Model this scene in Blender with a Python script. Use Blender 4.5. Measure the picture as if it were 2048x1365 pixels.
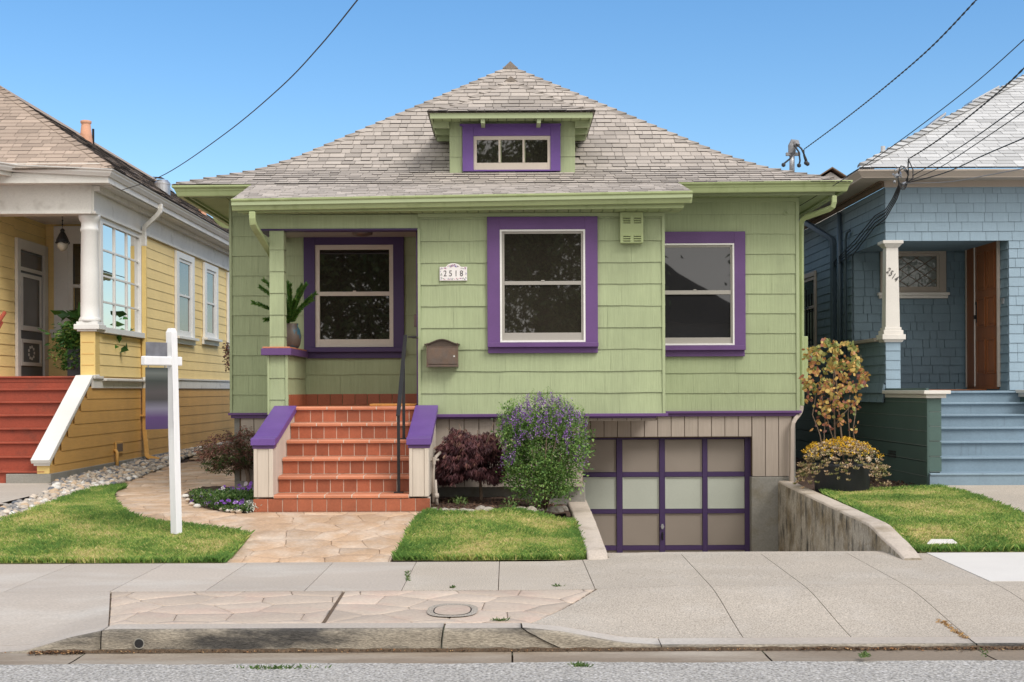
import bpy, math, random
import numpy as np
from mathutils import Vector, Matrix, noise
random.seed(11); np.random.seed(11)
R = math.radians
for o in list(bpy.data.objects): bpy.data.objects.remove(o)
SC = bpy.context.scene
COL = SC.collection
# ------------------------------------------------------------------ camera, world, sun, exposure
F, VX, VY, CZ, TH = 2670.0, 1013.0, 780.0, 1.55, 0.0042
cam = bpy.data.cameras.new('camera'); camo = bpy.data.objects.new('camera', cam); COL.objects.link(camo)
cam.sensor_width = 36; cam.lens = 36 * F / 2048
cam.shift_x = (1024 - VX) / 2048; cam.shift_y = (VY - 682.5) / 2048
cam.clip_end = 2000
camo.location = (0, 0, CZ)
camo.rotation_euler = Matrix.Rotation(TH, 3, 'Y').to_euler() if False else (Matrix.Rotation(TH, 3, 'Y') @ Matrix.Rotation(R(90), 3, 'X')).to_euler()
SC.camera = camo
SUN_EL, SUN_AZ = R(48), R(137)      # azimuth clockwise from +Y: the sun stands behind the camera, to its right, behind thin cloud
w = bpy.data.worlds.new('World'); SC.world = w; w.use_nodes = True
nt = w.node_tree; nt.nodes.clear()
sky = nt.nodes.new('ShaderNodeTexSky'); sky.sky_type = 'NISHITA'; sky.sun_disc = False
sky.sun_elevation = SUN_EL; sky.sun_rotation = SUN_AZ
sky.air_density = 1.0; sky.dust_density = 0.6; sky.ozone_density = 2.0
tc = nt.nodes.new('ShaderNodeTexCoord'); sp = nt.nodes.new('ShaderNodeSeparateXYZ')
nt.links.new(tc.outputs['Generated'], sp.inputs[0])
n1 = nt.nodes.new('ShaderNodeTexNoise'); n1.inputs['Scale'].default_value = 2.2; n1.inputs['Detail'].default_value = 7; n1.inputs['Roughness'].default_value = .58
mp = nt.nodes.new('ShaderNodeMapping'); mp.inputs['Scale'].default_value = (1, 1, 2.2)
nt.links.new(tc.outputs['Generated'], mp.inputs[0]); nt.links.new(mp.outputs[0], n1.inputs['Vector'])
# broken cloud covers the overhead and southern sky (the windows mirror it); the north stays clear
m1 = nt.nodes.new('ShaderNodeMath'); m1.operation = 'MULTIPLY_ADD'; m1.inputs[1].default_value = -0.55; m1.inputs[2].default_value = 0.05
nt.links.new(sp.outputs['Y'], m1.inputs[0])
m2 = nt.nodes.new('ShaderNodeMath'); m2.operation = 'ADD'; nt.links.new(m1.outputs[0], m2.inputs[0]); nt.links.new(n1.outputs['Fac'], m2.inputs[1])
mr = nt.nodes.new('ShaderNodeMapRange'); mr.inputs['From Min'].default_value = .42; mr.inputs['From Max'].default_value = .78; mr.interpolation_type = 'SMOOTHSTEP'
nt.links.new(m2.outputs[0], mr.inputs['Value'])
hs = nt.nodes.new('ShaderNodeHueSaturation'); hs.inputs['Saturation'].default_value = 1.28; hs.inputs['Value'].default_value = 1.0
nt.links.new(sky.outputs[0], hs.inputs['Color'])
mx = nt.nodes.new('ShaderNodeMixRGB'); nt.links.new(mr.outputs[0], mx.inputs[0]); nt.links.new(hs.outputs[0], mx.inputs[1])
mx.inputs[2].default_value = (9.0, 8.7, 8.3, 1)
bg = nt.nodes.new('ShaderNodeBackground'); bg.inputs['Strength'].default_value = 0.108
nt.links.new(mx.outputs[0], bg.inputs[0])
wo = nt.nodes.new('ShaderNodeOutputWorld'); nt.links.new(bg.outputs[0], wo.inputs[0])
sl = bpy.data.lights.new('sun', 'SUN'); sl.energy = 1.5; sl.angle = R(24); sl.color = (1, .95, .88)
so = bpy.data.objects.new('sun', sl); COL.objects.link(so)
sd = Vector((math.sin(SUN_AZ) * math.cos(SUN_EL), math.cos(SUN_AZ) * math.cos(SUN_EL), math.sin(SUN_EL)))
so.rotation_euler = sd.to_track_quat('Z', 'Y').to_euler(); so.location = (0, -5, 30)
SC.view_settings.view_transform = 'Standard'; SC.view_settings.look = 'None'
SC.view_settings.exposure = 0.72; SC.view_settings.gamma = 1.0; SC.view_settings.use_curve_mapping = False
SC.render.engine = 'CYCLES'
SC.cycles.max_bounces = 6; SC.cycles.use_denoising = True

# ------------------------------------------------------------------ helpers
def W(px, py, Y):                       # point of the place that lies at depth Y behind photo pixel (px, py)
    dx, dy = px - VX, py - VY
    return ((dx - dy * TH) * Y / F, CZ - (dy + dx * TH) * Y / F)
def WX(px, Y, py=VY): return W(px, py, Y)[0]
def WZ(px, py, Y): return W(px, py, Y)[1]
def P3(px, py, Y):
    x, z = W(px, py, Y); return (x, Y, z)
def lerp(a, b, t): return a + (b - a) * t
def cl(t): return max(0.0, min(1.0, t))
def ss(a, b, x):
    t = cl((x - a) / (b - a)); return t * t * (3 - 2 * t)
def pw(x, pts):
    if x <= pts[0][0]: return pts[0][1]
    for (a, va), (b, vb) in zip(pts, pts[1:]):
        if x <= b: return lerp(va, vb, (x - a) / (b - a))
    return pts[-1][1]
def U(a, b): return random.uniform(a, b)
def nz(x, y=0, z=0): return noise.noise(Vector((x, y, z)))

ORG = {}
def tagp(o, label=None, cat=None, group=None, kind=None):
    if label: o['label'] = label
    if cat: o['category'] = cat
    if group: o['group'] = group
    if kind: o['kind'] = kind
    return o
def thing(name, label, cat, loc=(0, 0, 0), group=None):
    o = bpy.data.objects.new(name, None); COL.objects.link(o); o.location = loc; o.empty_display_size = .2
    ORG[o] = Vector(loc); return tagp(o, label, cat, group)
def org(p): return ORG[p] if p is not None else Vector((0, 0, 0))
def link_mesh(name, verts, faces, mat, parent=None, tones=None, smooth=False):
    """verts are world coordinates"""
    v = np.asarray(verts, dtype=np.float64).reshape(-1, 3)
    if parent is None:
        lo, hi = v.min(0), v.max(0); og = Vector(((lo[0] + hi[0]) / 2, (lo[1] + hi[1]) / 2, lo[2]))
    else: og = org(parent)
    v = v - np.array(og)
    me = bpy.data.meshes.new(name)
    me.from_pydata(v.tolist(), [], [list(f) for f in faces])
    a = me.attributes.new('tone', 'FLOAT', 'FACE')
    a.data.foreach_set('value', [1.0] * len(faces) if tones is None else list(tones))
    if smooth: me.polygons.foreach_set('use_smooth', [True] * len(faces))
    if mat: me.materials.append(mat)
    me.update()
    o = bpy.data.objects.new(name, me); COL.objects.link(o)
    ORG[o] = og
    if parent is None: o.location = og
    else: o.parent = parent
    return o
def place(name, me, parent, M4):
    """a copy of shared mesh data at world matrix M4 under parent"""
    o = bpy.data.objects.new(name, me); COL.objects.link(o)
    if parent is not None:
        o.parent = parent; o.matrix_local = Matrix.Translation(-org(parent)) @ M4
    else: o.matrix_world = M4
    return o
class MB:
    def __init__(s, T=None): s.v = []; s.f = []; s.t = []; s.T = T
    def add(s, vs, fs, tone=1.0):
        n = len(s.v)
        s.v.extend([s.T(*p) for p in vs] if s.T else [tuple(p) for p in vs])
        s.f.extend([tuple(i + n for i in f) for f in fs])
        s.t.extend(tone if isinstance(tone, list) else [tone] * len(fs)); return s
    def hexa(s, p, tone=1.0):
        return s.add(p, [(0, 3, 2, 1), (4, 5, 6, 7), (0, 1, 5, 4), (1, 2, 6, 5), (2, 3, 7, 6), (3, 0, 4, 7)], tone)
    def box(s, x0, x1, y0, y1, z0, z1, tone=1.0):
        return s.hexa([(x0, y0, z0), (x1, y0, z0), (x1, y1, z0), (x0, y1, z0), (x0, y0, z1), (x1, y0, z1), (x1, y1, z1), (x0, y1, z1)], tone)
    def prism(s, poly, f, a0, a1, tone=1.0):   # poly 2-D points, f(p, a) -> 3-D
        n = len(poly); vs = [f(p, a0) for p in poly] + [f(p, a1) for p in poly]
        fs = [tuple(range(n))[::-1], tuple(range(n, 2 * n))] + [(i, (i + 1) % n, n + (i + 1) % n, n + i) for i in range(n)]
        return s.add(vs, fs, tone)
    def px(s, poly, x0, x1, tone=1.0): return s.prism(poly, lambda p, a: (a, p[0], p[1]), x0, x1, tone)   # (y,z)
    def py(s, poly, y0, y1, tone=1.0): return s.prism(poly, lambda p, a: (p[0], a, p[1]), y0, y1, tone)   # (x,z)
    def pz(s, poly, z0, z1, tone=1.0): return s.prism(poly, lambda p, a: (p[0], p[1], a), z0, z1, tone)   # (x,y)
    def tube(s, pts, r, n=8, tone=1.0, cap=True):
        pts = [Vector(p) for p in pts]; rs = r if isinstance(r, (list, tuple)) else [r] * len(pts)
        vs = []; up = Vector((0, 0, 1))
        prev = None
        for i, p in enumerate(pts):
            d = (pts[min(i + 1, len(pts) - 1)] - pts[max(i - 1, 0)]).normalized()
            if prev is None:
                a = up if abs(d.z) < .9 else Vector((1, 0, 0)); u = d.cross(a).normalized()
            else:
                u = (prev - d * prev.dot(d)).normalized()
            prev = u; v = d.cross(u)
            for k in range(n):
                t = 2 * math.pi * k / n + (math.pi / n)
                vs.append(tuple(p + (u * math.cos(t) + v * math.sin(t)) * rs[i]))
        fs = []
        for i in range(len(pts) - 1):
            for k in range(n): fs.append((i * n + k, i * n + (k + 1) % n, (i + 1) * n + (k + 1) % n, (i + 1) * n + k))
        if cap: fs.append(tuple(range(n))[::-1]); fs.append(tuple(range((len(pts) - 1) * n, len(pts) * n)))
        return s.add(vs, fs, tone)
    def lathe(s, cx, cy, prof, n=20, sx=1, sy=1, tone=1.0):
        vs = []
        for r, z in prof:
            for k in range(n):
                t = 2 * math.pi * k / n; vs.append((cx + r * sx * math.cos(t), cy + r * sy * math.sin(t), z))
        fs = [(i * n + k, i * n + (k + 1) % n, (i + 1) * n + (k + 1) % n, (i + 1) * n + k) for i in range(len(prof) - 1) for k in range(n)]
        fs += [tuple(range(n))[::-1], tuple(range((len(prof) - 1) * n, len(prof) * n))]
        return s.add(vs, fs, tone)
    def sweep(s, path, prof, tone=1.0):
        """path: (x,y,z0) list; prof: (outward, z) loop; outward is to the right of the walking direction"""
        n = len(prof); vs = []
        for i, p in enumerate(path):
            a = path[max(i - 1, 0)]; b = path[min(i + 1, len(path) - 1)]
            def nrm(q, r_):
                d = Vector((r_[0] - q[0], r_[1] - q[1])).normalized(); return Vector((d.y, -d.x))
            if i == 0: m = nrm(p, b)
            elif i == len(path) - 1: m = nrm(a, p)
            else:
                n1_, n2_ = nrm(a, p), nrm(p, b); m = (n1_ + n2_); m = m / (1 + n1_.dot(n2_))
            for o, z in prof: vs.append((p[0] + m.x * o, p[1] + m.y * o, p[2] + z))
        fs = [(i * n + k, i * n + (k + 1) % n, (i + 1) * n + (k + 1) % n, (i + 1) * n + k) for i in range(len(path) - 1) for k in range(n)]
        fs += [tuple(range(n)), tuple(range((len(path) - 1) * n, len(path) * n))]
        return s.add(vs, fs, tone)
    def each(s, name, mat, parent=None, bevel=0):
        for k in range(len(s.v) // 8):
            q = MB(); q.add(s.v[8 * k:8 * k + 8], [(0, 3, 2, 1), (4, 5, 6, 7), (0, 1, 5, 4), (1, 2, 6, 5), (2, 3, 7, 6), (3, 0, 4, 7)], s.t[6 * k:6 * k + 6]); q.build(name, mat, parent, bevel)
    def build(s, name, mat, parent=None, bevel=0, smooth=False):
        o = link_mesh(name, s.v, s.f, mat, parent, s.t, smooth)
        if bevel:
            m = o.modifiers.new('bevel', 'BEVEL'); m.width = bevel; m.segments = 2; m.limit_method = 'ANGLE'; m.angle_limit = R(35)
        return o
def FR(Y0): return lambda u, d, z: (u, Y0 - d, z)            # wall facing the street
def SX(X0, sg): return lambda u, d, z: (X0 + sg * d, u, z)   # side wall; u runs along Y
def emit(pieces, name, mat, parent, limit=298, stuff=None):
    """pieces: (size in the picture, verts, faces, tones). The largest are objects, the rest one mesh"""
    pieces.sort(key=lambda p: -p[0])
    for p in pieces[:limit]: link_mesh(name, p[1], p[2], mat, parent, p[3])
    rest = pieces[limit:]
    if rest:
        m = MB()
        for p in rest: m.add(p[1], p[2], list(p[3]))
        tagp(m.build(stuff or (name + '_courses'), mat, parent), kind='stuff')

# ------------------------------------------------------------------ materials
def mat(name, col, rough=.75, var=.1, vs=2.0, fine=.06, fs=60, bump=.15, bs=90, stretch=(1, 1, 1), tone=True,
        col2=None, m2=(3, .5, .62), metallic=0.0, spec=.4, ramp=None, orand=0.0, trans=0.0, fstretch=None, streak=None, dist=.004):
    m = bpy.data.materials.new(name); m.use_nodes = True; t = m.node_tree; N = t.nodes; L = t.links; N.clear()
    out = N.new('ShaderNodeOutputMaterial'); b = N.new('ShaderNodeBsdfPrincipled')
    b.inputs['Roughness'].default_value = rough; b.inputs['Metallic'].default_value = metallic
    b.inputs['Specular IOR Level'].default_value = spec
    g = N.new('ShaderNodeNewGeometry')
    def nzn(scale, st=(1, 1, 1), detail=4, ro=.55):
        mpn = N.new('ShaderNodeMapping'); mpn.inputs['Scale'].default_value = st; L.new(g.outputs['Position'], mpn.inputs[0])
        n = N.new('ShaderNodeTexNoise'); n.inputs['Scale'].default_value = scale; n.inputs['Detail'].default_value = detail
        n.inputs['Roughness'].default_value = ro; L.new(mpn.outputs[0], n.inputs['Vector']); return n.outputs['Fac']
    def mrange(src, a, bb, lo, hi):
        r = N.new('ShaderNodeMapRange'); r.inputs['From Min'].default_value = a; r.inputs['From Max'].default_value = bb
        r.inputs['To Min'].default_value = lo; r.inputs['To Max'].default_value = hi; L.new(src, r.inputs['Value']); return r.outputs[0]
    def mul(a, bv):
        x = N.new('ShaderNodeMath'); x.operation = 'MULTIPLY'; L.new(a, x.inputs[0]); L.new(bv, x.inputs[1]); return x.outputs[0]
    if ramp:
        at = N.new('ShaderNodeAttribute'); at.attribute_name = 'tone'
        cr = N.new('ShaderNodeValToRGB'); e = cr.color_ramp.elements
        while len(e) < len(ramp): e.new(.5)
        for k, (p, c) in enumerate(ramp): e[k].position = p; e[k].color = (*c, 1)
        L.new(at.outputs['Fac'], cr.inputs[0]); cs = cr.outputs[0]
    else:
        rgb = N.new('ShaderNodeRGB'); rgb.outputs[0].default_value = (*col, 1); cs = rgb.outputs[0]
    if col2:
        mk = mrange(nzn(m2[0], stretch, 6, .62), m2[1], m2[2], 0, 1)
        mm = N.new('ShaderNodeMixRGB'); L.new(mk, mm.inputs[0]); L.new(cs, mm.inputs[1]); mm.inputs[2].default_value = (*col2, 1); cs = mm.outputs[0]
    if streak:
        mk = mrange(nzn(streak[1], (1, 1, .06) if len(streak) < 5 else streak[4], 5, .6), streak[2], streak[3], 0, 1)
        mm = N.new('ShaderNodeMixRGB'); L.new(mk, mm.inputs[0]); L.new(cs, mm.inputs[1]); mm.inputs[2].default_value = (*streak[0], 1); cs = mm.outputs[0]
    f = mul(mrange(nzn(vs, stretch), .3, .7, 1 - var, 1 + var), mrange(nzn(fs, fstretch or stretch, 3), .3, .7, 1 - fine, 1 + fine))
    if tone and not ramp:
        at = N.new('ShaderNodeAttribute'); at.attribute_name = 'tone'; f = mul(f, at.outputs['Fac'])
    if orand:
        oi = N.new('ShaderNodeObjectInfo'); f = mul(f, mrange(oi.outputs['Random'], 0, 1, 1 - orand, 1 + orand))
    vm = N.new('ShaderNodeVectorMath'); vm.operation = 'SCALE'; L.new(cs, vm.inputs[0]); L.new(f, vm.inputs['Scale'])
    L.new(vm.outputs[0], b.inputs['Base Color'])
    if bump:
        bn = N.new('ShaderNodeBump'); bn.inputs['Strength'].default_value = bump; bn.inputs['Distance'].default_value = dist
        L.new(nzn(bs, fstretch or stretch, 4), bn.inputs['Height']); L.new(bn.outputs[0], b.inputs['Normal'])
    if trans:
        tr = N.new('ShaderNodeBsdfTranslucent'); L.new(vm.outputs[0], tr.inputs[0]); ms = N.new('ShaderNodeMixShader')
        ms.inputs[0].default_value = trans; L.new(b.outputs[0], ms.inputs[1]); L.new(tr.outputs[0], ms.inputs[2]); L.new(ms.outputs[0], out.inputs[0])
    else: L.new(b.outputs[0], out.inputs[0])
    return m
def glass_dark(name, col, ior=1.75, bump=.03, wav=3.0):
    m = bpy.data.materials.new(name); m.use_nodes = True; N = m.node_tree.nodes; L = m.node_tree.links
    b = N['Principled BSDF']; b.inputs['Roughness'].default_value = .015; b.inputs['IOR'].default_value = ior
    g = N.new('ShaderNodeNewGeometry')
    n = N.new('ShaderNodeTexNoise'); n.inputs['Scale'].default_value = 1.6; n.inputs['Detail'].default_value = 3; L.new(g.outputs['Position'], n.inputs['Vector'])
    cr = N.new('ShaderNodeMixRGB'); cr.inputs[1].default_value = (*[c * .6 for c in col], 1); cr.inputs[2].default_value = (*[c * 1.5 for c in col], 1)
    L.new(n.outputs['Fac'], cr.inputs[0]); L.new(cr.outputs[0], b.inputs['Base Color'])
    n2 = N.new('ShaderNodeTexNoise'); n2.inputs['Scale'].default_value = wav; n2.inputs['Detail'].default_value = 1.5; L.new(g.outputs['Position'], n2.inputs['Vector'])
    bn = N.new('ShaderNodeBump'); bn.inputs['Strength'].default_value = bump; bn.inputs['Distance'].default_value = .05; L.new(n2.outputs['Fac'], bn.inputs['Height']); L.new(bn.outputs[0], b.inputs['Normal'])
    return m
def glass_clear(name):
    m = bpy.data.materials.new(name); m.use_nodes = True; N = m.node_tree.nodes; L = m.node_tree.links; N.clear()
    o = N.new('ShaderNodeOutputMaterial'); tr = N.new('ShaderNodeBsdfTransparent'); tr.inputs[0].default_value = (.86, .88, .88, 1)
    gl = N.new('ShaderNodeBsdfGlossy'); gl.inputs['Roughness'].default_value = .01
    fr = N.new('ShaderNodeFresnel'); fr.inputs['IOR'].default_value = 1.6
    ms = N.new('ShaderNodeMixShader'); L.new(fr.outputs[0], ms.inputs[0]); L.new(tr.outputs[0], ms.inputs[1]); L.new(gl.outputs[0], ms.inputs[2]); L.new(ms.outputs[0], o.inputs[0])
    return m
VS = (1, 1, .03)       # grain running upright
HS = (.05, 1, 1)
m_green = mat('green_shingle_paint', (.335, .39, .228), .72, .08, 1.6, .07, 60, .6, 100, fstretch=(1, 1, .02), dist=.008, streak=((.29, .335, .20), 2.5, .52, .8, (1, 1, .2)))
m_green_trim = mat('green_trim_paint', (.34, .395, .23), .5, .05, 2, .03, 60, .05)
m_gutter = mat('green_gutter_enamel', (.34, .40, .20), .38, .05, 1.5, .02, 60, .03, streak=((.2, .25, .1), 6, .55, .85, (1, 1, .3)))
m_gutter2 = m_gutter
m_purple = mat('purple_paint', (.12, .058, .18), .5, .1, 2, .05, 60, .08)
m_purple_l = mat('purple_step_paint', (.135, .068, .265), .5, .08, 3, .06, 80, .1)
m_cream = mat('cream_sash_paint', (.56, .50, .43), .5, .05, 2, .03, 60, .05)
m_taupe = mat('taupe_sash_paint', (.34, .32, .29), .5, .05, 2, .03, 60, .05)
m_white = mat('white_paint', (.74, .73, .71), .45, .04, 2, .03, 50, .05)
m_white_g = mat('white_weathered_paint', (.70, .68, .64), .6, .07, 1.5, .05, 40, .12, col2=(.47, .44, .40), m2=(5, .55, .78))
m_postwhite = mat('white_post_paint', (.76, .76, .77), .5, .03, 4, .04, 30, .1, stretch=(1, 1, .15))
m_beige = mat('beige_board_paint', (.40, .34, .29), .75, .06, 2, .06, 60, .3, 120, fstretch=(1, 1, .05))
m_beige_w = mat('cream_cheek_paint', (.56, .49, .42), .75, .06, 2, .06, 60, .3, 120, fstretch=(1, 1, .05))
m_shing = mat('grey_asphalt_shingle', (.425, .375, .33), .93, .07, 1.2, .16, 130, .6, 240, tone=True)
m_shing_y = mat('tan_asphalt_shingle', (.41, .32, .255), .93, .07, 1.2, .14, 130, .6, 240)
m_shing_b = mat('pale_asphalt_shingle', (.52, .52, .515), .93, .06, 1.2, .12, 130, .6, 240)
m_soffit = mat('green_soffit', (.31, .37, .19), .6, .05, 2, .03, 60, .05)
m_yel = mat('yellow_siding_paint', (.88, .67, .30), .62, .06, 1.2, .04, 50, .12, stretch=(1, 1, 1), fstretch=(1, .1, 1))
m_och = mat('ochre_siding_paint', (.60, .34, .10), .62, .1, 1.0, .05, 50, .12, fstretch=(1, .1, 1))
m_yelp = mat('yellow_post_paint', (.72, .53, .20), .6, .04, 2, .03, 60, .05)
m_red = mat('red_stair_paint', (.30, .060, .032), .55, .12, 2.5, .1, 40, .15, col2=(.2, .05, .03), m2=(3, .55, .7))
m_blue = mat('blue_shingle_paint_shaded', (.165, .235, .285), .72, .06, 2, .05, 80, .5, 120, fstretch=(1, 1, .04))  # shaded copy of the house's blue, for its sides and recess
m_blue_l = mat('blue_shingle_paint_lit', (.255, .35, .43), .7, .05, 2, .04, 80, .35, 120, fstretch=(1, 1, .04))  # lit copy of the same blue, for faces towards the street
m_bluest = mat('blue_stair_paint', (.185, .26, .325), .6, .08, 2, .06, 40, .1, streak=((.1, .13, .16), 9, .62, .8))
m_bpipe = mat('blue_pipe_paint', (.075, .11, .145), .45, .05, 2, .02, 60, .02)
m_dgreen = mat('dark_green_siding_paint', (.06, .105, .095), .55, .08, 2, .04, 60, .08)
m_taupeb = mat('taupe_cornice_paint', (.43, .37, .32), .6, .05, 2, .03, 60, .05)
m_offw = mat('offwhite_paint', (.68, .65, .61), .55, .04, 2, .03, 60, .04)
m_tile = mat('terracotta_riser_tile', (.33, .10, .05), .5, .10, 5, .10, 50, .15, orand=.12)
m_tread = mat('terracotta_tread_tile', (.53, .20, .11), .55, .06, 5, .06, 50, .12, orand=.07)
m_grout = mat('grout', (.62, .54, .46), .9, .1, 8, .1, 60, .2)
m_conc = mat('sidewalk_concrete', (.43, .375, .31), .9, .07, .9, .42, 95, .6, 120, orand=.04, col2=(.48, .43, .37), m2=(1.7, .5, .75))
m_conc_l = mat('smooth_sidewalk_concrete', (.44, .385, .33), .9, .06, 1.2, .16, 110, .3, 220, orand=.04, col2=(.51, .47, .42), m2=(1.6, .48, .7), stretch=(.4, 1, 1))
m_conc_n = mat('new_white_concrete', (.63, .60, .56), .85, .03, 2, .03, 80, .1, 200)
m_kerb = mat('kerb_concrete', (.29, .255, .205), .93, .16, 6, .4, 70, .8, 70, col2=(.06, .056, .052), m2=(1.4, .48, .62), stretch=(.6, 1, 2.6), dist=.008)
m_kerbtop = m_conc_l
m_gpan = mat('gutter_pan_concrete', (.24, .19, .14), .9, .1, 2.5, .15, 120, .5, 200, stretch=(.3, 1, 1), col2=(.36, .31, .25), m2=(1.6, .48, .66))
m_asph = mat('worn_asphalt', (.35, .33, .30), .93, .06, 1.5, .6, 60, .8, 60, col2=(.46, .44, .42), m2=(40, .5, .62), dist=.01)
m_ret = mat('stained_retaining_concrete', (.40, .36, .30), .93, .16, 4, .2, 50, .8, 30, col2=(.25, .20, .13), m2=(2.6, .46, .62), streak=((.07, .064, .054), 7, .5, .68, (1, 1, .42)), dist=.02)
m_rettop = mat('retaining_cap_concrete', (.50, .43, .36), .93, .1, 3, .12, 60, .4, 70, col2=(.33, .27, .20), m2=(2.5, .52, .7))
m_found = mat('grey_foundation_concrete', (.27, .26, .235), .93, .1, 3, .1, 50, .3, 60, col2=(.2, .18, .14), m2=(3, .5, .7))
m_stamp = mat('tan_stamped_concrete', (.48, .33, .215), .72, .12, 1.6, .12, 35, .5, 45, col2=(.58, .47, .37), m2=(2.6, .45, .68), orand=.07, dist=.008)
m_stamp2 = mat('pink_stamped_concrete', (.50, .41, .33), .8, .08, 1.6, .1, 35, .4, 45, col2=(.50, .385, .31), m2=(2.4, .5, .62), orand=.05, dist=.006)
m_joint = mat('joint_dirt', (.13, .09, .06), .95, .1, 6, .2, 60, .3)
m_soil = mat('bark_mulch_soil', (.075, .045, .032), .97, .3, 8, .4, 60, 1.0, 45, dist=.03, col2=(.14, .085, .06), m2=(30, .52, .6))
m_dirt = mat('gutter_dirt', (.09, .062, .04), .97, .25, 8, .3, 60, .8, 60, dist=.01)
m_lawnb = mat('lawn_thatch', (.20, .20, .07), .97, .2, 3, .3, 60, .8, 60, dist=.02)
m_black = mat('black_iron', (.018, .018, .02), .42, .1, 4, .05, 60, .05)
m_dark = mat('dark_void', (.02, .018, .016), .9, .1, 3, .1, 60, 0)
m_copper = mat('weathered_copper', (.19, .125, .09), .48, .12, 7, .08, 60, .1, metallic=.55, col2=(.12, .115, .11), m2=(5, .38, .75))
m_copperd = mat('dark_copper', (.10, .075, .06), .45, .12, 7, .08, 60, .1, metallic=.5)
m_steel = mat('galvanised_steel', (.42, .43, .45), .4, .1, 5, .05, 60, .05, metallic=.7)
m_terra = mat('terracotta_flue', (.55, .30, .20), .85, .1, 5, .08, 60, .2)
m_gtaupe = mat('garage_panel_taupe', (.285, .245, .21), .7, .04, 2, .08, 130, .3, 180)
m_glight = mat('garage_panel_frosted', (.46, .49, .43), .6, .04, 2, .03, 80, .1)
m_wood = mat('varnished_door_wood', (.23, .075, .022), .35, .2, 2, .15, 20, .1, stretch=(1, 1, .1), fstretch=(1, 1, .05))
m_grey = mat('slate_door_paint', (.11, .12, .135), .5, .05, 2, .03, 60, .03)
m_jute = mat('coir_mat', (.5, .24, .07), .95, .2, 20, .2, 90, .6, 120)
m_planter = mat('dark_planter_resin', (.035, .038, .044), .6, .15, 5, .1, 60, .1)
m_bark = mat('grey_bark', (.17, .12, .085), .9, .2, 8, .2, 60, .6, 60)
m_glass = glass_dark('window_glass', (.022, .019, .015), 1.85, .006, 3.0)
m_purple_d = mat('deep_and_shaded_purple_paint', (.055, .03, .10), .5, .08, 2, .05, 60, .08)  # garage door's deeper paint; on the porch window casing it is painted shade
m_glass_r = glass_dark('window_glass_reflecting_sky', (.02, .02, .022), 1.75, .008, 2.0)
m_glass_c = glass_clear('clear_glass')
m_pebble = mat('river_pebble', (.40, .35, .30), .7, .1, 6, .15, 60, .2, ramp=[(0, (.13, .14, .16)), (.3, (.32, .29, .26)), (.6, (.47, .41, .34)), (.8, (.52, .38, .25)), (1, (.62, .60, .56))])
m_rock = mat('border_rock', (.30, .27, .23), .9, .15, 8, .2, 50, .6, 30, col2=(.2, .17, .13), m2=(9, .5, .6), dist=.012)
m_plastic = mat('meter_grey', (.5, .5, .5), .35, .05, 4, .02, 60, 0)
m_wire = mat('black_cable', (.03, .03, .032), .6, .1, 4, .05, 60, 0)
m_wireg = mat('grey_cable', (.25, .25, .26), .6, .1, 4, .05, 60, 0)
# ------------------------------------------------------------------ the lie of the land
KY = 8.68                                            # face of the kerb
def kh(x): return pw(x, [(-3.35, .0), (-3.15, .012), (-2.85, .10), (-2.6, .15), (.1, .15), (.35, .125), (.75, .05), (1.0, .034), (30, .034)])
def S(x, y):
    if y <= 12.05:
        k = kh(x) - .15
        z = lerp(k, 0.0, ss(KY, 10.35, y)) if y < 10.35 else 0.0
        if y < KY: z = k
        return z + .06 * ss(.3, 1.6, x) * cl((y - KY) / 3.37)
    r = ss(2.9, 3.9, x)
    dip = -.10 * ss(-.1, .65, x) * ss(12.3, 13.6, y) * (1 - ss(1.0, 1.5, x))
    a = pw(y, [(12.05, 0), (14.15, .26), (18, .28), (25, .37), (60, .45)]) + dip
    b = pw(y, [(12.05, .06), (12.8, .19), (14.4, .27), (16.4, .33), (60, .45)])
    return lerp(a, b, r)
def gp(px, py):
    Y = 13.0
    for _ in range(60):
        x = WX(px, Y, py); z = S(x, Y)
        dy = py - VY + (px - VX) * TH
        Y = .5 * Y + .5 * (CZ - z) * F / dy
    return (WX(px, Y, py), Y)
def inpoly(P, X, Y):
    P = np.asarray(P); n = len(P); r = np.zeros(X.shape, bool); j = n - 1
    for i in range(n):
        xi, yi, xj, yj = P[i][0], P[i][1], P[j][0], P[j][1]
        if yi != yj: r ^= ((yi > Y) != (yj > Y)) & (X < (xj - xi) * (Y - yi) / (yj - yi) + xi)
        j = i
    return r
def smooth_poly(P, it=2):
    for _ in range(it):
        Q = []
        for a, b in zip(P, P[1:] + P[:1]): Q += [(a[0] * .75 + b[0] * .25, a[1] * .75 + b[1] * .25), (a[0] * .25 + b[0] * .75, a[1] * .25 + b[1] * .75)]
        P = Q
    return P
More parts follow.
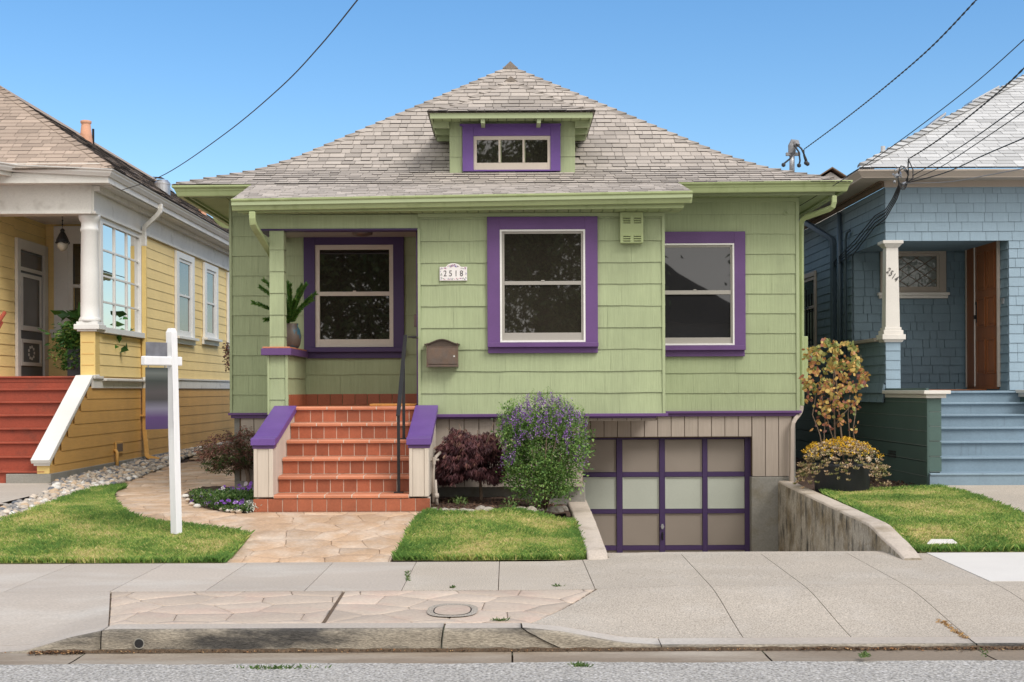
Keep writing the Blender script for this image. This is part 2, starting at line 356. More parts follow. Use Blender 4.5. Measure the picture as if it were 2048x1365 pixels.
def sheet(name, poly, cell, mat_, dz, bumpy=0.0, parent=None, kind='structure', hole=None):
    P = np.array(poly); x0, y0 = P.min(0); x1, y1 = P.max(0)
    nx, ny = int((x1 - x0) / cell) + 1, int((y1 - y0) / cell) + 1
    idx = {}; vs = []; fs = []
    gx, gy = np.meshgrid(x0 + (np.arange(nx) + .5) * cell, y0 + (np.arange(ny) + .5) * cell, indexing='ij')
    ok = inpoly(poly, gx, gy)
    if hole: ok &= ~((gx > hole[0]) & (gx < hole[1]) & (gy > hole[2]) & (gy < hole[3]))
    def vid(i, j):
        k = (i, j)
        if k not in idx:
            x, y = x0 + i * cell, y0 + j * cell; idx[k] = len(vs)
            vs.append((x, y, S(x, y) + dz + (bumpy * nz(x * 7, y * 7) if bumpy else 0)))
        return idx[k]
    for i, j in zip(*np.nonzero(ok)): fs.append((vid(i, j), vid(i + 1, j), vid(i + 1, j + 1), vid(i, j + 1)))
    o = link_mesh(name, vs, fs, mat_, parent, smooth=True)
    return tagp(o, kind=kind) if kind else o
RX0, RX1, RY1 = .94, 3.45, 17.2                        # the sunken drive between its walls
sheet('ground', [(-14, 12.0), (12, 12.0), (12, 34), (-14, 34)], .12, m_soil, -.03, .012, hole=(RX0 - .1, RX1 + .12, 0, 24))
m = MB()
m.box(-200, -14.05, 12, 300, -.3, .36); m.box(12.05, 200, 12, 300, -.3, .36); m.box(-14.1, 12.1, 34.05, 300, -.3, .36)
tagp(m.build('terrain', m_soil), kind='structure')
m = MB(); m.box(-200, 200, -3.0, 8.17, -.6, -.15); road = tagp(m.build('road', m_asph), kind='structure')
vs = []; fs = []; n = 520
for i in range(n + 1):
    x = -13 + 26 * i / n; e = 8.30 + .035 * nz(x * 1.3) + .02 * nz(x * 7) + .012 * nz(x * 29)
    vs += [(x, 7.2, -.148), (x, 8.16, -.1445), (x, e - .02, -.1425), (x, e, -.149)]
for i in range(n):
    for k in range(3): fs.append((4 * i + k, 4 * i + 4 + k, 4 * i + 5 + k, 4 * i + 1 + k))
link_mesh('asphalt_edge', vs, fs, m_asph, road)
m = MB(); m.box(-200, 200, -200, -3.0, -.6, -.02); tagp(m.build('pavement_opposite', m_conc), kind='structure')
# gutter pan: long slabs
pan = tagp(link_mesh('gutter_pan', [(-40, 8.1, -.19), (40, 8.1, -.19), (40, 8.75, -.19), (-40, 8.75, -.19)], [(0, 1, 2, 3)], m_joint), kind='structure')
xs = [-40, -12, -8, -5.6, -2.74, .03, 1.65, 3.05, 6.2, 9, 12, 40]
for a, b in zip(xs, xs[1:]):
    n = max(1, int((b - a) / .15)) if b - a < 9 else 1; mm = MB()
    vs = []; fs = []
    for i in range(n + 1):
        x = a + .006 + (b - a - .012) * i / n
        e = 8.18 + .018 * nz(x * 3) + .01 * nz(x * 11)
        sk = -.02 * cl((8.5 - 8.18))
        vs += [(x, e, -.146 + .003 * nz(x * 4, 2)), (x, 8.45, -.152), (x, 8.69, -.150)]
    for i in range(n):
        for k in (0, 1): fs.append((3 * i + k, 3 * i + 3 + k, 3 * i + 4 + k, 3 * i + 1 + k))
    mm.add(vs, fs, U(.92, 1.05)); mm.build('slab', m_gpan, pan)

# ---- kerb: pieces with a rounded nose, some parted by cracks
kerb = thing('kerb', None, None, (0, KY, -.15)); kerb['kind'] = 'structure'
def kerb_piece(x0, x1, sl0=0.0, sl1=0.0, dz=0.0, dy=0.0):
    n = max(2, int((x1 - x0) / .05)); vs = []; fs = []; K = 7
    for i in range(n + 1):
        t = i / n
        for k in range(K):
            h = 0
            prof = [(0.0, -.03), (0.004, .02), (.008, .5), (.012, .86), (.03, .985), (.05, 1.0), (.215, 1.0)][k]
            jag = .014 * nz(prof[1] * 6, x0 * 3) ; jg2 = .014 * nz(prof[1] * 6, x1 * 3)
            x = lerp(x0 + sl0 * prof[1] + (jag if sl0 else 0), x1 + sl1 * prof[1] + (jg2 if sl1 else 0), t)
            hh = max(kh(x), .0)
            rough = (.006 * nz(x * 9, k * 1.7) + .004 * nz(x * 31, k * 3.1)) * (1 if k < 5 else .15)
            y = KY + prof[0] + rough + dy
            z = -.155 + prof[1] * (hh + .005) + dz
            if k >= 5: z = S(x, KY + .02 if k == 5 else KY + .215) + dz - (.003 if k == 5 else 0)
            vs.append((x, y, z))
    for i in range(n):
        for k in range(K - 1): fs.append((i * K + k, (i + 1) * K + k, (i + 1) * K + k + 1, i * K + k + 1))
    fs.append(tuple(range(K))[::-1]); fs.append(tuple(n * K + k for k in range(K)))
    tn = []
    for i in range(n):
        for k in range(K - 1): tn.append(1.0)
    o = link_mesh('kerb_stone', vs, fs, m_kerb, kerb, tn + [1, 1], True)
    o.data.materials.append(m_conc_l)
    for i in range(n): o.data.polygons[i * (K - 1) + 5].material_index = 1
    return o
kerb_piece(-9.0, -3.4); kerb_piece(-3.39, -2.650); kerb_piece(-2.643, -.436, 0, .012)
kerb_piece(-.425, .05 + .34, .012, -.30, -.004, .003)
kerb_piece(.397, 1.0, -.30, 0, -.001, 0); kerb_piece(1.005, 3.05); kerb_piece(3.06, 5.6); kerb_piece(5.61, 10)
m = MB()                                              # drain mouth in the kerb face
cx, cz = WX(279, KY, 1297), -.088
o = [(cx + .036 * math.cos(a), cz + .036 * math.sin(a)) for a in [k * math.pi / 10 for k in range(20)]]
i2 = [(cx + .029 * math.cos(a), cz + .029 * math.sin(a)) for a in [k * math.pi / 10 for k in range(20)]]
for k in range(20):
    q = (k + 1) % 20
    m.add([(o[k][0], KY - .012, o[k][1]), (o[q][0], KY - .012, o[q][1]), (i2[q][0], KY - .012, i2[q][1]), (i2[k][0], KY - .012, i2[k][1])], [(0, 1, 2, 3)])
m.build('drain_rim', m_found, kerb)
m = MB(); m.py(i2, KY - .0125, KY + .1); m.build('drain_mouth', m_black, kerb)
# dirt and leaf litter lying along the kerb foot
m = MB()
for (a, b, dn, ht) in ((-3.1, -2.75, 420, 1), (-2.7, 5, 1500, 0), (1.9, 4.6, 700, 1), (-9, -3.1, 200, 0)):
    for k in range(dn):
        x = U(a, b); y = KY - abs(random.gauss(0, .022 if not ht else .035)) - .004; z = -.146 + U(0, .012)
        r = U(.004, .011) * (1.3 if ht else .8); t = U(0, 6.3); c, s_ = math.cos(t) * r, math.sin(t) * r
        m.add([(x - c, y - s_, z), (x + s_ * .5, y - c * .5, z + U(0, .008)), (x + c, y + s_, z + U(0, .006)), (x - s_ * .5, y + c * .5, z)], [(0, 1, 2, 3)], U(0, 1))
m_litter = mat('leaf_litter', (0, 0, 0), .9, .1, 3, .1, 60, 0, ramp=[(0, (.03, .02, .014)), (.5, (.10, .055, .03)), (.8, (.28, .13, .05)), (1, (.42, .28, .14))])
tagp(m.build('leaf_litter', m_litter), kind='stuff')
m = MB()                                              # dark dirt line in the kerb foot
for (a, b) in ((-3.0, 5.5),):
    n = 240
    for i in range(n):
        x = lerp(a, b, i / n); x2 = lerp(a, b, (i + 1) / n)
        w1 = .022 + .018 * abs(nz(x * 5)) ; w2 = .022 + .018 * abs(nz(x2 * 5))
        m.add([(x, KY - w1, -.148), (x2, KY - w2, -.148), (x2, KY + .0, -.128 - .01 * nz(x2 * 9)), (x, KY + .0, -.128 - .01 * nz(x * 9))], [(0, 1, 2, 3)])
tagp(m.build('dirt', m_dirt), kind='stuff')

# ---- pavement: every flag its own slab on a bed
bed = sheet('pavement', [(-14, KY + .19), (13, KY + .19), (13, 12.07), (-14, 12.07)], .15, m_joint, -.012)
def slab(poly, mat_, parent, dz=0.0, cell=.12, tn=None, name='slab', th=.03):
    """poly (x,y) convex-ish quad given as 4 corners; gridded so it follows the ground"""
    a, b, c, d = poly
    L = max(math.dist(a, b), math.dist(c, d)); H = max(math.dist(b, c), math.dist(a, d))
    nx, ny = max(1, int(L / cell)), max(1, int(H / cell)); vs = []; fs = []
    for j in range(ny + 1):
        for i in range(nx + 1):
            s, t = i / nx, j / ny
            x = lerp(lerp(a[0], b[0], s), lerp(d[0], c[0], s), t); y = lerp(lerp(a[1], b[1], s), lerp(d[1], c[1], s), t)
            vs.append((x, y, S(x, y) + dz))
    for j in range(ny):
        for i in range(nx): k = j * (nx + 1) + i; fs.append((k, k + 1, k + nx + 2, k + nx + 1))
    n = len(vs); ring = [i for i in range(nx + 1)] + [j * (nx + 1) + nx for j in range(1, ny + 1)] + [ny * (nx + 1) + i for i in range(nx - 1, -1, -1)] + [j * (nx + 1) for j in range(ny - 1, 0, -1)]
    for r in ring: vs.append((vs[r][0], vs[r][1], vs[r][2] - th))
    for q in range(len(ring)): p = (q + 1) % len(ring); fs.append((ring[p], ring[q], n + q, n + p))
    return link_mesh(name, vs, fs, mat_, parent, [tn or U(.97, 1.03)] * len(fs))
g = .0032
JX = [-12.3, -11, -10, -9.2, -8.4, -7.65, -6.9, -6.15, -5.4, -4.65, -3.9, -3.08, -2.34, -1.57, -.82, -.07, .68, 1.57, 2.29, 3.07, 3.78]
for a, b in zip(JX, JX[1:]):
    left = b <= -.8
    slab([(a + g, 10.33 + g), (b - g, 10.33 + g), (b - g, 12.05), (a + g, 12.05)], m_conc_l if left else m_conc, bed)
for a, b in ((3.78, 4.7), (4.7, 5.6), (5.6, 6.5), (6.5, 7.5), (7.5, 9), (9, 12)):
    slab([(a + g, 10.45 + g), (b - g, 10.45 + g), (b - g, 12.05), (a + g, 12.05)], m_conc_n, bed, .004)
    slab([(a + g, KY + .21), (b - g, KY + .21), (b - g, 10.45 - g), (a + g, 10.45 - g)], m_conc, bed)
# drive apron slabs on the right, oblique first one
slab([(.157 + g, KY + .22), (1.57 - g, KY + .22), (1.57 - g, 10.33 - g), (.70 + g, 10.33 - g)], m_conc, bed)
for a, b in ((1.57, 2.29), (2.29, 3.07), (3.07, 3.78)):
    slab([(a + g, KY + .22), (b - g, KY + .22), (b - g, 10.33 - g), (a + g, 10.33 - g)], m_conc, bed)
# left drive apron
slab([(-4.6 + g, KY + .22), (-2.66 - g, KY + .22), (-3.07 - g, 10.33 - g), (-4.6 + g, 10.33 - g)], m_conc_l, bed)
for a, b in ((-6.1, -4.6), (-7.6, -6.1), (-9.2, -7.6), (-12.3, -9.2)):
    slab([(a + g, KY + .22), (b - g, KY + .22), (b - g, 10.33 - g), (a + g, 10.33 - g)], m_conc_l, bed)
m = MB()                                              # pale paint splashes
# ---- stamped flags (irregular cells)
def clip(poly, nx_, ny_, c):                           # keep nx*x+ny*y <= c
    out = []
    for i in range(len(poly)):
        a, b = poly[i], poly[(i + 1) % len(poly)]
        da, db = nx_ * a[0] + ny_ * a[1] - c, nx_ * b[0] + ny_ * b[1] - c
        if da <= 0: out.append(a)
        if (da < 0) != (db < 0) and da != db:
            t = da / (da - db); out.append((a[0] + (b[0] - a[0]) * t, a[1] + (b[1] - a[1]) * t))
    return out
def wob(p): return (p[0] + .035 * nz(p[0] * 5, p[1] * 5, 3) + .012 * nz(p[0] * 17, p[1] * 17, 8), p[1] + .035 * nz(p[0] * 5, p[1] * 5, 9) + .012 * nz(p[0] * 17, p[1] * 17, 1))
def flags(x0, x1, y0, y1, sx, sy, keep, mat_, parent, dz, edges=(), gap=.006, name='stone', jit=.36, wobble=True):
    pts = []
    ny = int((y1 - y0) / sy) + 2; nx = int((x1 - x0) / sx) + 2
    for j in range(-1, ny):
        for i in range(-1, nx):
            pts.append((x0 + (i + .5 * (j % 2) + U(-jit, jit)) * sx, y0 + (j + .4 + U(-jit, jit)) * sy))
    out = 0
    for a, p in enumerate(pts):
        if not keep(*p): continue
        poly = [(p[0] - sx * 2, p[1] - sy * 2), (p[0] + sx * 2, p[1] - sy * 2), (p[0] + sx * 2, p[1] + sy * 2), (p[0] - sx * 2, p[1] + sy * 2)]
        for b, q in enumerate(pts):
            if a == b or abs(q[0] - p[0]) > 3 * sx or abs(q[1] - p[1]) > 3 * sy: continue
            dx, dy = q[0] - p[0], q[1] - p[1]; L = math.hypot(dx, dy)
            poly = clip(poly, dx / L, dy / L, (dx * (p[0] + q[0]) / 2 + dy * (p[1] + q[1]) / 2) / L - gap / 2)
            if len(poly) < 3: break
        if len(poly) < 3: continue
        D = []
        for u, v in zip(poly, poly[1:] + poly[:1]):
            n = max(1, int(math.dist(u, v) / .07))
            D += [(lerp(u[0], v[0], k / n), lerp(u[1], v[1], k / n)) for k in range(n)]
        if wobble: D = [wob(q) for q in D]
        for (ex, ey, ec) in edges: D = clip(D, ex, ey, ec)
        if len(D) < 3: continue
        c = (sum(q[0] for q in D) / len(D), sum(q[1] for q in D) / len(D))
        n = len(D); vs = [(c[0], c[1], S(*c) + dz + .0015)]
        vs += [(lerp(c[0], q[0], .93), lerp(c[1], q[1], .93), S(*q) + dz) for q in D]
        vs += [(q[0], q[1], S(*q) + dz - .004) for q in D] + [(q[0], q[1], S(*q) + dz - .022) for q in D]
        fs = []
        for k in range(n):
            q = (k + 1) % n; fs += [(0, 1 + k, 1 + q), (1 + k, 1 + n + k, 1 + n + q, 1 + q), (1 + n + k, 1 + 2 * n + k, 1 + 2 * n + q, 1 + n + q)]
        tn = U(.9, 1.1); link_mesh(name, vs, fs, mat_, parent, [tn] * len(fs), True); out += 1
    return out
# kerb-side planting strip paved with pinkish stamped stone; a brown divider joint splits it
strip = sheet('stamped_strip', [(-3.07, 10.32), (-2.66, KY + .22), (.157, KY + .22), (.68, 10.32)], .05, m_joint, -.008)
def edge(a, b):                                        # half plane to the left of a->b kept
    dx, dy = b[0] - a[0], b[1] - a[1]; L = math.hypot(dx, dy); nx_, ny_ = dy / L, -dx / L
    return (nx_, ny_, nx_ * a[0] + ny_ * a[1])
e1 = [edge((-3.06, 10.325), (-2.655, KY + .225)), edge((-2.655, KY + .225), (-1.245, KY + .225)), edge((-1.245, KY + .22), (-1.275, 10.325)), edge((-1.27, 10.325), (-3.07, 10.325))]
e2 = [edge((-1.25, 10.325), (-1.215, KY + .225)), edge((-1.22, KY + .225), (.15, KY + .225)), edge((.15, KY + .225), (.675, 10.325)), edge((.68, 10.325), (-1.25, 10.325))]
MX, MY = -.385, 9.36
inman = lambda x, y: ((x - MX) / .20) ** 2 + ((y - MY) / .30) ** 2 < 1.0
flags(-3.2, -1.1, KY, 10.5, .46, .36, lambda x, y: True, m_stamp2, strip, .0, e1, .005, wobble=False)
flags(-1.4, .9, KY, 10.5, .46, .36, lambda x, y: not inman(x, y) , m_stamp2, strip, .0, e2, .005, wobble=False)
mh = thing('cleanout_cover', 'oval concrete cover set in the pinkish stamped strip behind the kerb', 'cover', (MX, MY, S(MX, MY)))
def sup(rx, ry, n=36, e=2.6):
    return [(MX + rx * math.copysign(abs(math.cos(a)) ** (2 / e), math.cos(a)), MY + ry * math.copysign(abs(math.sin(a)) ** (2 / e), math.sin(a))) for a in [2 * math.pi * k / n for k in range(n)]]
zz = S(MX, MY) + .008
m = MB(); A_, B_ = sup(.178, .285), sup(.135, .22)
for k in range(36):
    q = (k + 1) % 36; z = lambda p: S(*p) + .008
    m.add([(*A_[k], z(A_[k])), (*A_[q], z(A_[q])), (*B_[q], z(B_[q])), (*B_[k], z(B_[k]))], [(0, 1, 2, 3)], .85)
m.build('collar', m_conc, mh)
m = MB(); D_ = sup(.126, .208); m.add([(*p, S(*p) + .009) for p in D_] , [tuple(range(36))]); m.build('lid', m_stamp2, mh)
m = MB(); m.add([(*p, S(*p) + .0055) for p in B_], [tuple(range(36))]); m.build('groove', m_dark, mh)
# ---- front walk and side path
walk_edge_r = [gp(*p) for p in [(785, 1123), (797, 1104), (805, 1085), (815, 1062), (830, 1042), (850, 1026)]]
walk = sheet('front_walk', [gp(450, 1127), gp(505, 1062), gp(516, 1020), (-.8, 14.3), (-.55, 14.16)] + walk_edge_r[::-1], .05, m_joint, -.012)
def keepwalk(x, y): return True
yb = 12.055
m_st = m_stamp
flags(-3.0, -.2, 12.0, 14.3, .36, .33, lambda x, y: 11.95 < y < 14.35 and inpoly([(-3.2, 11.9), (-.6, 11.9), (-.35, 14.5), (-2.9, 14.5)], np.array([x]), np.array([y]))[0], m_stamp, walk, .0, [edge((-9, yb), (9, yb)), edge((9, 14.17), (-9, 14.17)),
      edge(gp(785, 1124), gp(800, 1095)), edge(gp(800, 1095), gp(852, 1024))], .004)
path = tagp(link_mesh('side_path', [(-6, 12.5, -1), (-5.9, 12.5, -1), (-5.9, 12.6, -1)], [(0, 1, 2)], m_joint), kind='structure')
bpy.data.objects.remove(path)
pp = [gp(505, 1072), gp(457, 1066), gp(381, 1057), gp(286, 1044), gp(244, 1025), gp(223, 1000), gp(236, 984), gp(262, 968), gp(331, 932), (-5.35, 20), (-5.4, 28), (-3.9, 30), (-3.75, 17.2), (-2.9, 15.6), (-2.7, 14.2), (-2.6, 13.6)]
path = sheet('side_path', pp, .06, m_joint, -.012)
gq = [gp(223, 1100), gp(223, 960)]
flags(-6.2, -2.3, 12.9, 27.5, .36, .36, lambda x, y: inpoly([(a - .0, b) for a, b in pp], np.array([x, x + .12, x - .12, x, x]), np.array([y, y, y, y + .12, y - .12])).any(), m_stamp, path, .0, [], .004)
# ---- drive ramp down to the garage
m = MB(); n = 24
prof = [(12.05, .06), (12.35, .05), (12.7, -.02), (13.2, -.14), (14, -.34), (15, -.6), (16, -.84), (16.7, -.97), (17.6, -1.0)]
vs = []; fs = []
for i in range(n + 1):
    y = lerp(12.05, 17.6, i / n)
    for k in range(9):
        x = lerp(RX0 - .02, RX1 + .05, k / 8); vs.append((x, y, min(pw(y, prof), S(x, 12.05) if y < 12.4 else 9)))
for i in range(n):
    for k in range(8): fs.append((i * 9 + k, i * 9 + k + 1, (i + 1) * 9 + k + 1, (i + 1) * 9 + k))
tagp(link_mesh('driveway', vs, fs, m_conc), kind='structure')
# retaining walls
def retwall(label, xa, xb, tops, xend, near, rough=.004):
    t = thing('retaining_wall', label, 'wall', ((xa + xb) / 2, near, 0))
    vs = []; fs = []; body = MB(); cap = MB()
    ys = [y for y, z in tops]
    N = 40
    def row(y):
        z = pw(y, tops); e = xend(y); return z, e
    V = []; 
    for i in range(N + 1):
        y = lerp(ys[0], ys[-1], i / N); z, (a, b) = row(y)
        r = .018
        V.append([(a, y, -1.3), (a, y, z - r * 1.2), (a + r * .4, y, z - r * .3), (a + r, y, z), ((a + b) / 2, y, z + .002), (b - r, y, z), (b - r * .4, y, z - r * .3), (b, y, z - r * 1.2), (b, y, -.2)])
    K = 9; flat = []
    for rw in V:
        for p in rw: flat.append((p[0] + rough * nz(p[1] * 6, p[2] * 6, p[0]), p[1], p[2] + rough * nz(p[1] * 5, p[0] * 5)))
    fb = []; fc = []
    for i in range(N):
        for k in range(K - 1): (fc if 1 <= k <= 6 else fb).append((i * K + k, i * K + k + 1, (i + 1) * K + k + 1, (i + 1) * K + k))
    fb.append(tuple(range(K))); fb.append(tuple(N * K + k for k in range(K))[::-1])
    link_mesh('wall_body', flat, fb, m_ret, t); link_mesh('wall_top', flat, fc, m_rettop, t, None, True)
retwall('low concrete retaining wall between the middle lawn and the garage drive', .72, .94, [(11.98, .02), (12.03, .06), (12.1, .085), (14.1, .168), (17.05, .246)],
        lambda y: (.722, .722 + pw(y, [(12, .185), (14.1, .215), (17, .25)])), 12)
retwall('tall stained concrete retaining wall on the right of the sunken drive', 3.45, 3.66, [(11.62, .07), (11.8, .11), (12.3, .18), (12.74, .257), (14.37, .30), (16.99, .375)],
        lambda y: (3.45 + .0, 3.45 + pw(y, [(11.6, .16), (12.2, .2), (14, .21), (17, .19)])), 12)
# ---- lawns
m_grass = mat('grass_blade', (0, 0, 0), .6, .1, .8, .12, 9, 0, trans=.25, spec=.25,
              ramp=[(0, (.11, .22, .045)), (.35, (.24, .36, .075)), (.65, (.42, .45, .12)), (1, (.66, .55, .26))])
def lawn(label_name, poly, dens, seed, tall=(.028, .05)):
    sheet(label_name, poly, .03, m_lawnb, .006, .006)
    rs = np.random.RandomState(seed); P = np.array(poly); x0, y0 = P.min(0); x1, y1 = P.max(0)
    n = int((x1 - x0) * (y1 - y0) * dens); X = rs.uniform(x0, x1, n); Y = rs.uniform(y0, y1, n)
    k = inpoly(poly, X, Y); X, Y = X[k], Y[k]; n = len(X)
    # distance to the outline: the edge grows long and green
    d = np.full(n, 9.0)
    for a, b in zip(P, np.roll(P, -1, 0)):
        v = b - a; L2 = max((v ** 2).sum(), 1e-9); t = np.clip(((X - a[0]) * v[0] + (Y - a[1]) * v[1]) / L2, 0, 1)
        d = np.minimum(d, np.hypot(X - a[0] - t * v[0], Y - a[1] - t * v[1]))
    pat = np.array([noise.noise(Vector((x * 1.7, y * 1.7, seed))) + .5 * noise.noise(Vector((x * 6, y * 6, seed))) for x, y in zip(X, Y)])
    Z = np.array([S(x, y) for x, y in zip(X, Y)]) + .005
    edge_ = np.clip(1 - d / .16, 0, 1)
    h = rs.uniform(*tall, n) * (1 + .6 * edge_ + .5 * np.clip(-pat, 0, 1)); w = rs.uniform(.0022, .0045, n)
    th = rs.uniform(0, 2 * np.pi, n); lean = rs.uniform(.1, .9, n) * h
    lx, ly = np.cos(th) * lean, np.sin(th) * lean; ph = rs.uniform(0, np.pi, n); wx, wy = np.cos(ph) * w, np.sin(ph) * w
    V = np.empty((n, 4, 3))
    V[:, 0] = np.stack([X - wx, Y - wy, Z], 1); V[:, 1] = np.stack([X + wx, Y + wy, Z], 1)
    V[:, 2] = np.stack([X + lx * .4 + wx * .8, Y + ly * .4 + wy * .8, Z + h * .6], 1); V[:, 3] = np.stack([X + lx, Y + ly, Z + h * (1 - .2 * (lean / h))], 1)
    me = bpy.data.meshes.new('grass'); me.vertices.add(n * 4); me.vertices.foreach_set('co', V.ravel())
    base = np.arange(n) * 4; li = np.stack([base, base + 1, base + 2, base, base + 2, base + 3], 1).ravel()
    me.loops.add(n * 6); me.loops.foreach_set('vertex_index', li.astype(np.int32)); me.polygons.add(n * 2)
    me.polygons.foreach_set('loop_start', (np.arange(n * 2) * 3).astype(np.int32)); me.polygons.foreach_set('loop_total', np.full(n * 2, 3, np.int32))
    tone = np.clip(.46 + pat * .6 + rs.normal(0, .27, n) - .42 * edge_, 0, 1)
    at = me.attributes.new('tone', 'FLOAT', 'FACE'); at.data.foreach_set('value', np.repeat(tone, 2))
    me.materials.append(m_grass); me.update(calc_edges=True); me.validate()
    o = bpy.data.objects.new('grass', me); COL.objects.link(o); tagp(o, kind='stuff')
LL = [(-11, 12.07), gp(452, 1127), gp(480, 1098), gp(501, 1073), gp(457, 1065), gp(381, 1056), gp(320, 1050), gp(286, 1043), gp(258, 1034), gp(244, 1024), gp(230, 1012), gp(223, 998), gp(228, 988), gp(238, 982), gp(254, 977), gp(190, 981), gp(120, 1006), gp(60, 1028), gp(0, 1046), (-11, 13.6)]
LM = [gp(786, 1123), (.712, 12.07), (.712, 14.02), gp(1060, 1030), gp(960, 1032), gp(880, 1030), gp(858, 1026), gp(838, 1040), gp(822, 1060), gp(810, 1085), gp(800, 1105)]
LR = [gp(1856, 1106), (12, 12.07), (12, 12.5), gp(2048, 1036), gp(1990, 1012), gp(1930, 990), gp(1880, 979), gp(1800, 982), gp(1720, 985), (3.69, 15.7), (3.68, 12.35), (3.64, 12.1)]
lawn('lawn_left', LL, 12000, 3); lawn('lawn_middle', LM, 14000, 5); lawn('lawn_right', LR, 11000, 8)
# planting beds of bark soil
sheet('soil_bed', [gp(858, 1026), gp(880, 1029), gp(1126, 1030), (.72, 14.3), (.72, 17.1), (-1.0, 17.1), (-.82, 14.2)], .05, m_soil, .012, .02)
BED = smooth_poly([gp(366, 990), gp(377, 1008), gp(419, 1020), gp(457, 1027), gp(514, 1028), (-2.72, 15.4), gp(470, 975), gp(400, 975)])
sheet('soil_bed', BED, .04, m_soil, .012, .02)
# neighbour's stairs walk (left) and pale walk (right)
nw = tagp(link_mesh('neighbour_walk', [(-12, 17.0, .255), (-7.2, 17.0, .255), (-6.2, 18.4, .285), (-12, 18.6, .285)], [(0, 1, 2, 3)], m_joint), kind='structure')
bpy.data.objects.remove(nw)
A_ = [gp(0, 1000), gp(0, 978), gp(105, 975), gp(130, 982)]
bw = sheet('neighbour_walk', [gp(0, 1010), (-11.5, 15.5), (-11.5, 18.6), (-6.35, 18.5), gp(108, 980)], .08, m_conc_l, .006)
RW = sheet('neighbour_walk', [gp(1872, 976), gp(1900, 984), gp(1960, 1008), gp(2048, 1042), (9, 13.3), (12, 13.3), (12, 17), (5.3, 16.5)], .06, m_conc, .02)
# ------------------------------------------------------------------ wall covering and roof covering
def wall_box(name, T, u0, u1, z0, z1, th, mat_, parent):
    m = MB(T); m.box(u0, u1, 0, -th, z0, z1); return m.build(name, mat_, parent)
def lap(T, u0, u1, z0, z1, db, dt=.003, segs=1, wav=0.0, tn=1.0, seed=0):
    """one course piece leaning out at its foot; returns verts, faces, tones"""
    vs = []; n = segs + 1
    for i in range(n):
        u = lerp(u0, u1, i / segs); zb = z0 + (wav * (nz(u * 2.3, z0 * 7 + seed) + .5 * nz(u * 7, z0 * 7 + seed)) if wav else 0)
        vs += [(u, 0, zb), (u, db, zb), (u, dt, z1), (u, 0, z1)]
    fs = []; tn_ = []
    for i in range(segs):
        a = i * 4; b = a + 4
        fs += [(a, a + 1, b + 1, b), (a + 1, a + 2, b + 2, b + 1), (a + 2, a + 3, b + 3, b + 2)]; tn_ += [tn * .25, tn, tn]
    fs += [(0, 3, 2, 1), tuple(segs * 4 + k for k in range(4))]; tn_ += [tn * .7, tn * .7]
    return ([T(*p) for p in vs], fs, tn_)
def courses(T, u0, u1, z0, z1, pitch, db, width, mat_, parent, name, gap=.003, wav=0.0, segs=1, limit=298, tvar=.03, start=None, depth=17, foreshort=1.0, coll=None, slope=None):
    """rows of shingles or boards; width (lo, hi) or None for one full length board; slope(u-range)->(u0,u1) by z trims rows"""
    pcs = []; z = z0 if start is None else start; r = 0
    while z < z1 - .01:
        za, zb = max(z, z0), min(z + pitch, z1)
        a, b = (u0, u1) if slope is None else slope((za + zb) / 2)
        if b - a < .02: z += pitch; r += 1; continue
        if width is None: cuts = [a, b]
        else:
            cuts = [a]; x = a + U(.3, 1) * width[1]
            while x < b - width[0] * .6: cuts.append(x); x += U(*width)
            cuts.append(b)
        for p, q in zip(cuts, cuts[1:]):
            g2 = gap / 2 if width else 0
            v = lap(T, p + g2, q - g2, za - .004, zb + .004, db * (U(.85, 1.15) if width else 1), .002, max(1, min(14, int((q - p) / .05))) if wav else 1, wav, U(1 - tvar, 1 + tvar))
            pcs.append(((q - p) * (zb - za) * foreshort / depth ** 2, *v))
        z += pitch; r += 1
    if coll is not None: coll.extend(pcs); return
    emit(pcs, name, mat_, parent, limit)
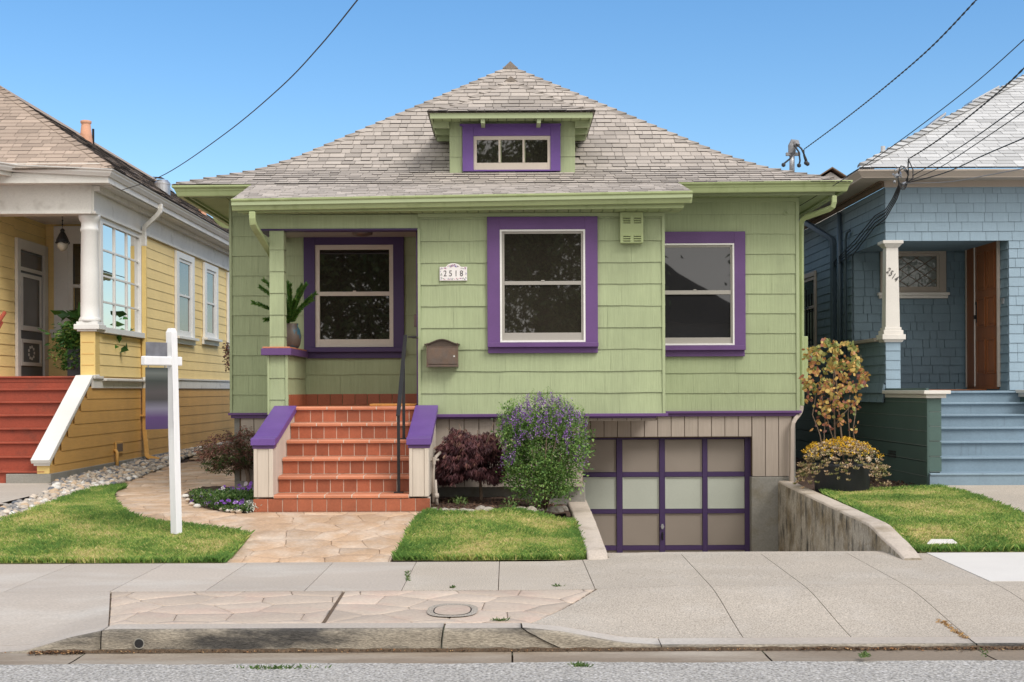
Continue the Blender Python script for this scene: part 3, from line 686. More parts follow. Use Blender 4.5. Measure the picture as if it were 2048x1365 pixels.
def roof_pieces(prof, amin, amax, expo, wid, place_, tvar=(.72, 1.08), th=(.009, .017), dark=.05, gap=.006):
    """prof: [(run, z)] from the eave upwards; place_(a, run, z) -> world; amin/amax(run) lateral limits"""
    seg = [0]
    for (a, za), (b, zb) in zip(prof, prof[1:]): seg.append(seg[-1] + math.hypot(b - a, zb - za))
    L = seg[-1]
    def at(s):
        s = min(max(s, 0), L)
        for k in range(len(seg) - 1):
            if s <= seg[k + 1] or k == len(seg) - 2:
                t = (s - seg[k]) / (seg[k + 1] - seg[k]); a, b = prof[k], prof[k + 1]
                dx, dz = (b[0] - a[0]) / (seg[k + 1] - seg[k]), (b[1] - a[1]) / (seg[k + 1] - seg[k])
                return lerp(a[0], b[0], t), lerp(a[1], b[1], t), -dz, dx
    out = []; s = -.015
    while s < L - .02:
        r0, z0, n0x, n0z = at(s); r1, z1, n1x, n1z = at(min(s + expo + .03, L))
        if s < 0: r0 += s * .9
        lo, hi = amin(r0), amax(r0); a = lo - U(0, wid[1])
        rmid = at(s + expo / 2)[0]
        while a < hi:
            w_ = U(*wid); b = a + w_; p, q = max(a, lo), min(b, hi)
            if q - p > .015:
                t0 = U(*th); lift = .003
                lo1, hi1 = amin(r1), amax(r1)
                p1, q1 = max(p, lo1), min(q, hi1)
                if q1 < p1: p1 = q1 = (p1 + q1) / 2
                vs = []
                for (aa, ab) in ((p + gap / 2, p1 + gap / 2), (q - gap / 2, q1 - gap / 2)):
                    vs += [place_(aa, r0, z0), place_(aa, r0 + n0x * t0, z0 + n0z * t0), place_(ab, r1 + n1x * lift, z1 + n1z * lift)]
                fs = [(0, 3, 4, 1), (1, 4, 5, 2), (0, 1, 2), (3, 5, 4)]
                tn = U(*tvar) if random.random() < .8 else U(tvar[0] * .85, tvar[0])
                y = sum(v[1] for v in vs) / 6
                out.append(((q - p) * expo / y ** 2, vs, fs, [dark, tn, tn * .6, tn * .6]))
            a = b
        s += expo
    return out
def hip_caps(line, va, vb, wdt, ln, mat_, parent, name='ridge_shingle', th=.020, lift=.014):
    """line: 3-D polyline going up; va, vb: unit side vectors of the two slopes"""
    P = [Vector(p) for p in line]; ds = [0]
    for a, b in zip(P, P[1:]): ds.append(ds[-1] + (b - a).length)
    def at(s):
        s = min(max(s, 0), ds[-1])
        for k in range(len(P) - 1):
            if s <= ds[k + 1] or k == len(P) - 2: return P[k].lerp(P[k + 1], (s - ds[k]) / (ds[k + 1] - ds[k]))
    s = 0
    va, vb = Vector(va), Vector(vb)
    while s < ds[-1] - .03:
        a, b = at(s), at(min(s + ln * 1.12, ds[-1])); up = Vector((0, 0, 1))
        A = a + up * (th + lift); B = b + up * (lift * .7); tn = U(.62, .95)
        vs = [a + va * wdt + up * lift * .9, A, a + vb * wdt + up * lift * .9, b + va * wdt + up * .002, B, b + vb * wdt + up * .002,
              a + va * wdt - up * .01, a + up * 0, a + vb * wdt - up * .01]
        fs = [(0, 1, 4, 3), (1, 2, 5, 4), (0, 6, 7, 1), (1, 7, 8, 2)]
        link_mesh(name, [tuple(v) for v in vs], fs, mat_, parent, [tn, tn * .95, .3, .3]); s += ln
KG = [(0, -.13), (.055, -.13), (.062, -.115), (.075, -.075), (.085, -.06), (.088, -.045), (.108, -.03), (.115, -.02), (.115, 0), (.098, 0), (.098, -.02), (.004, -.11), (0, -.005)]
def window(parent, T, tr, sash, glass, sill=None, m_case=None, m_out=None, m_sash=None, m_gl=None, rail=None, proud=.035, label=None, muntin=(), backing=True, sill_out=.05):
    """double-hung or fixed window. tr=(u0,u1,z0,z1) casing outside; sash=(u0,u1,z0,z1) casing inside; glass = list of panes; sill=(u0,u1,ztop,zmid,zbot)"""
    m = MB(T); u0, u1, z0, z1 = tr; a0, a1, b0, b1 = sash
    m.box(u0, a0, 0, proud, z0, z1); m.box(a1, u1, 0, proud, z0, z1); m.box(a0, a1, 0, proud * .98, b1, z1)
    if b0 > z0 + .01: m.box(a0, a1, 0, proud * .98, z0, b0)
    w_ = m.build('window', m_case, parent, .004)
    if label: w_['label'] = label
    e = .022 if m_out else 0
    if m_out:
        m = MB(T); m.box(a0, a0 + e, 0, proud + .004, b0, b1); m.box(a1 - e, a1, 0, proud + .004, b0, b1); m.box(a0 + e, a1 - e, 0, proud + .004, b1 - e, b1); m.box(a0 + e, a1 - e, 0, proud + .004, b0, b0 + e)
        m.build('outer_frame', m_out, w_, .002)
    # sash: frame bars round the panes
    i0, i1, j0, j1 = a0 + e, a1 - e, b0 + e, b1 - e
    us0, us1 = min(g_[0] for g_ in glass), max(g_[1] for g_ in glass); gz0, gz1 = min(g_[2] for g_ in glass), max(g_[3] for g_ in glass)
    m = MB(T); d = proud * .55
    m.box(i0, us0, -.02, d, j0, j1); m.box(us1, i1, -.02, d, j0, j1); m.box(us0, us1, -.02, d * .96, gz1, j1); m.box(us0, us1, -.02, d * .96, j0, gz0)
    if rail: m.box(us0, us1, -.02, d * 1.08, rail[0], rail[1]); m.box((us0 + us1) / 2 - .02, (us0 + us1) / 2 + .02, d, d * 1.3, rail[1] - .004, rail[1] + .012)
    for (p, q, r_, s_) in muntin: m.box(p, q, -.01, d * .9, r_, s_)
    m.build('sash', m_sash, w_, .003)
    for k, g_ in enumerate(glass):
        m = MB(T); dd = (.006 if k == 0 else .002) * (proud / .035); m.box(g_[0], g_[1], -.012, dd, g_[2], g_[3]); m.build('pane', m_gl, w_)
    if sill:
        m = MB(T); s0, s1, zt, zm, zb = sill
        m.box(s0, s1, 0, proud + sill_out, zm, zt)
        if zb < zm - .01: m.box(s0 + .004, s1 - .004, 0, proud * .9, zb, zm)
        m.build('sill', m_case, w_, .004)
    return w_

# ================================================================== THE GREEN BUNGALOW
YB, YM = 15.65, 17.03
XL, XR = -3.514, 3.725
BXL, BXR = -2.775, 1.858                                # bay from the porch pier to its right corner
PXR = -1.03                                             # right side of the porch opening
FZ = 1.362                                              # porch floor
H = thing('green_bungalow', 'light green shingled bungalow with purple trim in the middle', 'house', (0, YM, .26))
# body
m = MB(); m.box(XL, XR, YM, 30, 1.25, 4.0); body = m.build('wall', m_green, H)
courses(FR(YM), XL, BXL + .21, 1.25, 4.0, .2527, .013, (.55, .65), m_green, body, 'siding_panel', .002, .006, tvar=.02)
courses(FR(YM), BXL + .21, PXR, FZ, 3.5, .2527, .013, (.55, .65), m_green, body, 'siding_panel', .002, .006, tvar=.02, start=1.25)
courses(FR(YM), BXR, XR, 1.25, 4.0, .2527, .013, (.55, .65), m_green, body, 'siding_panel', .002, .006, tvar=.02)
m = MB(); m.box(XR - .03, XR + .012, YM - .022, YM + .03, 1.27, 3.98); m.build('corner_board', m_green_trim, H, .003)
m = MB(); m.box(XL - .012, XL + .02, YM - .022, YM + .03, 1.27, 3.98); m.build('corner_board', m_green_trim, H, .003)
courses(SX(XR, 1), YM, 30, 1.25, 4.0, .2527, .013, (2.4, 2.6), m_green, body, 'siding_panel', .002, 0)
courses(SX(XL, -1), YM, 30, 1.25, 4.0, .2527, .013, (2.4, 2.6), m_green, body, 'siding_panel', .002, 0)
# bay room right of the porch
m = MB(); m.box(PXR, BXR, YB, YM - .01, 1.25, 3.62); bay = m.build('bay_wall', m_green, H)
courses(FR(YB), PXR + .03, BXR - .02, 1.262, 3.6, .2545, .014, (.58, .66), m_green, bay, 'siding_panel', .002, .007, tvar=.02, start=1.262)
courses(SX(PXR, -1), YB + .02, YM - .02, FZ, 3.5, .2545, .01, (.6, .7), m_green, bay, 'siding_panel', .002, .003, start=1.262)
courses(SX(BXR, 1), YB + .02, YM - .02, 1.262, 3.6, .2545, .01, (.6, .7), m_green, bay, 'siding_panel', .002, .003, start=1.262)
for x in (PXR, BXR - .028):
    m = MB(); m.box(x - .004, x + .03, YB - .024, YB + .01, 1.262 if x > 0 else FZ - .1, 3.6 if x > 0 else 3.44); m.build('corner_board', m_green_trim, H, .003)
# header over the porch, purple soffit strip, ceiling
m = MB(); m.box(-2.93, PXR, YB - .012, YB + .16, 3.447, 3.61); m.build('porch_beam', m_green, H, .003)
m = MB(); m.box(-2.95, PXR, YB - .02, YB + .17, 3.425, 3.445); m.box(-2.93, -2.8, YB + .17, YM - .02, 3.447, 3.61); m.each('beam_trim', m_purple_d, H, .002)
m = MB(); m.box(-2.95, PXR - .01, YB + .17, YM - .02, 3.5, 3.56); m.build('porch_ceiling', m_taupe, H)
m = MB(); m.lathe(-1.75, 16.3, [(.10, 3.5), (.13, 3.485), (.12, 3.45), (.05, 3.43), (.01, 3.428)], 20); m.build('ceiling_light', m_copper, H, 0, True)
# column and low porch wall
m = MB(); m.box(-2.768, -2.607, YB + .0, YB + .16, 2.06, 3.425); colm = m.build('column', m_green, H)
courses(FR(YB), -2.772, -2.603, 2.06, 3.425, .2545, .012, None, m_green, colm, 'siding_panel', 0, .003, start=1.935)
courses(SX(-2.607, 1), YB, YB + .16, 2.06, 3.425, .2545, .01, None, m_green, colm, 'siding_panel', 0, .002, start=1.935)
m = MB(); m.box(-2.79, -2.567, YB, YM - .01, 1.25, 1.97); low = m.build('porch_wall', m_green, H)
courses(FR(YB), -2.79, -2.567, 1.26, 1.97, .2545, .012, None, m_green, low, 'siding_panel', 0, .003, start=1.195)
courses(SX(-2.567, 1), YB, YM - .02, FZ, 1.97, .2545, .012, (.5, .7), m_green, low, 'siding_panel', .002, .004, start=1.195)
m = MB(); m.box(-2.80, -2.777, YB - .02, YB + .03, 1.27, 1.97); m.box(-2.59, -2.558, YB - .02, YB + .02, FZ, 1.97); m.build('corner_board', m_green_trim, H, .002)
m = MB(); m.box(-2.865, -2.515, YB - .07, YM - .07, 1.965, 2.045); capp = m.build('porch_cap', m_purple, H, .006)
m = MB(); m.box(-2.85, -2.53, YB - .055, YM - .07, 2.047, 2.065); m.build('cap_tile', m_tread, capp, .004)
# porch floor, skirting tiles, mat, front door in the right wall
m = MB(); m.box(-2.567, PXR, YB + .02, YM, FZ - .12, FZ - .012); m.build('porch_floor', m_grout, H)
pf = thing('x', None, None); bpy.data.objects.remove(pf)
pcs = []
for j in range(5):
    for i in range(5):
        x0, y0 = -2.565 + i * .306, YB + .03 + j * .275; m = MB(); m.box(x0 + .004, x0 + .302, y0 + .004, y0 + .271, FZ - .02, FZ); pcs.append((1, m.v, m.f, [U(.9, 1.05)] * 6))
emit(pcs, 'floor_tile', m_tile, H)
x = -2.56
while x < PXR - .03:
    m = MB(); m.box(x, min(x + .152, PXR - .01), YM - .028, YM - .01, FZ + .002, FZ + .142); m.build('skirting_tile', m_tile, H, .002); x += .158
y = YB + .02
while y < YM - .1:
    m = MB(); m.box(-2.567, -2.545, y, y + .15, FZ + .002, FZ + .142); m.build('skirting_tile', m_tile, H, .002); y += .156
m = MB(T=SX(PXR, -1)); m.box(16.0, 16.93, .004, .03, FZ + .02, FZ + 2.05); dr = m.build('front_door', m_wood, H, .004)
m = MB(T=SX(PXR, -1)); m.box(15.9, 16.0, .0, .04, FZ, FZ + 2.1); m.build('door_casing', m_purple, H, .004)
m = MB(T=SX(PXR, -1)); m.lathe(0, 0, [(.0, 0)]) if False else m.box(16.06, 16.1, .03, .08, FZ + .95, FZ + 1.1); m.build('handle', m_copper, dr, .004)
# ---- windows (casing, sash, panes, sill)
def rw(Y, x0, x1, yt, yb):
    xm = (x0 + x1) / 2; ym = (yt + yb) / 2
    return (WX(x0, Y, ym), WX(x1, Y, ym), WZ(xm, yb, Y), WZ(xm, yt, Y))
Yw = YB - .015
window(H, FR(Yw), rw(Yw - .03, 974.5, 1195.5, 433.5, 690), rw(Yw - .03, 1000, 1170.5, 459.5, 685), [rw(Yw - .01, 1008.7, 1162, 468, 563), rw(Yw - .01, 1009.5, 1162.5, 570.5, 666)],
       (WX(975.5, Yw - .08), WX(1197.5, Yw - .08), WZ(1086, 685.5, Yw - .06), WZ(1086, 694.5, Yw - .06), WZ(1086, 706.5, Yw - .03)), m_purple, m_white, m_taupe, m_glass, rail=(WZ(1086, 570.5, Yw), WZ(1086, 563, Yw)))
Yw = YM - .015
window(H, FR(Yw), rw(Yw - .03, 1287, 1491, 463.6, 695), rw(Yw - .03, 1310, 1468.5, 487.4, 691), [rw(Yw - .01, 1318, 1460.5, 495.5, 581.5), rw(Yw - .01, 1319, 1461, 589.6, 675.7)],
       (WX(1287, Yw - .08), WX(1492, Yw - .08), WZ(1390, 691.5, Yw - .06), WZ(1390, 701, Yw - .06), WZ(1390, 713.5, Yw - .03)), m_purple, m_white, m_taupe, m_glass_r, rail=(WZ(1390, 589.6, Yw), WZ(1390, 581.5, Yw)))
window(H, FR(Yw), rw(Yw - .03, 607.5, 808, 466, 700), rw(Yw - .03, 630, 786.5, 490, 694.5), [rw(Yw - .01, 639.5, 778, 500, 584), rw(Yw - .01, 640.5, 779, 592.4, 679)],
       (WX(612, Yw - .08), WX(809, Yw - .08), WZ(708, 696, Yw - .06), WZ(708, 704.5, Yw - .06), WZ(708, 717, Yw - .03)), m_purple_d, None, m_cream, m_glass, rail=(WZ(708, 592.4, Yw), WZ(708, 584, Yw)))  # casing in the deeper purple: the porch shade is put into its colour
# ---- trim under the siding, beige skirt boards, foundations
zt, zb = 1.268, 1.232
m = MB(); m.box(PXR + .2, BXR + .03, YB - .05, YB + .02, zb + .0, zt); m.box(PXR + .2, BXR - .1, YB + .0, YB + .06, zb - .02, zb); m.each('water_table', m_purple, H, .004)
m = MB(); m.box(XL - .03, -2.69, YM - .05, YM + .02, 1.238, 1.27); m.box(BXR + .03, XR + .03, YM - .05, YM + .02, 1.238, 1.27); m.box(XL, -2.69, YM - .02, YM + .03, 1.2, 1.238); m.box(BXR, XR, YM - .02, YM + .03, 1.2, 1.238); m.each('water_table', m_purple, H, .004)
def boards(x0, x1, z0, z1, Y, w_, name='skirt_board', mt=None, par=None, th=.02):
    n = max(1, round((x1 - x0) / w_)); w2 = (x1 - x0) / n
    for i in range(n):
        m = MB(); m.box(x0 + i * w2 + .004, x0 + (i + 1) * w2 - .004, Y, Y + th, z0, z1, U(.96, 1.04)); m.build(name, mt or m_beige, par, .002)
m = MB(); m.box(-.85, .9, YB + .09, YB + .15, .42, 1.24); m.box(.86, .9, YB + .15, 17.0, .42, 1.2); m.box(.9, 1.77, YB + .09, YB + .22, 1.185, 1.24); sk = m.build('skirt', m_joint, H)
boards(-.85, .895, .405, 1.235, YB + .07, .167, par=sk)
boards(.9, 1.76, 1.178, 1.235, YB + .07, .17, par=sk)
m = MB(); m.box(BXR - 1.0, BXR - .0, YB + .02, YM - .01, 1.236, 1.25); m.build('bay_floor', m_beige, H)
m = MB(); m.box(.9, 3.66, YM + .03, YM + .1, .93, 1.24); q_ = MB(); q_.box(3.13, 3.66, YM + .03, YM + .1, .44, .93); q_.build('skirt', m_joint, H); q_ = MB(); q_.box(XL + .1, -2.7, YM + .03, YM + .1, .4, 1.24); q_.build('skirt', m_joint, H); sk = m.build('skirt', m_joint, H)
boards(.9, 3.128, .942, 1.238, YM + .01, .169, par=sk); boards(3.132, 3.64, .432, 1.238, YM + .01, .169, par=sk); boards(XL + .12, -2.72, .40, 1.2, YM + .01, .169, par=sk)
m = MB(); m.box(3.12, 3.70, YM + .0, YM + .3, -1.3, .425); m.box(XL + .05, -2.6, YM + .03, YM + .3, -.1, .4); m.box(-1.0, .93, YB + .2, YB + .5, -.5, .44); m.each('foundation', m_found, H, .01)
m = MB(); m.box(XR - .3, XR - .02, YM + .1, 30, 0, 1.25); m.box(XL + .02, XL + .3, YM + .1, 30, 0, 1.25); m.each('side_foundation', m_found, H)
# ---- garage door: stiles, rails and panels
GY = 17.2
gx = [.87, 1.45, 2.0, 2.54, 3.1]
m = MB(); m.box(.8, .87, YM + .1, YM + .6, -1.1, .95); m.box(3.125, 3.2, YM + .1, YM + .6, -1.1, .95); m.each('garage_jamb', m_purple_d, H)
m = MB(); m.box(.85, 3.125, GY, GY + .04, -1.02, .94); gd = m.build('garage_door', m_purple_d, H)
pz = lambda py: WZ(1320, py, GY)
rows = [(879, 944.5), (953.7, 1018.3), (1027, 1091), (1100.3, 1165)]
stl = [(.84, .905), (1.415, 1.488), (1.965, 2.038), (2.505, 2.573), (3.045, 3.125)]
stl = [(WX(a, GY), WX(b, GY)) for a, b in ((1147, 1157.5), (1232, 1243.5), (1317.5, 1328.5), (1403.5, 1413.5), (1488, 1503.5))]
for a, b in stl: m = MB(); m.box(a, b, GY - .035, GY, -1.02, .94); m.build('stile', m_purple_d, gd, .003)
rl = [(940 - 66, 879)] + [(rows[k][1], rows[k + 1][0]) for k in range(3)] + [(1165, 1178)]
for (p, q) in rl:
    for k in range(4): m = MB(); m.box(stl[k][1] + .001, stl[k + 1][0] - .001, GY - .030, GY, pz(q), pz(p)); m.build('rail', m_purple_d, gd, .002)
for r_, (p, q) in enumerate(rows):
    for k in range(4):
        m = MB(); a, b, c, d = stl[k][1] + .004, stl[k + 1][0] - .004, pz(q) + .004, pz(p) - .004
        m.box(a, b, GY - .008, GY, c, d, U(.97, 1.03)); o = m.build('panel', m_glight if r_ == 1 else m_gtaupe, gd, .002)
        m = MB(); e = .012
        for bx in ((a, b, c, c + e), (a, b, d - e, d), (a, a + e, c + e, d - e), (b - e, b, c + e, d - e)): m.box(bx[0], bx[1], GY - .018, GY - .0085, bx[2], bx[3])
        m.build('panel_bead', m_glight if r_ == 1 else m_gtaupe, o)
hx = (stl[2][0] + stl[2][1]) / 2
m = MB(T=FR(GY - .035)); m.box(hx - .012, hx + .012, 0, .012, pz(1058), pz(1048)); m.lathe(0, 0, [(0.001, 0)]) if False else None
m.tube([(hx, .0, pz(1053)), (hx, .02, pz(1053))], .022, 12); m.build('lock', m_steel, gd, 0)
m = MB(T=FR(GY - .035)); m.tube([(hx, 0, pz(1066)), (hx, .03, pz(1068)), (hx, .03, pz(1076)), (hx, 0, pz(1078))], .008, 8); m.box(hx - .012, hx + .012, 0, .006, pz(1079), pz(1064)); m.build('handle', m_black, gd, 0)
# ---- roof
AX, AY, AZ, HW = .08, 20.63, 6.54, 4.18
RP = [(0, 4.09), (.87, 4.403), (1.33, 4.650), (4.18, 6.54)]      # run from the eave, height
EY = AY - HW                                                     # front eave line 16.45
hz = lambda r: pw(r, RP)
def deck(name, quads, mt, par): 
    m = MB()
    for q in quads: m.add(q, [tuple(range(len(q)))])
    return m.build(name, mt, par)
q = []
for (r0, z0), (r1, z1) in zip(RP, RP[1:]):
    for sg in (-1, 1):
        q.append([(AX + sg * (HW - r0), EY + r0, z0 - .01), (AX, EY + r0, z0 - .01), (AX, EY + r1, z1 - .01), (AX + sg * (HW - r1), EY + r1, z1 - .01)])
rf = deck('roof', q, m_shing, H)
pcs = roof_pieces(RP, lambda r: AX - (HW - r) + .02, lambda r: AX + (HW - r) - .02, .145, (.10, .24), lambda a, r, z: (a, EY + r, z), tvar=(.84, 1.06))
# shallow roof over the bay running on below
BX0, BX1, BGY = -3.13, 2.13, 15.22
bslope = lambda x: lerp(-.035, .035, (x - BX0) / (BX1 - BX0))
BP = [(0, 3.765), (EY + .05 - BGY, 4.105)]
pcs += roof_pieces(BP, lambda r: BX0, lambda r: BX1, .125, (.10, .24), lambda a, r, z: (a, BGY + r, z + bslope(a) * (1 - r / 1.28)), tvar=(.8, 1.1), th=(.003, .008), dark=.3)
pcs = [p for p in pcs if not (-.74 < p[1][0][0] < .86 and p[1][0][1] > 17.3 and p[1][0][1] < 18.6 and p[1][0][2] < 4.95)]
emit(pcs, 'roof_shingle', m_shing, rf, 298, 'roof_shingle_courses')
m = MB(); m.hexa([(BX0, BGY, 3.70 - .035), (BX1, BGY, 3.70 + .035), (BX1, EY + .1, 4.03), (BX0, EY + .1, 4.03), (BX0, BGY, 3.757 - .035), (BX1, BGY, 3.757 + .035), (BX1, EY + .1, 4.095), (BX0, EY + .1, 4.095)]); m.build('bay_roof', m_green_trim, H)
pside = []
pside += roof_pieces(RP, lambda r: EY + r, lambda r: 30, .145, (.6, 1.2), lambda a, r, z: (AX - HW + r, a, z))
pside += roof_pieces(RP, lambda r: EY + r, lambda r: 30, .145, (.6, 1.2), lambda a, r, z: (AX + HW - r, a, z))
m = MB()
for p in pside: m.add(p[1], p[2], list(p[3]))
tagp(m.build('side_roof_courses', m_shing, rf), kind='stuff')
lineL = [(AX - HW + r, EY + r, hz(r)) for r in (0.03, .3, .6, .87, 1.1, 1.33, 2, 3, 4.0, 4.18)]
lineR = [(AX + HW - r, EY + r, hz(r)) for r in (0.03, .3, .6, .87, 1.1, 1.33, 2, 3, 4.0, 4.18)]
hip_caps(lineL, (1, 0, 0), (0, 1, 0), .13, .2, m_shing, rf)
hip_caps(lineR, (-1, 0, 0), (0, 1, 0), .13, .2, m_shing, rf)
m = MB(); m.add([(AX - .12, AY - .1, AZ - .05), (AX, AY - .16, AZ + .05), (AX + .12, AY - .1, AZ - .05), (AX - .12, 30, AZ - .06), (AX, 30, AZ + .03), (AX + .12, 30, AZ - .06)], [(0, 1, 4, 3), (1, 2, 5, 4), (0, 2, 1)], .8); m.build('ridge_cap', m_shing, rf)
# gutters
m = MB(); m.sweep([(BX0 - .0, BGY + .10, 3.775 - .035), (BX1, BGY + .10, 3.775 + .035)], KG); m.build('bay_gutter', m_gutter, H, .003)
m = MB(); m.hexa([(BX0 + .05, BGY + .11, 3.615 - .02), (BX1 - .08, BGY + .11, 3.63), (BX1 - .08, BGY + .14, 3.63), (BX0 + .05, BGY + .14, 3.615 - .02), (BX0 + .05, BGY + .11, 3.76 - .035), (BX1 - .08, BGY + .11, 3.76), (BX1 - .08, BGY + .14, 3.76), (BX0 + .05, BGY + .14, 3.76 - .035)]); m.build('bay_fascia', m_gutter2, H, .003)
m = MB(); m.sweep([(AX - HW + .1, 29, 4.085), (AX - HW + .1, EY + .10, 4.085), (BX0 + .02, EY + .10, 4.09)], KG)
m.build('gutter', m_gutter, H, .003)
m = MB(); m.sweep([(BX1 - .02, EY + .10, 4.10), (AX + HW - .1, EY + .10, 4.115), (AX + HW - .1, 29, 4.115)], KG); m.build('gutter', m_gutter, H, .003)
m = MB(); L_, R_ = AX - HW + .16, AX + HW - .16
m.box(L_, R_, EY + .16, EY + .18, 3.955, 4.08); m.box(L_, L_ + .02, EY + .18, 29, 3.955, 4.08); m.box(R_ - .02, R_, EY + .18, 29, 3.955, 4.08); m.build('fascia', m_green_trim, H)
# soffit strips, each with its groove
def soffit(par, x0, x1, y0, y1, z, w_, along='y', mt=None, th=.02, name='soffit_strip'):
    if along == 'y':
        n = max(1, round((x1 - x0) / w_)); s = (x1 - x0) / n
        for i in range(n): m = MB(); m.box(x0 + i * s + .004, x0 + (i + 1) * s - .004, y0, y1, z, z + th, U(.95, 1.03)); m.build(name, mt, par)
    else:
        n = max(1, round((y1 - y0) / w_)); s = (y1 - y0) / n
        for i in range(n): m = MB(); m.box(x0, x1, y0 + i * s + .004, y0 + (i + 1) * s - .004, z, z + th, U(.95, 1.03)); m.build(name, mt, par)
m = MB(); m.box(L_ + .02, R_ - .02, EY + .18, YM, 4.005, 4.02); m.box(L_ + .02, XL, YM, 29, 4.005, 4.02); m.box(XR, R_ - .02, YM, 29, 4.005, 4.02); m.box(BX0 + .06, BX1 - .09, BGY + .14, YB + .0, 3.645, 3.66); sfb = m.build('soffit', m_dark, H)
soffit(sfb, XL, XR + .0, EY + .18, YM - .03, 3.98, .13, 'y', m_soffit)
soffit(sfb, L_ + .02, XL - .01, EY + .18, 20.5, 3.98, .11, 'x', m_soffit)
soffit(sfb, XR + .01, R_ - .02, EY + .18, 20.5, 3.98, .11, 'x', m_soffit)
soffit(sfb, BX0 + .06, BX1 - .09, BGY + .14, YB - .0, 3.62, .13, 'y', m_soffit)
m = MB(); m.box(XL, XR, YM - .04, YM, 3.93, 3.978); m.box(PXR, BXR, YB - .035, YB, 3.575, 3.617); m.build('frieze', m_green_trim, H, .002)
# downspouts
def spout(par, pts, w_, mt, name='downspout', r=.006):
    """box-section pipe along a polyline with rounded elbows"""
    Q = [Vector(pts[0])]
    for a, b, c in zip(pts, pts[1:], pts[2:]):
        a, b, c = Vector(a), Vector(b), Vector(c); k = .07
        p, q = b + (a - b).normalized() * min(k, (a - b).length * .45), b + (c - b).normalized() * min(k, (c - b).length * .45)
        Q += [p, p.lerp(b, .5).lerp(b.lerp(q, .5), .5), q]
    Q.append(Vector(pts[-1])); m = MB(); m.tube(Q, w_ * .62, 4); return m.build(name, mt, par, .008)
spout(H, [P3(505, 424, 15.27), P3(505, 448, 15.27), P3(541, 505, 15.8), P3(546, 520, 16.0)], .082, m_gutter2)
spout(H, [P3(1668, 392, 16.55), P3(1668, 415, 16.55), P3(1603, 438, 17.0), P3(1602, 460, 17.08), P3(1603, 812, 17.08)], .068, m_gutter2)
spout(H, [P3(1603, 812, 17.06), P3(1601, 826, 17.06), P3(1584, 846, 16.97), P3(1583, 945, 16.97), P3(1583, 966, 16.97)], .06, m_beige)
spout(H, [P3(430, 424, 20.5), P3(430, 436, 20.5), P3(447, 452, 20.6), P3(468, 452, 20.6)], .085, m_gutter2)
# ---- dormer
DY = 17.12; DX0, DX1 = WX(899, DY, 290), WX(1150, DY, 290); DZ0, DZ1 = 4.30, 5.02
m = MB(); m.box(DX0, DX1, DY, 18.6, DZ0, DZ1); dw = m.build('dormer_wall', m_green, H)
for a, b in ((DX0, WX(926, DY)), (WX(1121, DY), DX1)):
    courses(FR(DY), a + .005, b, DZ0, DZ1, .26, .01, None, m_green, dw, 'siding_panel', 0, .002, start=DZ0 - .02)
courses(FR(DY), WX(926, DY), WX(1121, DY), 4.93, DZ1, .26, .008, None, m_green, dw, 'siding_panel', 0)
Yw = DY - .004
def rr(a, b, c, d): return rw(Yw - .03, a, b, c, d)
window(H, FR(Yw), rr(925, 1121, 251, 343), rr(947, 1101, 272, 340), [rr(953.5, 999, 280, 325.5), rr(1003, 1047, 280, 325.5), rr(1051, 1095, 280, 325.5)], None, m_purple_l, None, m_cream, m_glass,
       muntin=[(WX(999, Yw), WX(1003, Yw), WZ(1000, 326, Yw), WZ(1000, 280, Yw)), (WX(1047, Yw), WX(1051, Yw), WZ(1000, 326, Yw), WZ(1000, 280, Yw))], proud=.045)
m = MB(); m.box(WX(922, DY), WX(1124, DY), DY - .06, DY, WZ(1020, 253, DY), WZ(1020, 249.5, DY)); m.build('drip_cap', m_purple_l, H)
m = MB(); m.box(DX0 + .17, DX1 - .17, DY - .05, DY + .02, 4.285, 4.325); m.build('flashing', m_offw, H)
EX0, EX1, EYD = -.965, 1.115, 16.72
DC = (EX0 + EX1) / 2; DH = (EX1 - EX0) / 2
DP = [(0, 5.035), (.25, 5.14), (DH, 5.665)]
dz_ = lambda r: pw(r, DP)
q = []
for (r0, z0), (r1, z1) in zip(DP, DP[1:]):
    q.append([(EX0 + r0, EYD + r0, z0 - .01), (EX1 - r0, EYD + r0, z0 - .01), (EX1 - r1, EYD + r1, z1 - .01), (EX0 + r1, EYD + r1, z1 - .01)])
    for x, sg in ((EX0, 1), (EX1, -1)): q.append([(x + sg * r0, EYD + r0, z0 - .01), (x + sg * r1, EYD + r1, z1 - .01), (x + sg * r1, 19.8, z1 - .01), (x + sg * r0, 19.0, z0 - .01)])
drf = deck('dormer_roof', q, m_shing, H)
emit(roof_pieces(DP, lambda r: EX0 + r, lambda r: EX1 - r, .13, (.09, .28), lambda a, r, z: (a, EYD + r, z), tvar=(.82, 1.1)), 'roof_shingle', m_shing, drf)
for sg, x in ((1, EX0), (-1, EX1)):
    pl = roof_pieces(DP, lambda r: EYD + r, lambda r: 18.4 + r * 1.4, .14, (.3, .6), (lambda a, r, z, sg=sg, x=x: (x + sg * r, a, z)))
    emit(pl, 'side_shingle', m_shing, drf)
    hip_caps([(x + sg * r, EYD + r, dz_(r)) for r in (0, .12, .25, .5, .8, DH)], (sg, 0, 0), (0, 1, 0), .10, .19, m_shing, drf)
m = MB(); m.add([(DC - .09, EYD + DH - .06, 5.64), (DC, EYD + DH - .1, 5.70), (DC + .09, EYD + DH - .06, 5.64), (DC - .09, 19.4, 5.63), (DC, 19.4, 5.69), (DC + .09, 19.4, 5.63)], [(0, 1, 4, 3), (1, 2, 5, 4), (0, 2, 1)], .8); m.build('ridge_cap', m_shing, drf)
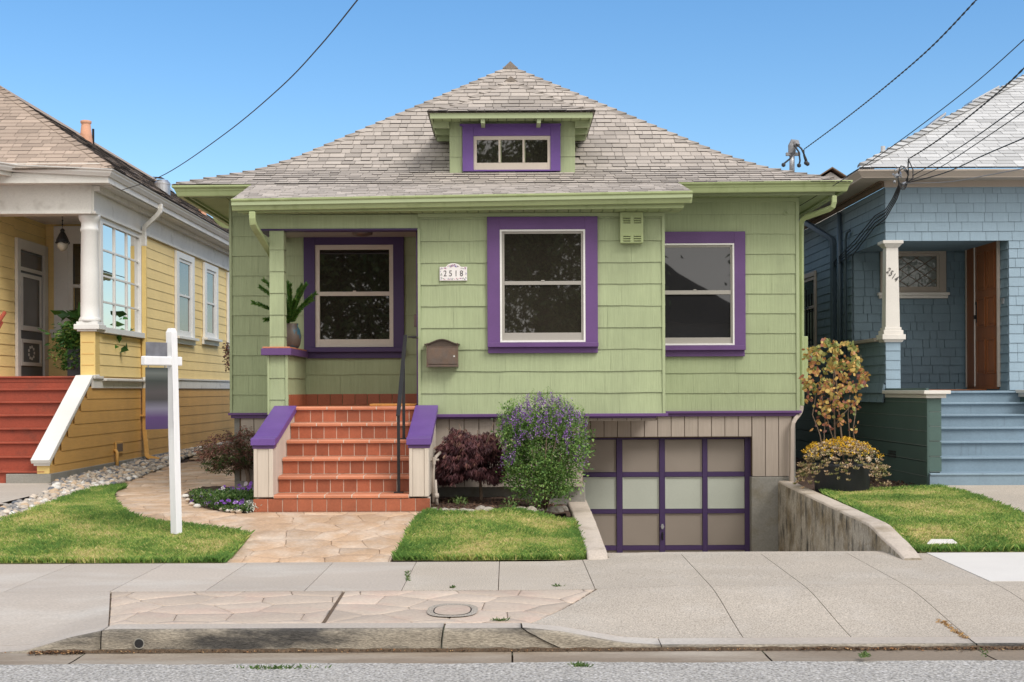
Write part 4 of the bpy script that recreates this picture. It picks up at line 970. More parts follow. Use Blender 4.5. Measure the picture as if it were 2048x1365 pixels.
m = MB(); m.box(EX0 + .02, EX1 - .02, EYD + .02, EYD + .045, 4.955, 5.025); m.box(EX0 + .02, EX0 + .045, EYD + .045, 18.3, 4.955, 5.025); m.box(EX1 - .045, EX1 - .02, EYD + .045, 18.3, 4.955, 5.025); m.build('dormer_fascia', m_green_trim, H, .002)
m = MB(); m.box(EX0 + .045, EX1 - .045, EYD + .045, 18.25, 5.005, 5.02); ds = m.build('dormer_soffit', m_dark, H)
soffit(ds, EX0 + .045, EX1 - .045, EYD + .045, DY - .01, 4.985, .12, 'y', m_soffit); soffit(ds, EX0 + .045, DX0 - .01, DY, 18.25, 4.985, .12, 'x', m_soffit); soffit(ds, DX1 + .01, EX1 - .045, DY, 18.25, 4.985, .12, 'x', m_soffit)
for px_ in (968, 1080): x = WX(px_, 16.8); m = MB(); m.py([(x - .025, 5.0), (x + .025, 5.0), (x + .025, 4.90), (x - .025, 4.90)], EYD + .05, DY - .012); m.build('bracket', m_green_trim, H, .003)
for sx_ in ((EX0 + .045, DX0), (DX1, EX1 - .045)):
    for y in (17.05, 17.5, 17.95): m = MB(); m.box(sx_[0], sx_[1], y, y + .05, 4.90, 4.985); m.build('rafter_tail', m_green_trim, H, .003)
# ---- electric panel and meter on the right wall
m = MB(); m.box(XR + .02, XR + .14, 17.1, 17.5, WZ(1600, 765, 17.1), WZ(1600, 673, 17.1)); mb_ = m.build('meter_box', m_gutter2, H, .008)
m = MB(); m.tube([(XR + .10, 17.55, WZ(1612, 711, 17.6)), (XR + .28, 17.55, WZ(1612, 711, 17.6))], .075, 16); m.build('meter', m_plastic, H, .006)
# ================================================================== STAIRS
SY, ST, SR = 14.2, .28, .1837
SZ = lambda i: .26 + SR * i
SXL, SXR = -2.482, -1.04
stair = thing('entry_stairs', 'terracotta tiled stairs with purple capped side walls up to the green house porch', 'stairs', ((SXL + SXR) / 2, SY, .26))
m = MB()
for i in range(1, 7): m.box(SXL, SXR, SY + (i - 1) * ST + .0115, 15.66, .1 if i == 1 else SZ(i - 1), SZ(i) - .003); m.box(SXL, SXR, SY + (i - 1) * ST - .018, SY + (i - 1) * ST + .0115, SZ(i) - .034, SZ(i) - .004)
m.box(-2.69, -.83, SY - .006, SY + .3, .1, SZ(1) - .05)
m.build('stair_core', m_grout, stair)
for i in range(1, 7):
    y = SY + (i - 1) * ST
    a, b = (SXL, SXR) if i > 1 else (-2.70, -.815)
    n = 10 if i > 1 else 12
    if i == 1: off = 0
    else: off = U(-.05, .05)
    xs_ = [a] + [a + off + (b - a) * k / n for k in range(1, n)] + [b]
    z0, z1 = (SZ(i - 1) + .004, SZ(i) - .045) if i > 1 else (.262, SZ(1) - .045)
    for p, q in zip(xs_, xs_[1:]):
        m = MB(); m.box(p + .0035, q - .0035, y + (.008 if i > 1 else -.012), y + .022, z0, z1, U(.88, 1.08)); m.build('riser_tile', m_tile, stair, .002)
    n2 = 5; off = U(-.08, .08); b2 = SXR; a2 = SXL
    xs_ = [a2] + [a2 + off + .02 + (b2 - a2) * k / n2 for k in range(1, n2)] + [b2]
    for p, q in zip(xs_, xs_[1:]):
        pr = [(y - .022, SZ(i) - .036), (y - .018, SZ(i) - .04), (y + .012, SZ(i) - .042), (y + .012, SZ(i) - .02), (y + ST - .004 if i < 6 else y + .27, SZ(i) - .02), (y + ST - .004 if i < 6 else y + .27, SZ(i)), (y - .008, SZ(i)), (y - .018, SZ(i) - .005), (y - .023, SZ(i) - .014)]
        m = MB(); m.px(pr, p + .006, q - .006, U(.93, 1.06)); m.build('tread_tile', m_tread, stair, .0015)
for (xa, xb, nm) in ((-2.69, -2.484, 0), (-1.038, -.83, 1)):
    y0 = SY + .0; ye = 15.62; zf = .968; ze = 1.30
    prof = [(y0, .415), (ye, .415), (ye, ze), (y0 + .13, zf + .015), (y0, zf)]
    m = MB(); m.px(prof, xa + .012, xb - .012); ck = m.build('side_wall', m_beige_w, stair)
    m = MB()
    for c, d in ((xa, xa + .035), (xb - .045, xb)): m.box(c, d, y0 - .016, y0, .42, zf)
    m.build('corner_trim', m_beige_w, ck, .002)
    bw_ = (xb - xa - .08); m = MB(); m.box(xa + .037, xb - .047, y0 - .008, y0, .42, zf); m.build('board', m_beige_w, ck, .002)
    y = y0 + .002                                     # vertical boards on the inner and outer faces
    for X_, sg in ((xa + .012, -1), (xb - .012, 1)):
        y = y0
        while y < ye - .02:
            y2 = min(y + .16, ye)
            zt = lambda yy: lerp(zf + .015, ze, (yy - y0 - .13) / (ye - y0 - .13)) if yy > y0 + .13 else zf
            x2 = X_ + sg * .011
            m = MB(); m.add([(X_, y + .003, .42), (X_, y2 - .003, .42), (X_, y2 - .003, zt(y2) - .003), (X_, y + .003, zt(y) - .003), (x2, y + .003, .42), (x2, y2 - .003, .42), (x2, y2 - .003, zt(y2) - .003), (x2, y + .003, zt(y) - .003)],
                             [(0, 1, 2, 3), (4, 7, 6, 5), (0, 4, 5, 1), (1, 5, 6, 2), (2, 6, 7, 3), (3, 7, 4, 0)], U(.96, 1.04)); m.build('board', m_beige_w, ck); y = y2
    th = .075
    o1, o2 = -.028, .028
    m = MB(); m.px([(y0 - .045, zf - .0), (y0 + .13, zf + .018), (ye + .0, ze + .0), (ye + .0, ze + th), (y0 + .13, zf + .018 + th), (y0 - .045, zf + th)], xa + o1, xb + o2)
    m.build('cap', m_purple_l, stair, .006)
    m = MB(); m.px([(y0 - .02, zf - .035), (y0 + .14, zf - .02), (y0 + .14, zf + .015), (y0 - .02, zf - .001)], xa - .012, xb + .012); m.build('cap_molding', m_purple, stair, .004)
rail_ = thing('handrail', 'black iron handrail on the right side of the terracotta stairs', 'handrail', (-1.16, 14.5, SZ(1)))
RXx = -1.165
y1_, y2_ = 14.38, 15.12; zr = lambda y: lerp(1.285, 2.155, (y - 14.36) / (15.4 - 14.36))
m = MB(); m.box(RXx - .016, RXx + .016, y1_ - .016, y1_ + .016, SZ(1), zr(y1_)); m.build('post', m_black, rail_, .003)
m = MB(); m.box(RXx - .016, RXx + .016, y2_ - .016, y2_ + .016, SZ(4), zr(y2_)); m.build('post', m_black, rail_, .003)
for y, z in ((y1_, SZ(1)), (y2_, SZ(4))): m = MB(); m.box(RXx - .05, RXx + .05, y - .05, y + .05, z, z + .012); m.build('foot_plate', m_black, rail_, .002)
m = MB(); m.px([(14.34, zr(14.34) - .0), (15.42, zr(15.42)), (15.42, zr(15.42) + .02), (14.34, zr(14.34) + .022)], RXx - .022, RXx + .022); m.build('rail', m_black, rail_, .003)
m = MB(); m.box(RXx + .03, -1.035, 15.38, 15.42, zr(15.4) - .0, zr(15.4) + .018); m.box(-1.10, -1.03, 15.42, 15.66, zr(15.4), zr(15.4) + .018); m.build('bracket', m_black, rail_, .002)
# mat
m = MB(); m.box(-1.62, -1.07, YB + .12, YB + .55, FZ + .002, FZ + .028)
tagp(m.build('doormat', m_jute, None, .006), 'orange brown coir doormat at the right end of the porch floor', 'doormat')
# ---- things on the bay wall
YF = YB - .018
def fx(a): return WX(a, YF, 700)
def fz(b, a=900): return WZ(a, b, YF)
mbx = thing('mailbox', 'weathered copper mailbox on the green wall beside the porch', 'mailbox', (fx(885), YF, fz(734)))
x0, x1, zb_, zt_ = fx(854.5), fx(916.5), fz(733), fz(689)
m = MB(); m.box(x0, x1, YF - .11, YF, zb_, zt_); m.build('body', m_copper, mbx, .004)
m = MB(); m.box(x0 + .014, x1 - .014, YF - .122, YF - .112, fz(729), fz(697)); dd = m.build('door', m_copper, mbx, .003)
m = MB(); m.box(x0 - .004, x1 + .004, YF - .125, YF, fz(734.5), fz(731.5)); m.box(x0 - .002, x0 + .013, YF - .118, YF - .11, fz(731), fz(687)); m.box(x1 - .013, x1 + .002, YF - .118, YF - .11, fz(731), fz(687)); m.box(x0 + .013, x1 - .013, YF - .118, YF - .11, fz(696.5), fz(694.5)); m.build('frame', m_copper, mbx, .002)
def arch(t): return fz(688.5 - 9.5 * (.5 - .5 * math.cos(2 * math.pi * cl((t - .04) / .92))) ** .8)
N_ = 24; xa, xb = fx(849.5), fx(920); poly = [(lerp(xa, xb, k / N_), arch(k / N_)) for k in range(N_ + 1)]
m = MB(); pts = [(x, z - .0) for x, z in poly]; low_ = [(x, z - .012) for x, z in poly][::-1]
m.py(pts + low_, YF - .135, YF); m.build('lid', m_copperd, mbx, 0)
m = MB(); m.py([(x, z - .013) for x, z in poly if x0 + .01 < x < x1 - .01][::1] + [(x1 - .012, fz(694)), (x0 + .012, fz(694))], YF - .112, YF - .1); m.build('front_plate', m_copperd, mbx)
m = MB(T=FR(YF - .122)); m.tube([(fx(909), 0, fz(713.5)), (fx(909), .006, fz(713.5))], .010, 12); lk = m.build('lock', m_white, dd); m = MB(T=FR(YF - .128)); m.box(fx(909) - .003, fx(909) + .003, 0, .001, fz(713.5) - .002, fz(713.5) + .004); m.build('keyhole', m_black, dd)
# house number plaque
pq = thing('number_plaque', 'white ceramic house number plaque with a flowered border reading 2518', 'plaque', (fx(907), YF, fz(562)))
PY = YF - .012
pl = [(fx(880), fz(562)), (fx(935), fz(562)), (fx(935), fz(534.5)), (fx(923), fz(534.5))] + [(fx(907.5 + 14 * math.cos(a)), fz(534.5 - 7.3 * math.sin(a))) for a in [math.pi * k / 14 for k in range(1, 14)]] + [(fx(892), fz(534.5)), (fx(880), fz(534.5))]
m = MB(); m.py(pl, PY - .006, PY + .012); m.build('plate', mat('plaque_glaze', (.80, .77, .76), .2, .02, 5, .02, 60, 0), pq, .003)
def txt(s, size, loc, rot, mt, par, name='number', shear=0.0, sp=1.0, ext=.001):
    c = bpy.data.curves.new(name, 'FONT'); c.body = s; c.size = size; c.align_x = 'CENTER'; c.align_y = 'CENTER'; c.extrude = ext; c.shear = shear; c.space_character = sp
    c.materials.append(mt); o = bpy.data.objects.new(name, c); COL.objects.link(o)
    o.matrix_world = Matrix.Translation(Vector(loc)) @ rot
    bpy.context.view_layer.update(); dg = bpy.context.evaluated_depsgraph_get()
    me = bpy.data.meshes.new_from_object(o.evaluated_get(dg)); me.transform(rot); bpy.data.objects.remove(o)
    n_ = bpy.data.objects.new(name, me); COL.objects.link(n_); n_.parent = par; n_.location = Vector(loc) - org(par); return n_
RF = Matrix.Rotation(R(90), 4, 'X')
m_ink = mat('ink', (.05, .045, .045), .5, .02, 4, .02, 60, 0, tone=False)
for k, ch in enumerate('2518'):
    txt(ch, .098, (fx(891 + 10.9 * k), PY - .0075, fz(548.2)), RF @ Matrix.Diagonal((.85, 1, 1, 1)), m_ink, pq)
m = MB(); rs = random.Random(4)
m_fl = mat('painted_flowers', (0, 0, 0), .3, .02, 5, .02, 60, 0, ramp=[(0, (.06, .10, .07)), (.34, (.20, .25, .22)), (.36, (.45, .13, .20)), (.68, (.55, .25, .35)), (.7, (.14, .14, .35)), (1, (.3, .25, .5))])
def dab(x, z, r, t):
    a0 = rs.uniform(0, 6); m.add([(x + r * math.cos(a0 + k * 1.2566) * rs.uniform(.6, 1), PY - .0072 - t * .0004, z + r * math.sin(a0 + k * 1.2566) * rs.uniform(.6, 1)) for k in range(5)], [(0, 1, 2, 3, 4)], t)
for k in range(150):
    s = rs.random()
    if s < .3: x, z = rs.uniform(882, 933), rs.uniform(557, 560)
    elif s < .55: x, z = rs.choice([rs.uniform(881.5, 885), rs.uniform(930, 933.5)]), rs.uniform(536, 560)
    elif s < .7: x, z = rs.choice([rs.uniform(882, 893), rs.uniform(922, 933)]), rs.uniform(536, 538.5)
    else: a = rs.uniform(.1, 3.04); q = rs.uniform(.35, .9); x, z = 907.5 + 13 * q * math.cos(a), 535.5 - 6.6 * q * math.sin(a)
    dab(fx(x), fz(z), rs.uniform(.003, .008), rs.random())
tagp(m.build('painted_border', m_fl, pq), kind='stuff')
# green vented box
vb = thing('vent_box', 'light green louvred metal box at the top right of the bay wall', 'vent', (fx(1263), YF, fz(489, 1263)))
m = MB(); m.box(fx(1240), fx(1286.5), YF - .085, YF, fz(488.5, 1263), fz(425.5, 1263)); m.build('body', m_gutter2, vb, .012)
for py0 in (437, 441.5, 446, 473, 477.5, 482):
    for ca in (1253.5, 1274.5):
        m = MB(); xa, xb = fx(ca - 7), fx(ca + 7); z = fz(py0, 1263)
        m.px([(YF - .086, z - .011), (YF - .096, z - .006), (YF - .086, z + .006)], xa, xb); m.build('louvre', m_gutter2, vb)
        m = MB(); m.box(xa, xb, YF - .0868, YF - .084, z - .017, z - .0112); m.build('slot', m_dark, vb)
# small iron ring on the wall of the right wing
hk = MB(T=FR(YM - .015)); cxh, czh = W(1571, 427, YM); hk.tube([(cxh + .022 * math.cos(a), .012, czh + .022 * math.sin(a)) for a in [k * math.pi / 8 for k in range(17)]], .006, 6); hk.tube([(cxh, 0, czh + .03), (cxh, .02, czh + .02)], .007, 6)
tagp(hk.build('wall_hook', m_green_trim), 'small green painted ring hook high on the right wing wall', 'hook')
# pipes beside the stairs on the right
hp = thing('garden_tap', 'beige painted pipes with a tap against the right side of the stairs', 'tap', (-.78, 14.6, .27))
m = MB(); m.tube([P3(866, 1005, 14.55), P3(867, 925, 14.55), P3(872, 914, 14.6), P3(880, 906, 14.9)], .018, 8); m.build('pipe', m_beige, hp, 0, True)
m = MB(); m.tube([P3(874, 1010, 14.6), P3(872, 990, 14.6), P3(870, 960, 14.6)], .02, 8); m.lathe(*W(872, 992, 14.6)[:1], 14.6, [(.03, WZ(872, 997, 14.6)), (.034, WZ(872, 992, 14.6)), (.03, WZ(872, 987, 14.6))], 12); m.build('pipe', m_taupeb, hp, 0, True)
m = MB(); m.tube([P3(858, 922, 14.55), P3(878, 920, 14.55)], .012, 8); m.tube([P3(868, 915, 14.5), P3(868, 929, 14.5)], .02, 8); m.build('valve', m_taupeb, hp)
# ================================================================== THE YELLOW HOUSE (left)
QX, QY = -6.3, 20.45                                    # side wall plane, front wall plane
FZY = 1.785
YH = thing('yellow_house', 'yellow house with white trim and tan shingled roof on the left', 'house', (QX - 1, QY, .3))
TS = SX(QX, 1)
m = MB(); m.box(-12, QX, 23.1, 34, 1.0, 4.68); m.box(-12, QX, 20.65, 34, .3, 1.775); m.each('wall', m_och, YH)
# ochre boards below, yellow boards above, on the side
dwl = MB(); dwl.box(-6.5, QX - .001, 23.1, 34, 1.79, 4.3); side = dwl.build('side_wall', m_yel, YH)
base = MB(); base.box(-6.5, QX - .001, 18.4, 20.3, .3, .42); basew = base.build('base_wall', m_och, YH)
def capslope(z): return (18.42 if z < .52 else 18.42 + (z - .52) / (1.62 - .52) * 1.75, 33.5)
courses(TS, 18.4, 33.5, .42, 1.62, .182, .010, None, m_och, basew, 'siding_board', slope=capslope, start=.42 - .07)
courses(TS, 23.12, 33.5, 1.80, 4.26, .175, .010, None, m_yel, side, 'siding_board')
# band at floor height
m = MB(TS); m.box(20.25, 33.5, 0, .03, 1.60, 1.76); m.box(20.25, 20.7, 0, .06, 1.745, 1.785); m.box(20.7, 23.2, .0, .10, 1.715, 1.745); m.box(23.0, 33.5, 0, .05, 1.76, 1.79); m.build('water_table', m_white_g, YH, .004)
# foundation
m = MB(); m.box(-6.9, QX + .02, 18.38, 33.5, 0, .42); m.build('foundation', m_found, YH, .01)
# low porch wall below the glazed screen, porch corner post and column
m = MB(); m.box(-6.46, QX - .001, 20.62, 23.1, 1.78, 2.45); pw_ = m.build('porch_wall', m_yel, YH)
courses(TS, 20.66, 23.0, 1.79, 2.44, .175, .012, None, m_yel, pw_, 'siding_board')
m = MB(); m.box(-6.52, -6.29, QY - .02, QY + .2, 1.78, 2.47); pst = m.build('porch_post', m_yelp, YH, .004)
for z in (1.95, 2.12, 2.30): m = MB(); m.box(-6.50, -6.31, QY - .024, QY - .018, z, z + .008); m.build('groove', m_och, pst)
m = MB(); m.box(-6.56, -6.25, QY - .06, QY + .24, 2.47, 2.50); m.box(-6.60, -6.21, QY - .09, QY + .28, 2.50, 2.58); m.box(-6.57, -6.24, QY - .06, QY + .26, 2.58, 2.62); m.build('post_cap', m_white, YH, .008)
m = MB(); cx, cy = -6.405, QY + .09
m.lathe(cx, cy, [(.165, 2.62), (.17, 2.65), (.155, 2.68), (.14, 2.70), (.138, 2.9), (.135, 3.4), (.126, 4.0), (.14, 4.02), (.14, 4.05), (.126, 4.07), (.126, 4.15), (.15, 4.18), (.165, 4.24), (.165, 4.26)], 28); m.build('column', m_white, YH, 0, True)
# glazed screen 3 x 4 in the side plane
za, zb_ = 2.55, 4.22; ya, yb_ = 20.72, 23.0
m = MB(TS); m.box(ya, ya + .13, -.06, .01, za, 4.26); m.box(yb_ - .07, yb_ + .03, -.06, .03, za - .0, 4.26); m.box(ya + .13, yb_ - .07, -.06, .01, 4.18, 4.26); m.box(ya, yb_ + .1, -.1, .09, 2.46, 2.55); scr = m.build('glazed_screen', m_white, YH, .004)
gx0, gx1, gz0, gz1 = ya + .13, yb_ - .07, 2.55, 4.18
for k in (1, 2): y = lerp(gx0, gx1, k / 3); m = MB(TS); m.box(y - .022, y + .022, -.045, -.005, gz0, gz1); m.build('muntin', m_white, scr)
for k in (1, 2, 3):
    z = lerp(gz0, gz1, k / 4)
    for j in range(3): m = MB(TS); m.box(lerp(gx0, gx1, j / 3) + (.023 if j else 0), lerp(gx0, gx1, (j + 1) / 3) - (.023 if j < 2 else 0), -.042, -.008, z - .014, z + .014); m.build('muntin', m_white, scr)
for j in range(3):
    for k in range(4): m = MB(TS); m.box(lerp(gx0, gx1, j / 3), lerp(gx0, gx1, (j + 1) / 3), -.03, -.026, lerp(gz0, gz1, k / 4), lerp(gz0, gz1, (k + 1) / 4)); m.build('pane', m_glass_c, scr)
# frieze, soffit, fascia and gutter
ex, ey = -5.85, 19.9
m = MB(TS); m.box(QY - .12, 34, 0, .03, 4.26, 4.68); m.box(QY - .12, 34, .03, .055, 4.26, 4.30); m.box(QY - .12, 34, .03, .12, 4.60, 4.68); m.build('frieze', m_white_g, YH, .004)
m = MB(); m.box(-12, QX - .0, QY - .13, QY - .10, 4.26, 4.70); m.box(-12, QX, QY - .155, QY - .13, 4.255, 4.295); m.box(-12, QX, QY - .1, QY + .2, 4.26, 4.30); m.box(-12, QX - .02, QY + .2, 23.1, 4.44, 4.47); m.build('porch_frieze', m_white_g, YH, .004)
m = MB(); m.box(-12, ex - .14, ey + .14, QY, 4.69, 4.71); m.box(QX, ex - .14, QY, 34, 4.69, 4.71); sf_ = m.build('soffit', m_white_g, YH)
y = ey + .14
for k in range(4): m = MB(); xk = QX + .03 + k * .07; m.box(xk, xk + .064, QY - .1, 34, 4.672, 4.688, U(.93, 1.02)); m.build('soffit_strip', m_white_g, sf_)
m = MB(); m.box(-12, ex - .2, ey + .135, ey + .15, 4.69, 4.98); m.build('fascia', m_white_g, YH)
m = MB(); m.sweep([(-12, ey + .12, 4.72 + .0), (ex - .12, ey + .12, 4.72), (ex - .12, 34, 4.72)], [(0, -.045), (.02, -.045), (.02, .11), (0, .11)]); m.build('fascia', m_white_g, YH, .003)
YG = [(0, -.10), (.05, -.10), (.06, -.085), (.09, -.05), (.095, -.03), (.12, -.015), (.125, 0), (.105, 0), (.105, -.015), (0, -.015)]
m = MB(); m.sweep([(-7.35, ey + .10, 4.865 + .075), (ex - .12, ey + .10, 4.865), (ex - .12, 34, 4.865)], YG); m.build('gutter', m_white, YH, .003)
m = MB(); m.sweep([(-7.9, ey - .75, 4.93), (-7.42, ey + .02, 4.94), (-7.35, ey + .10, 4.94)], YG); m.build('gutter', m_white, YH, .003)
m = MB(); m.hexa([(-9, 18.9, 4.78), (-7.95, 18.9, 4.78), (-7.40, ey + .1, 4.78), (-9, ey + .1, 4.78), (-9, 18.9, 4.97), (-7.95, 18.9, 4.90), (-7.40, ey + .1, 4.94), (-9, ey + .1, 5.4)]); m.build('gable_edge', m_white_g, YH)
# roof
YP = [(0, 4.87), (2.7, 6.69)]
q = [[(ex, ey, 4.86), (-12, ey, 4.86), (-12, ey + 2.7, 6.68), (ex - 2.7, ey + 2.7, 6.68)], [(ex, ey, 4.86), (ex - 2.7, ey + 2.7, 6.68), (ex - 2.7, 34, 6.68), (ex, 34, 4.86)]]
yrf = deck('roof', q, m_shing_y, YH)
pcs = roof_pieces(YP, lambda r: -9.6, lambda r: ex - r - .02, .135, (.12, .34), lambda a, r, z: (a, ey + r, z + (.07 if r < .1 else .03 * 0) * cl((ex - a) / 1.6) * 0), tvar=(.82, 1.06), th=(.006, .012))
emit(pcs, 'roof_shingle', m_shing_y, yrf, 298, 'roof_shingle_courses')
ps = roof_pieces(YP, lambda r: ey + r, lambda r: 33, .135, (.4, .9), lambda a, r, z: (ex - r, a, z), tvar=(.7, 1.06)); m = MB()
for p in ps: m.add(p[1], p[2], list(p[3]))
tagp(m.build('side_roof_courses', m_shing_y, yrf), kind='stuff')
hip_caps([(ex - .03, ey + .03, 4.90), (ex - 2.7, ey + 2.7, 6.70)], (-1, 0, 0), (0, 1, 0), .11, .2, m_shing_y, yrf)
m = MB(); m.add([(ex - 2.82, ey + 2.65, 6.66), (ex - 2.7, ey + 2.6, 6.74), (ex - 2.58, ey + 2.65, 6.62), (ex - 2.82, 34, 6.66), (ex - 2.7, 34, 6.74), (ex - 2.58, 34, 6.62)], [(0, 1, 4, 3), (1, 2, 5, 4), (0, 2, 1)], .85); m.build('ridge_cap', m_shing_y, yrf)
# side windows
m_blind = glass_dark('window_with_shade', (.10, .095, .09), 1.6)
for (y0, y1, z0, nm) in ((25.3, 26.75, 2.60, 0), (27.65, 28.95, 2.66, 1), (30.0, 31.3, 2.6, 2)):
    zt_ = 4.22
    window(YH, SX(QX + .014, 1), (y0, y1, z0, zt_), (y0 + .2, y1 - .2, z0 + .02, zt_ - .12), [(y0 + .29, y1 - .29, 3.42, zt_ - .18), (y0 + .29, y1 - .29, z0 + .12, 3.38)],
           (y0 - .08, y1 + .08, z0, z0 - .05, z0 - .14), m_white, None, m_white, m_blind if nm < 2 else m_glass, rail=(3.38, 3.42), proud=.05, sill_out=.07)
# corner boards, downspout
m = MB(TS); m.box(23.0, 23.1, 0, .03, 1.79, 4.26); m.build('corner_board', m_yelp, YH, .003)
def at_side(px, py, d=.06):                              # a point on the side plane behind a photo pixel
    X_ = QX + d; Y_ = 20
    for _ in range(8): Y_ = X_ * F / ((px - VX) - (py - VY) * TH)
    return (X_, Y_, WZ(px, py, Y_))
a = at_side(287, 450); yd = a[1]
spout(YH, [(ex - .07, yd - .1, 4.76), (ex - .07, yd - .1, 4.62), (QX + .08, yd - .05, 4.36), (QX + .07, yd, 4.25), (QX + .07, yd, 4.05)], .085, m_white_g)
spout(YH, [(QX + .07, yd, 4.05), (QX + .07, yd, 1.79)], .085, m_yelp); spout(YH, [(QX + .08, yd, 1.80), (QX + .08, yd, 1.60)], .085, m_white_g)
e = at_side(288, 860)
spout(YH, [(QX + .07, yd, 1.60), (QX + .07, yd, .86), (QX + .12, yd - .05, .55), (QX + .13, yd - .1, .42), (QX + .42, yd - .25, .36), (QX + .5, yd - .3, .29)], .085, m_och)
m = MB(TS); m.box(yd - .07, yd + .07, .0, .13, 1.12, 1.15); m.build('strap', m_och, YH)
v0, v1 = at_side(236, 900), at_side(250, 900)
m = MB(TS); m.box(v0[1], v1[1], .01, .035, .545, .735); vt = m.build('foundation_vent', m_och, YH, .003); m = MB(TS); m.box(v0[1] + .04, v1[1] - .04, .034, .037, .575, .705); m.build('grille', m_bark, vt)
p_ = at_side(233, 905); m = MB(); m.tube([(QX, p_[1] + .05, .60), (QX + .05, p_[1] + .02, .60), (QX + .07, p_[1], .57), (QX + .07, p_[1], .26)], .028, 8); m.build('pipe', m_och, YH, 0, True)
# porch: floor, ceiling, rear wall with window, door wall with door
m = MB(); m.box(-12, -6.4, QY - .15, 23.1, 1.70, 1.785); m.build('porch_floor', m_red, YH)
m = MB(); m.box(-12, -8.0, 20.5, 23.1, 1.78, 4.44); inw = m.build('inner_wall', m_yel, YH)
courses(FR(20.5), -12, -8.0, 1.785, 4.26, .175, .012, None, m_yel, inw, 'siding_board')
bw2 = MB(); bw2.box(-8.0, QX, 23.08, 23.14, 1.78, 4.44); rear = bw2.build('rear_wall', m_yel, YH)
courses(FR(23.07), -7.96, -6.5, 1.785, 4.44, .175, .012, None, m_yel, rear, 'siding_board')
doorw = MB(); doorw.box(-8.02, -7.97, 20.5, 23.05, 1.785, 4.44); dwl = doorw.build('door_wall', m_yel, YH)
courses(SX(-7.96, 1), 20.5, 21.6, 1.785, 4.44, .175, .012, None, m_yel, dwl, 'siding_board'); courses(SX(-7.96, 1), 21.6, 23.05, 4.02, 4.44, .175, .012, None, m_yel, dwl, 'siding_board')
T2 = SX(-7.95, 1)
m = MB(T2); m.box(21.6, 21.74, 0, .05, 1.79, 4.05); m.box(22.85, 23.04, 0, .05, 1.79, 4.05); m.box(21.74, 22.85, 0, .05, 3.88, 4.05); m.build('door_casing', m_offw, YH, .004)
m = MB(T2); m.box(21.74, 22.85, -.01, .012, 1.79, 3.88); dr = m.build('front_door', m_grey, YH)
m = MB(T2); m.box(21.74, 22.85, .0, .03, 3.54, 3.6); m.box(21.82, 21.9, .012, .03, 2.62, 3.5); m.box(22.7, 22.77, .012, .03, 2.62, 3.5); m.box(21.9, 22.7, .012, .03, 3.44, 3.5); m.box(21.82, 22.77, .012, .04, 2.56, 2.64)
m.box(21.82, 21.9, .012, .03, 1.98, 2.42); m.box(22.7, 22.77, .012, .03, 1.98, 2.42); m.box(21.9, 22.7, .012, .03, 2.36, 2.42); m.box(21.9, 22.7, .012, .03, 1.98, 2.04); m.build('molding', m_offw, dr, .002)
m = MB(T2); m.box(21.9, 22.7, .012, .016, 2.64, 3.44); m.box(21.8, 22.8, .012, .016, 3.6, 3.84); m.build('pane', m_blind, dr)
m = MB(T2)
for k in range(9):
    a = k * 2 * math.pi / 9; m.box(22.3 + .13 * math.cos(a) - .03, 22.3 + .13 * math.cos(a) + .03, .018, .022, 2.2 + .10 * math.sin(a) - .022, 2.2 + .10 * math.sin(a) + .022)
m.build('wreath_ornament', m_offw, dr)
window(YH, FR(23.045), (-7.79, -6.42, 2.62, 4.40), (-7.55, -6.55, 2.66, 4.16), [(-7.47, -6.63, 3.40, 4.10), (-7.45, -6.65, 2.74, 3.34)], (-7.85, -6.4, 2.62, 2.56, 2.48), m_white, None, m_white, m_glass, rail=(3.34, 3.40), proud=.05)
m = MB(); m.box(-7.9, -7.2, 22.0, 22.6, 1.787, 1.80); tagp(m.build('doormat', m_wood), 'brown doormat in front of the slate grey door on the yellow porch', 'doormat')
# red stairs and white sloping cap
rs_ = thing('red_stairs', 'dark red painted wooden stairs up to the yellow porch', 'stairs', (-8, 18.4, .27))
for i in range(1, 9):
    y = 18.4 + (i - 1) * .27; z = .27 + (i - .0) * .1895; xr = -6.47 if i > 1 else -6.36
    m = MB(); m.box(-12, xr, y + .02, 20.5, z - .19, z - .03); m.build('riser', m_red, rs_)
    m = MB(); m.box(-12, xr, y - .02, y + .29 if i < 8 else 20.6, z - .029, z); m.build('tread', m_red, rs_, .008)
m = MB(); m.box(-6.47, QX - .0, 18.38, 18.5, .42, .60); ckk = m.build('stringer_end', m_yelp, YH, .004)
m = MB(); m.px([(18.42, .42), (20.4, .42), (20.4, 1.62), (20.3, 1.62), (18.42, .52)], -6.46, -6.32); m.build('stair_side', m_och, YH)
m = MB(); m.px([(18.30, .565), (20.22, 1.75), (20.55, 1.775), (20.55, 1.81), (20.20, 1.795), (18.27, .615)], -6.52, -6.26); m.px([(18.34, .53), (20.24, 1.71), (20.24, 1.75), (18.33, .565)], -6.50, -6.28); m.build('stair_cap', m_white, YH, .004)
m = MB(); m.tube([P3(-20, 665, 19.0), P3(0, 640, 19.4), P3(9, 626, 19.6)], .03, 8); m.tube([P3(-20, 690, 19.0), P3(4, 645, 19.5)], .02, 8)
tagp(m.build('stair_rail', m_red), 'dark red sloping handrail cut off by the left edge', 'handrail')
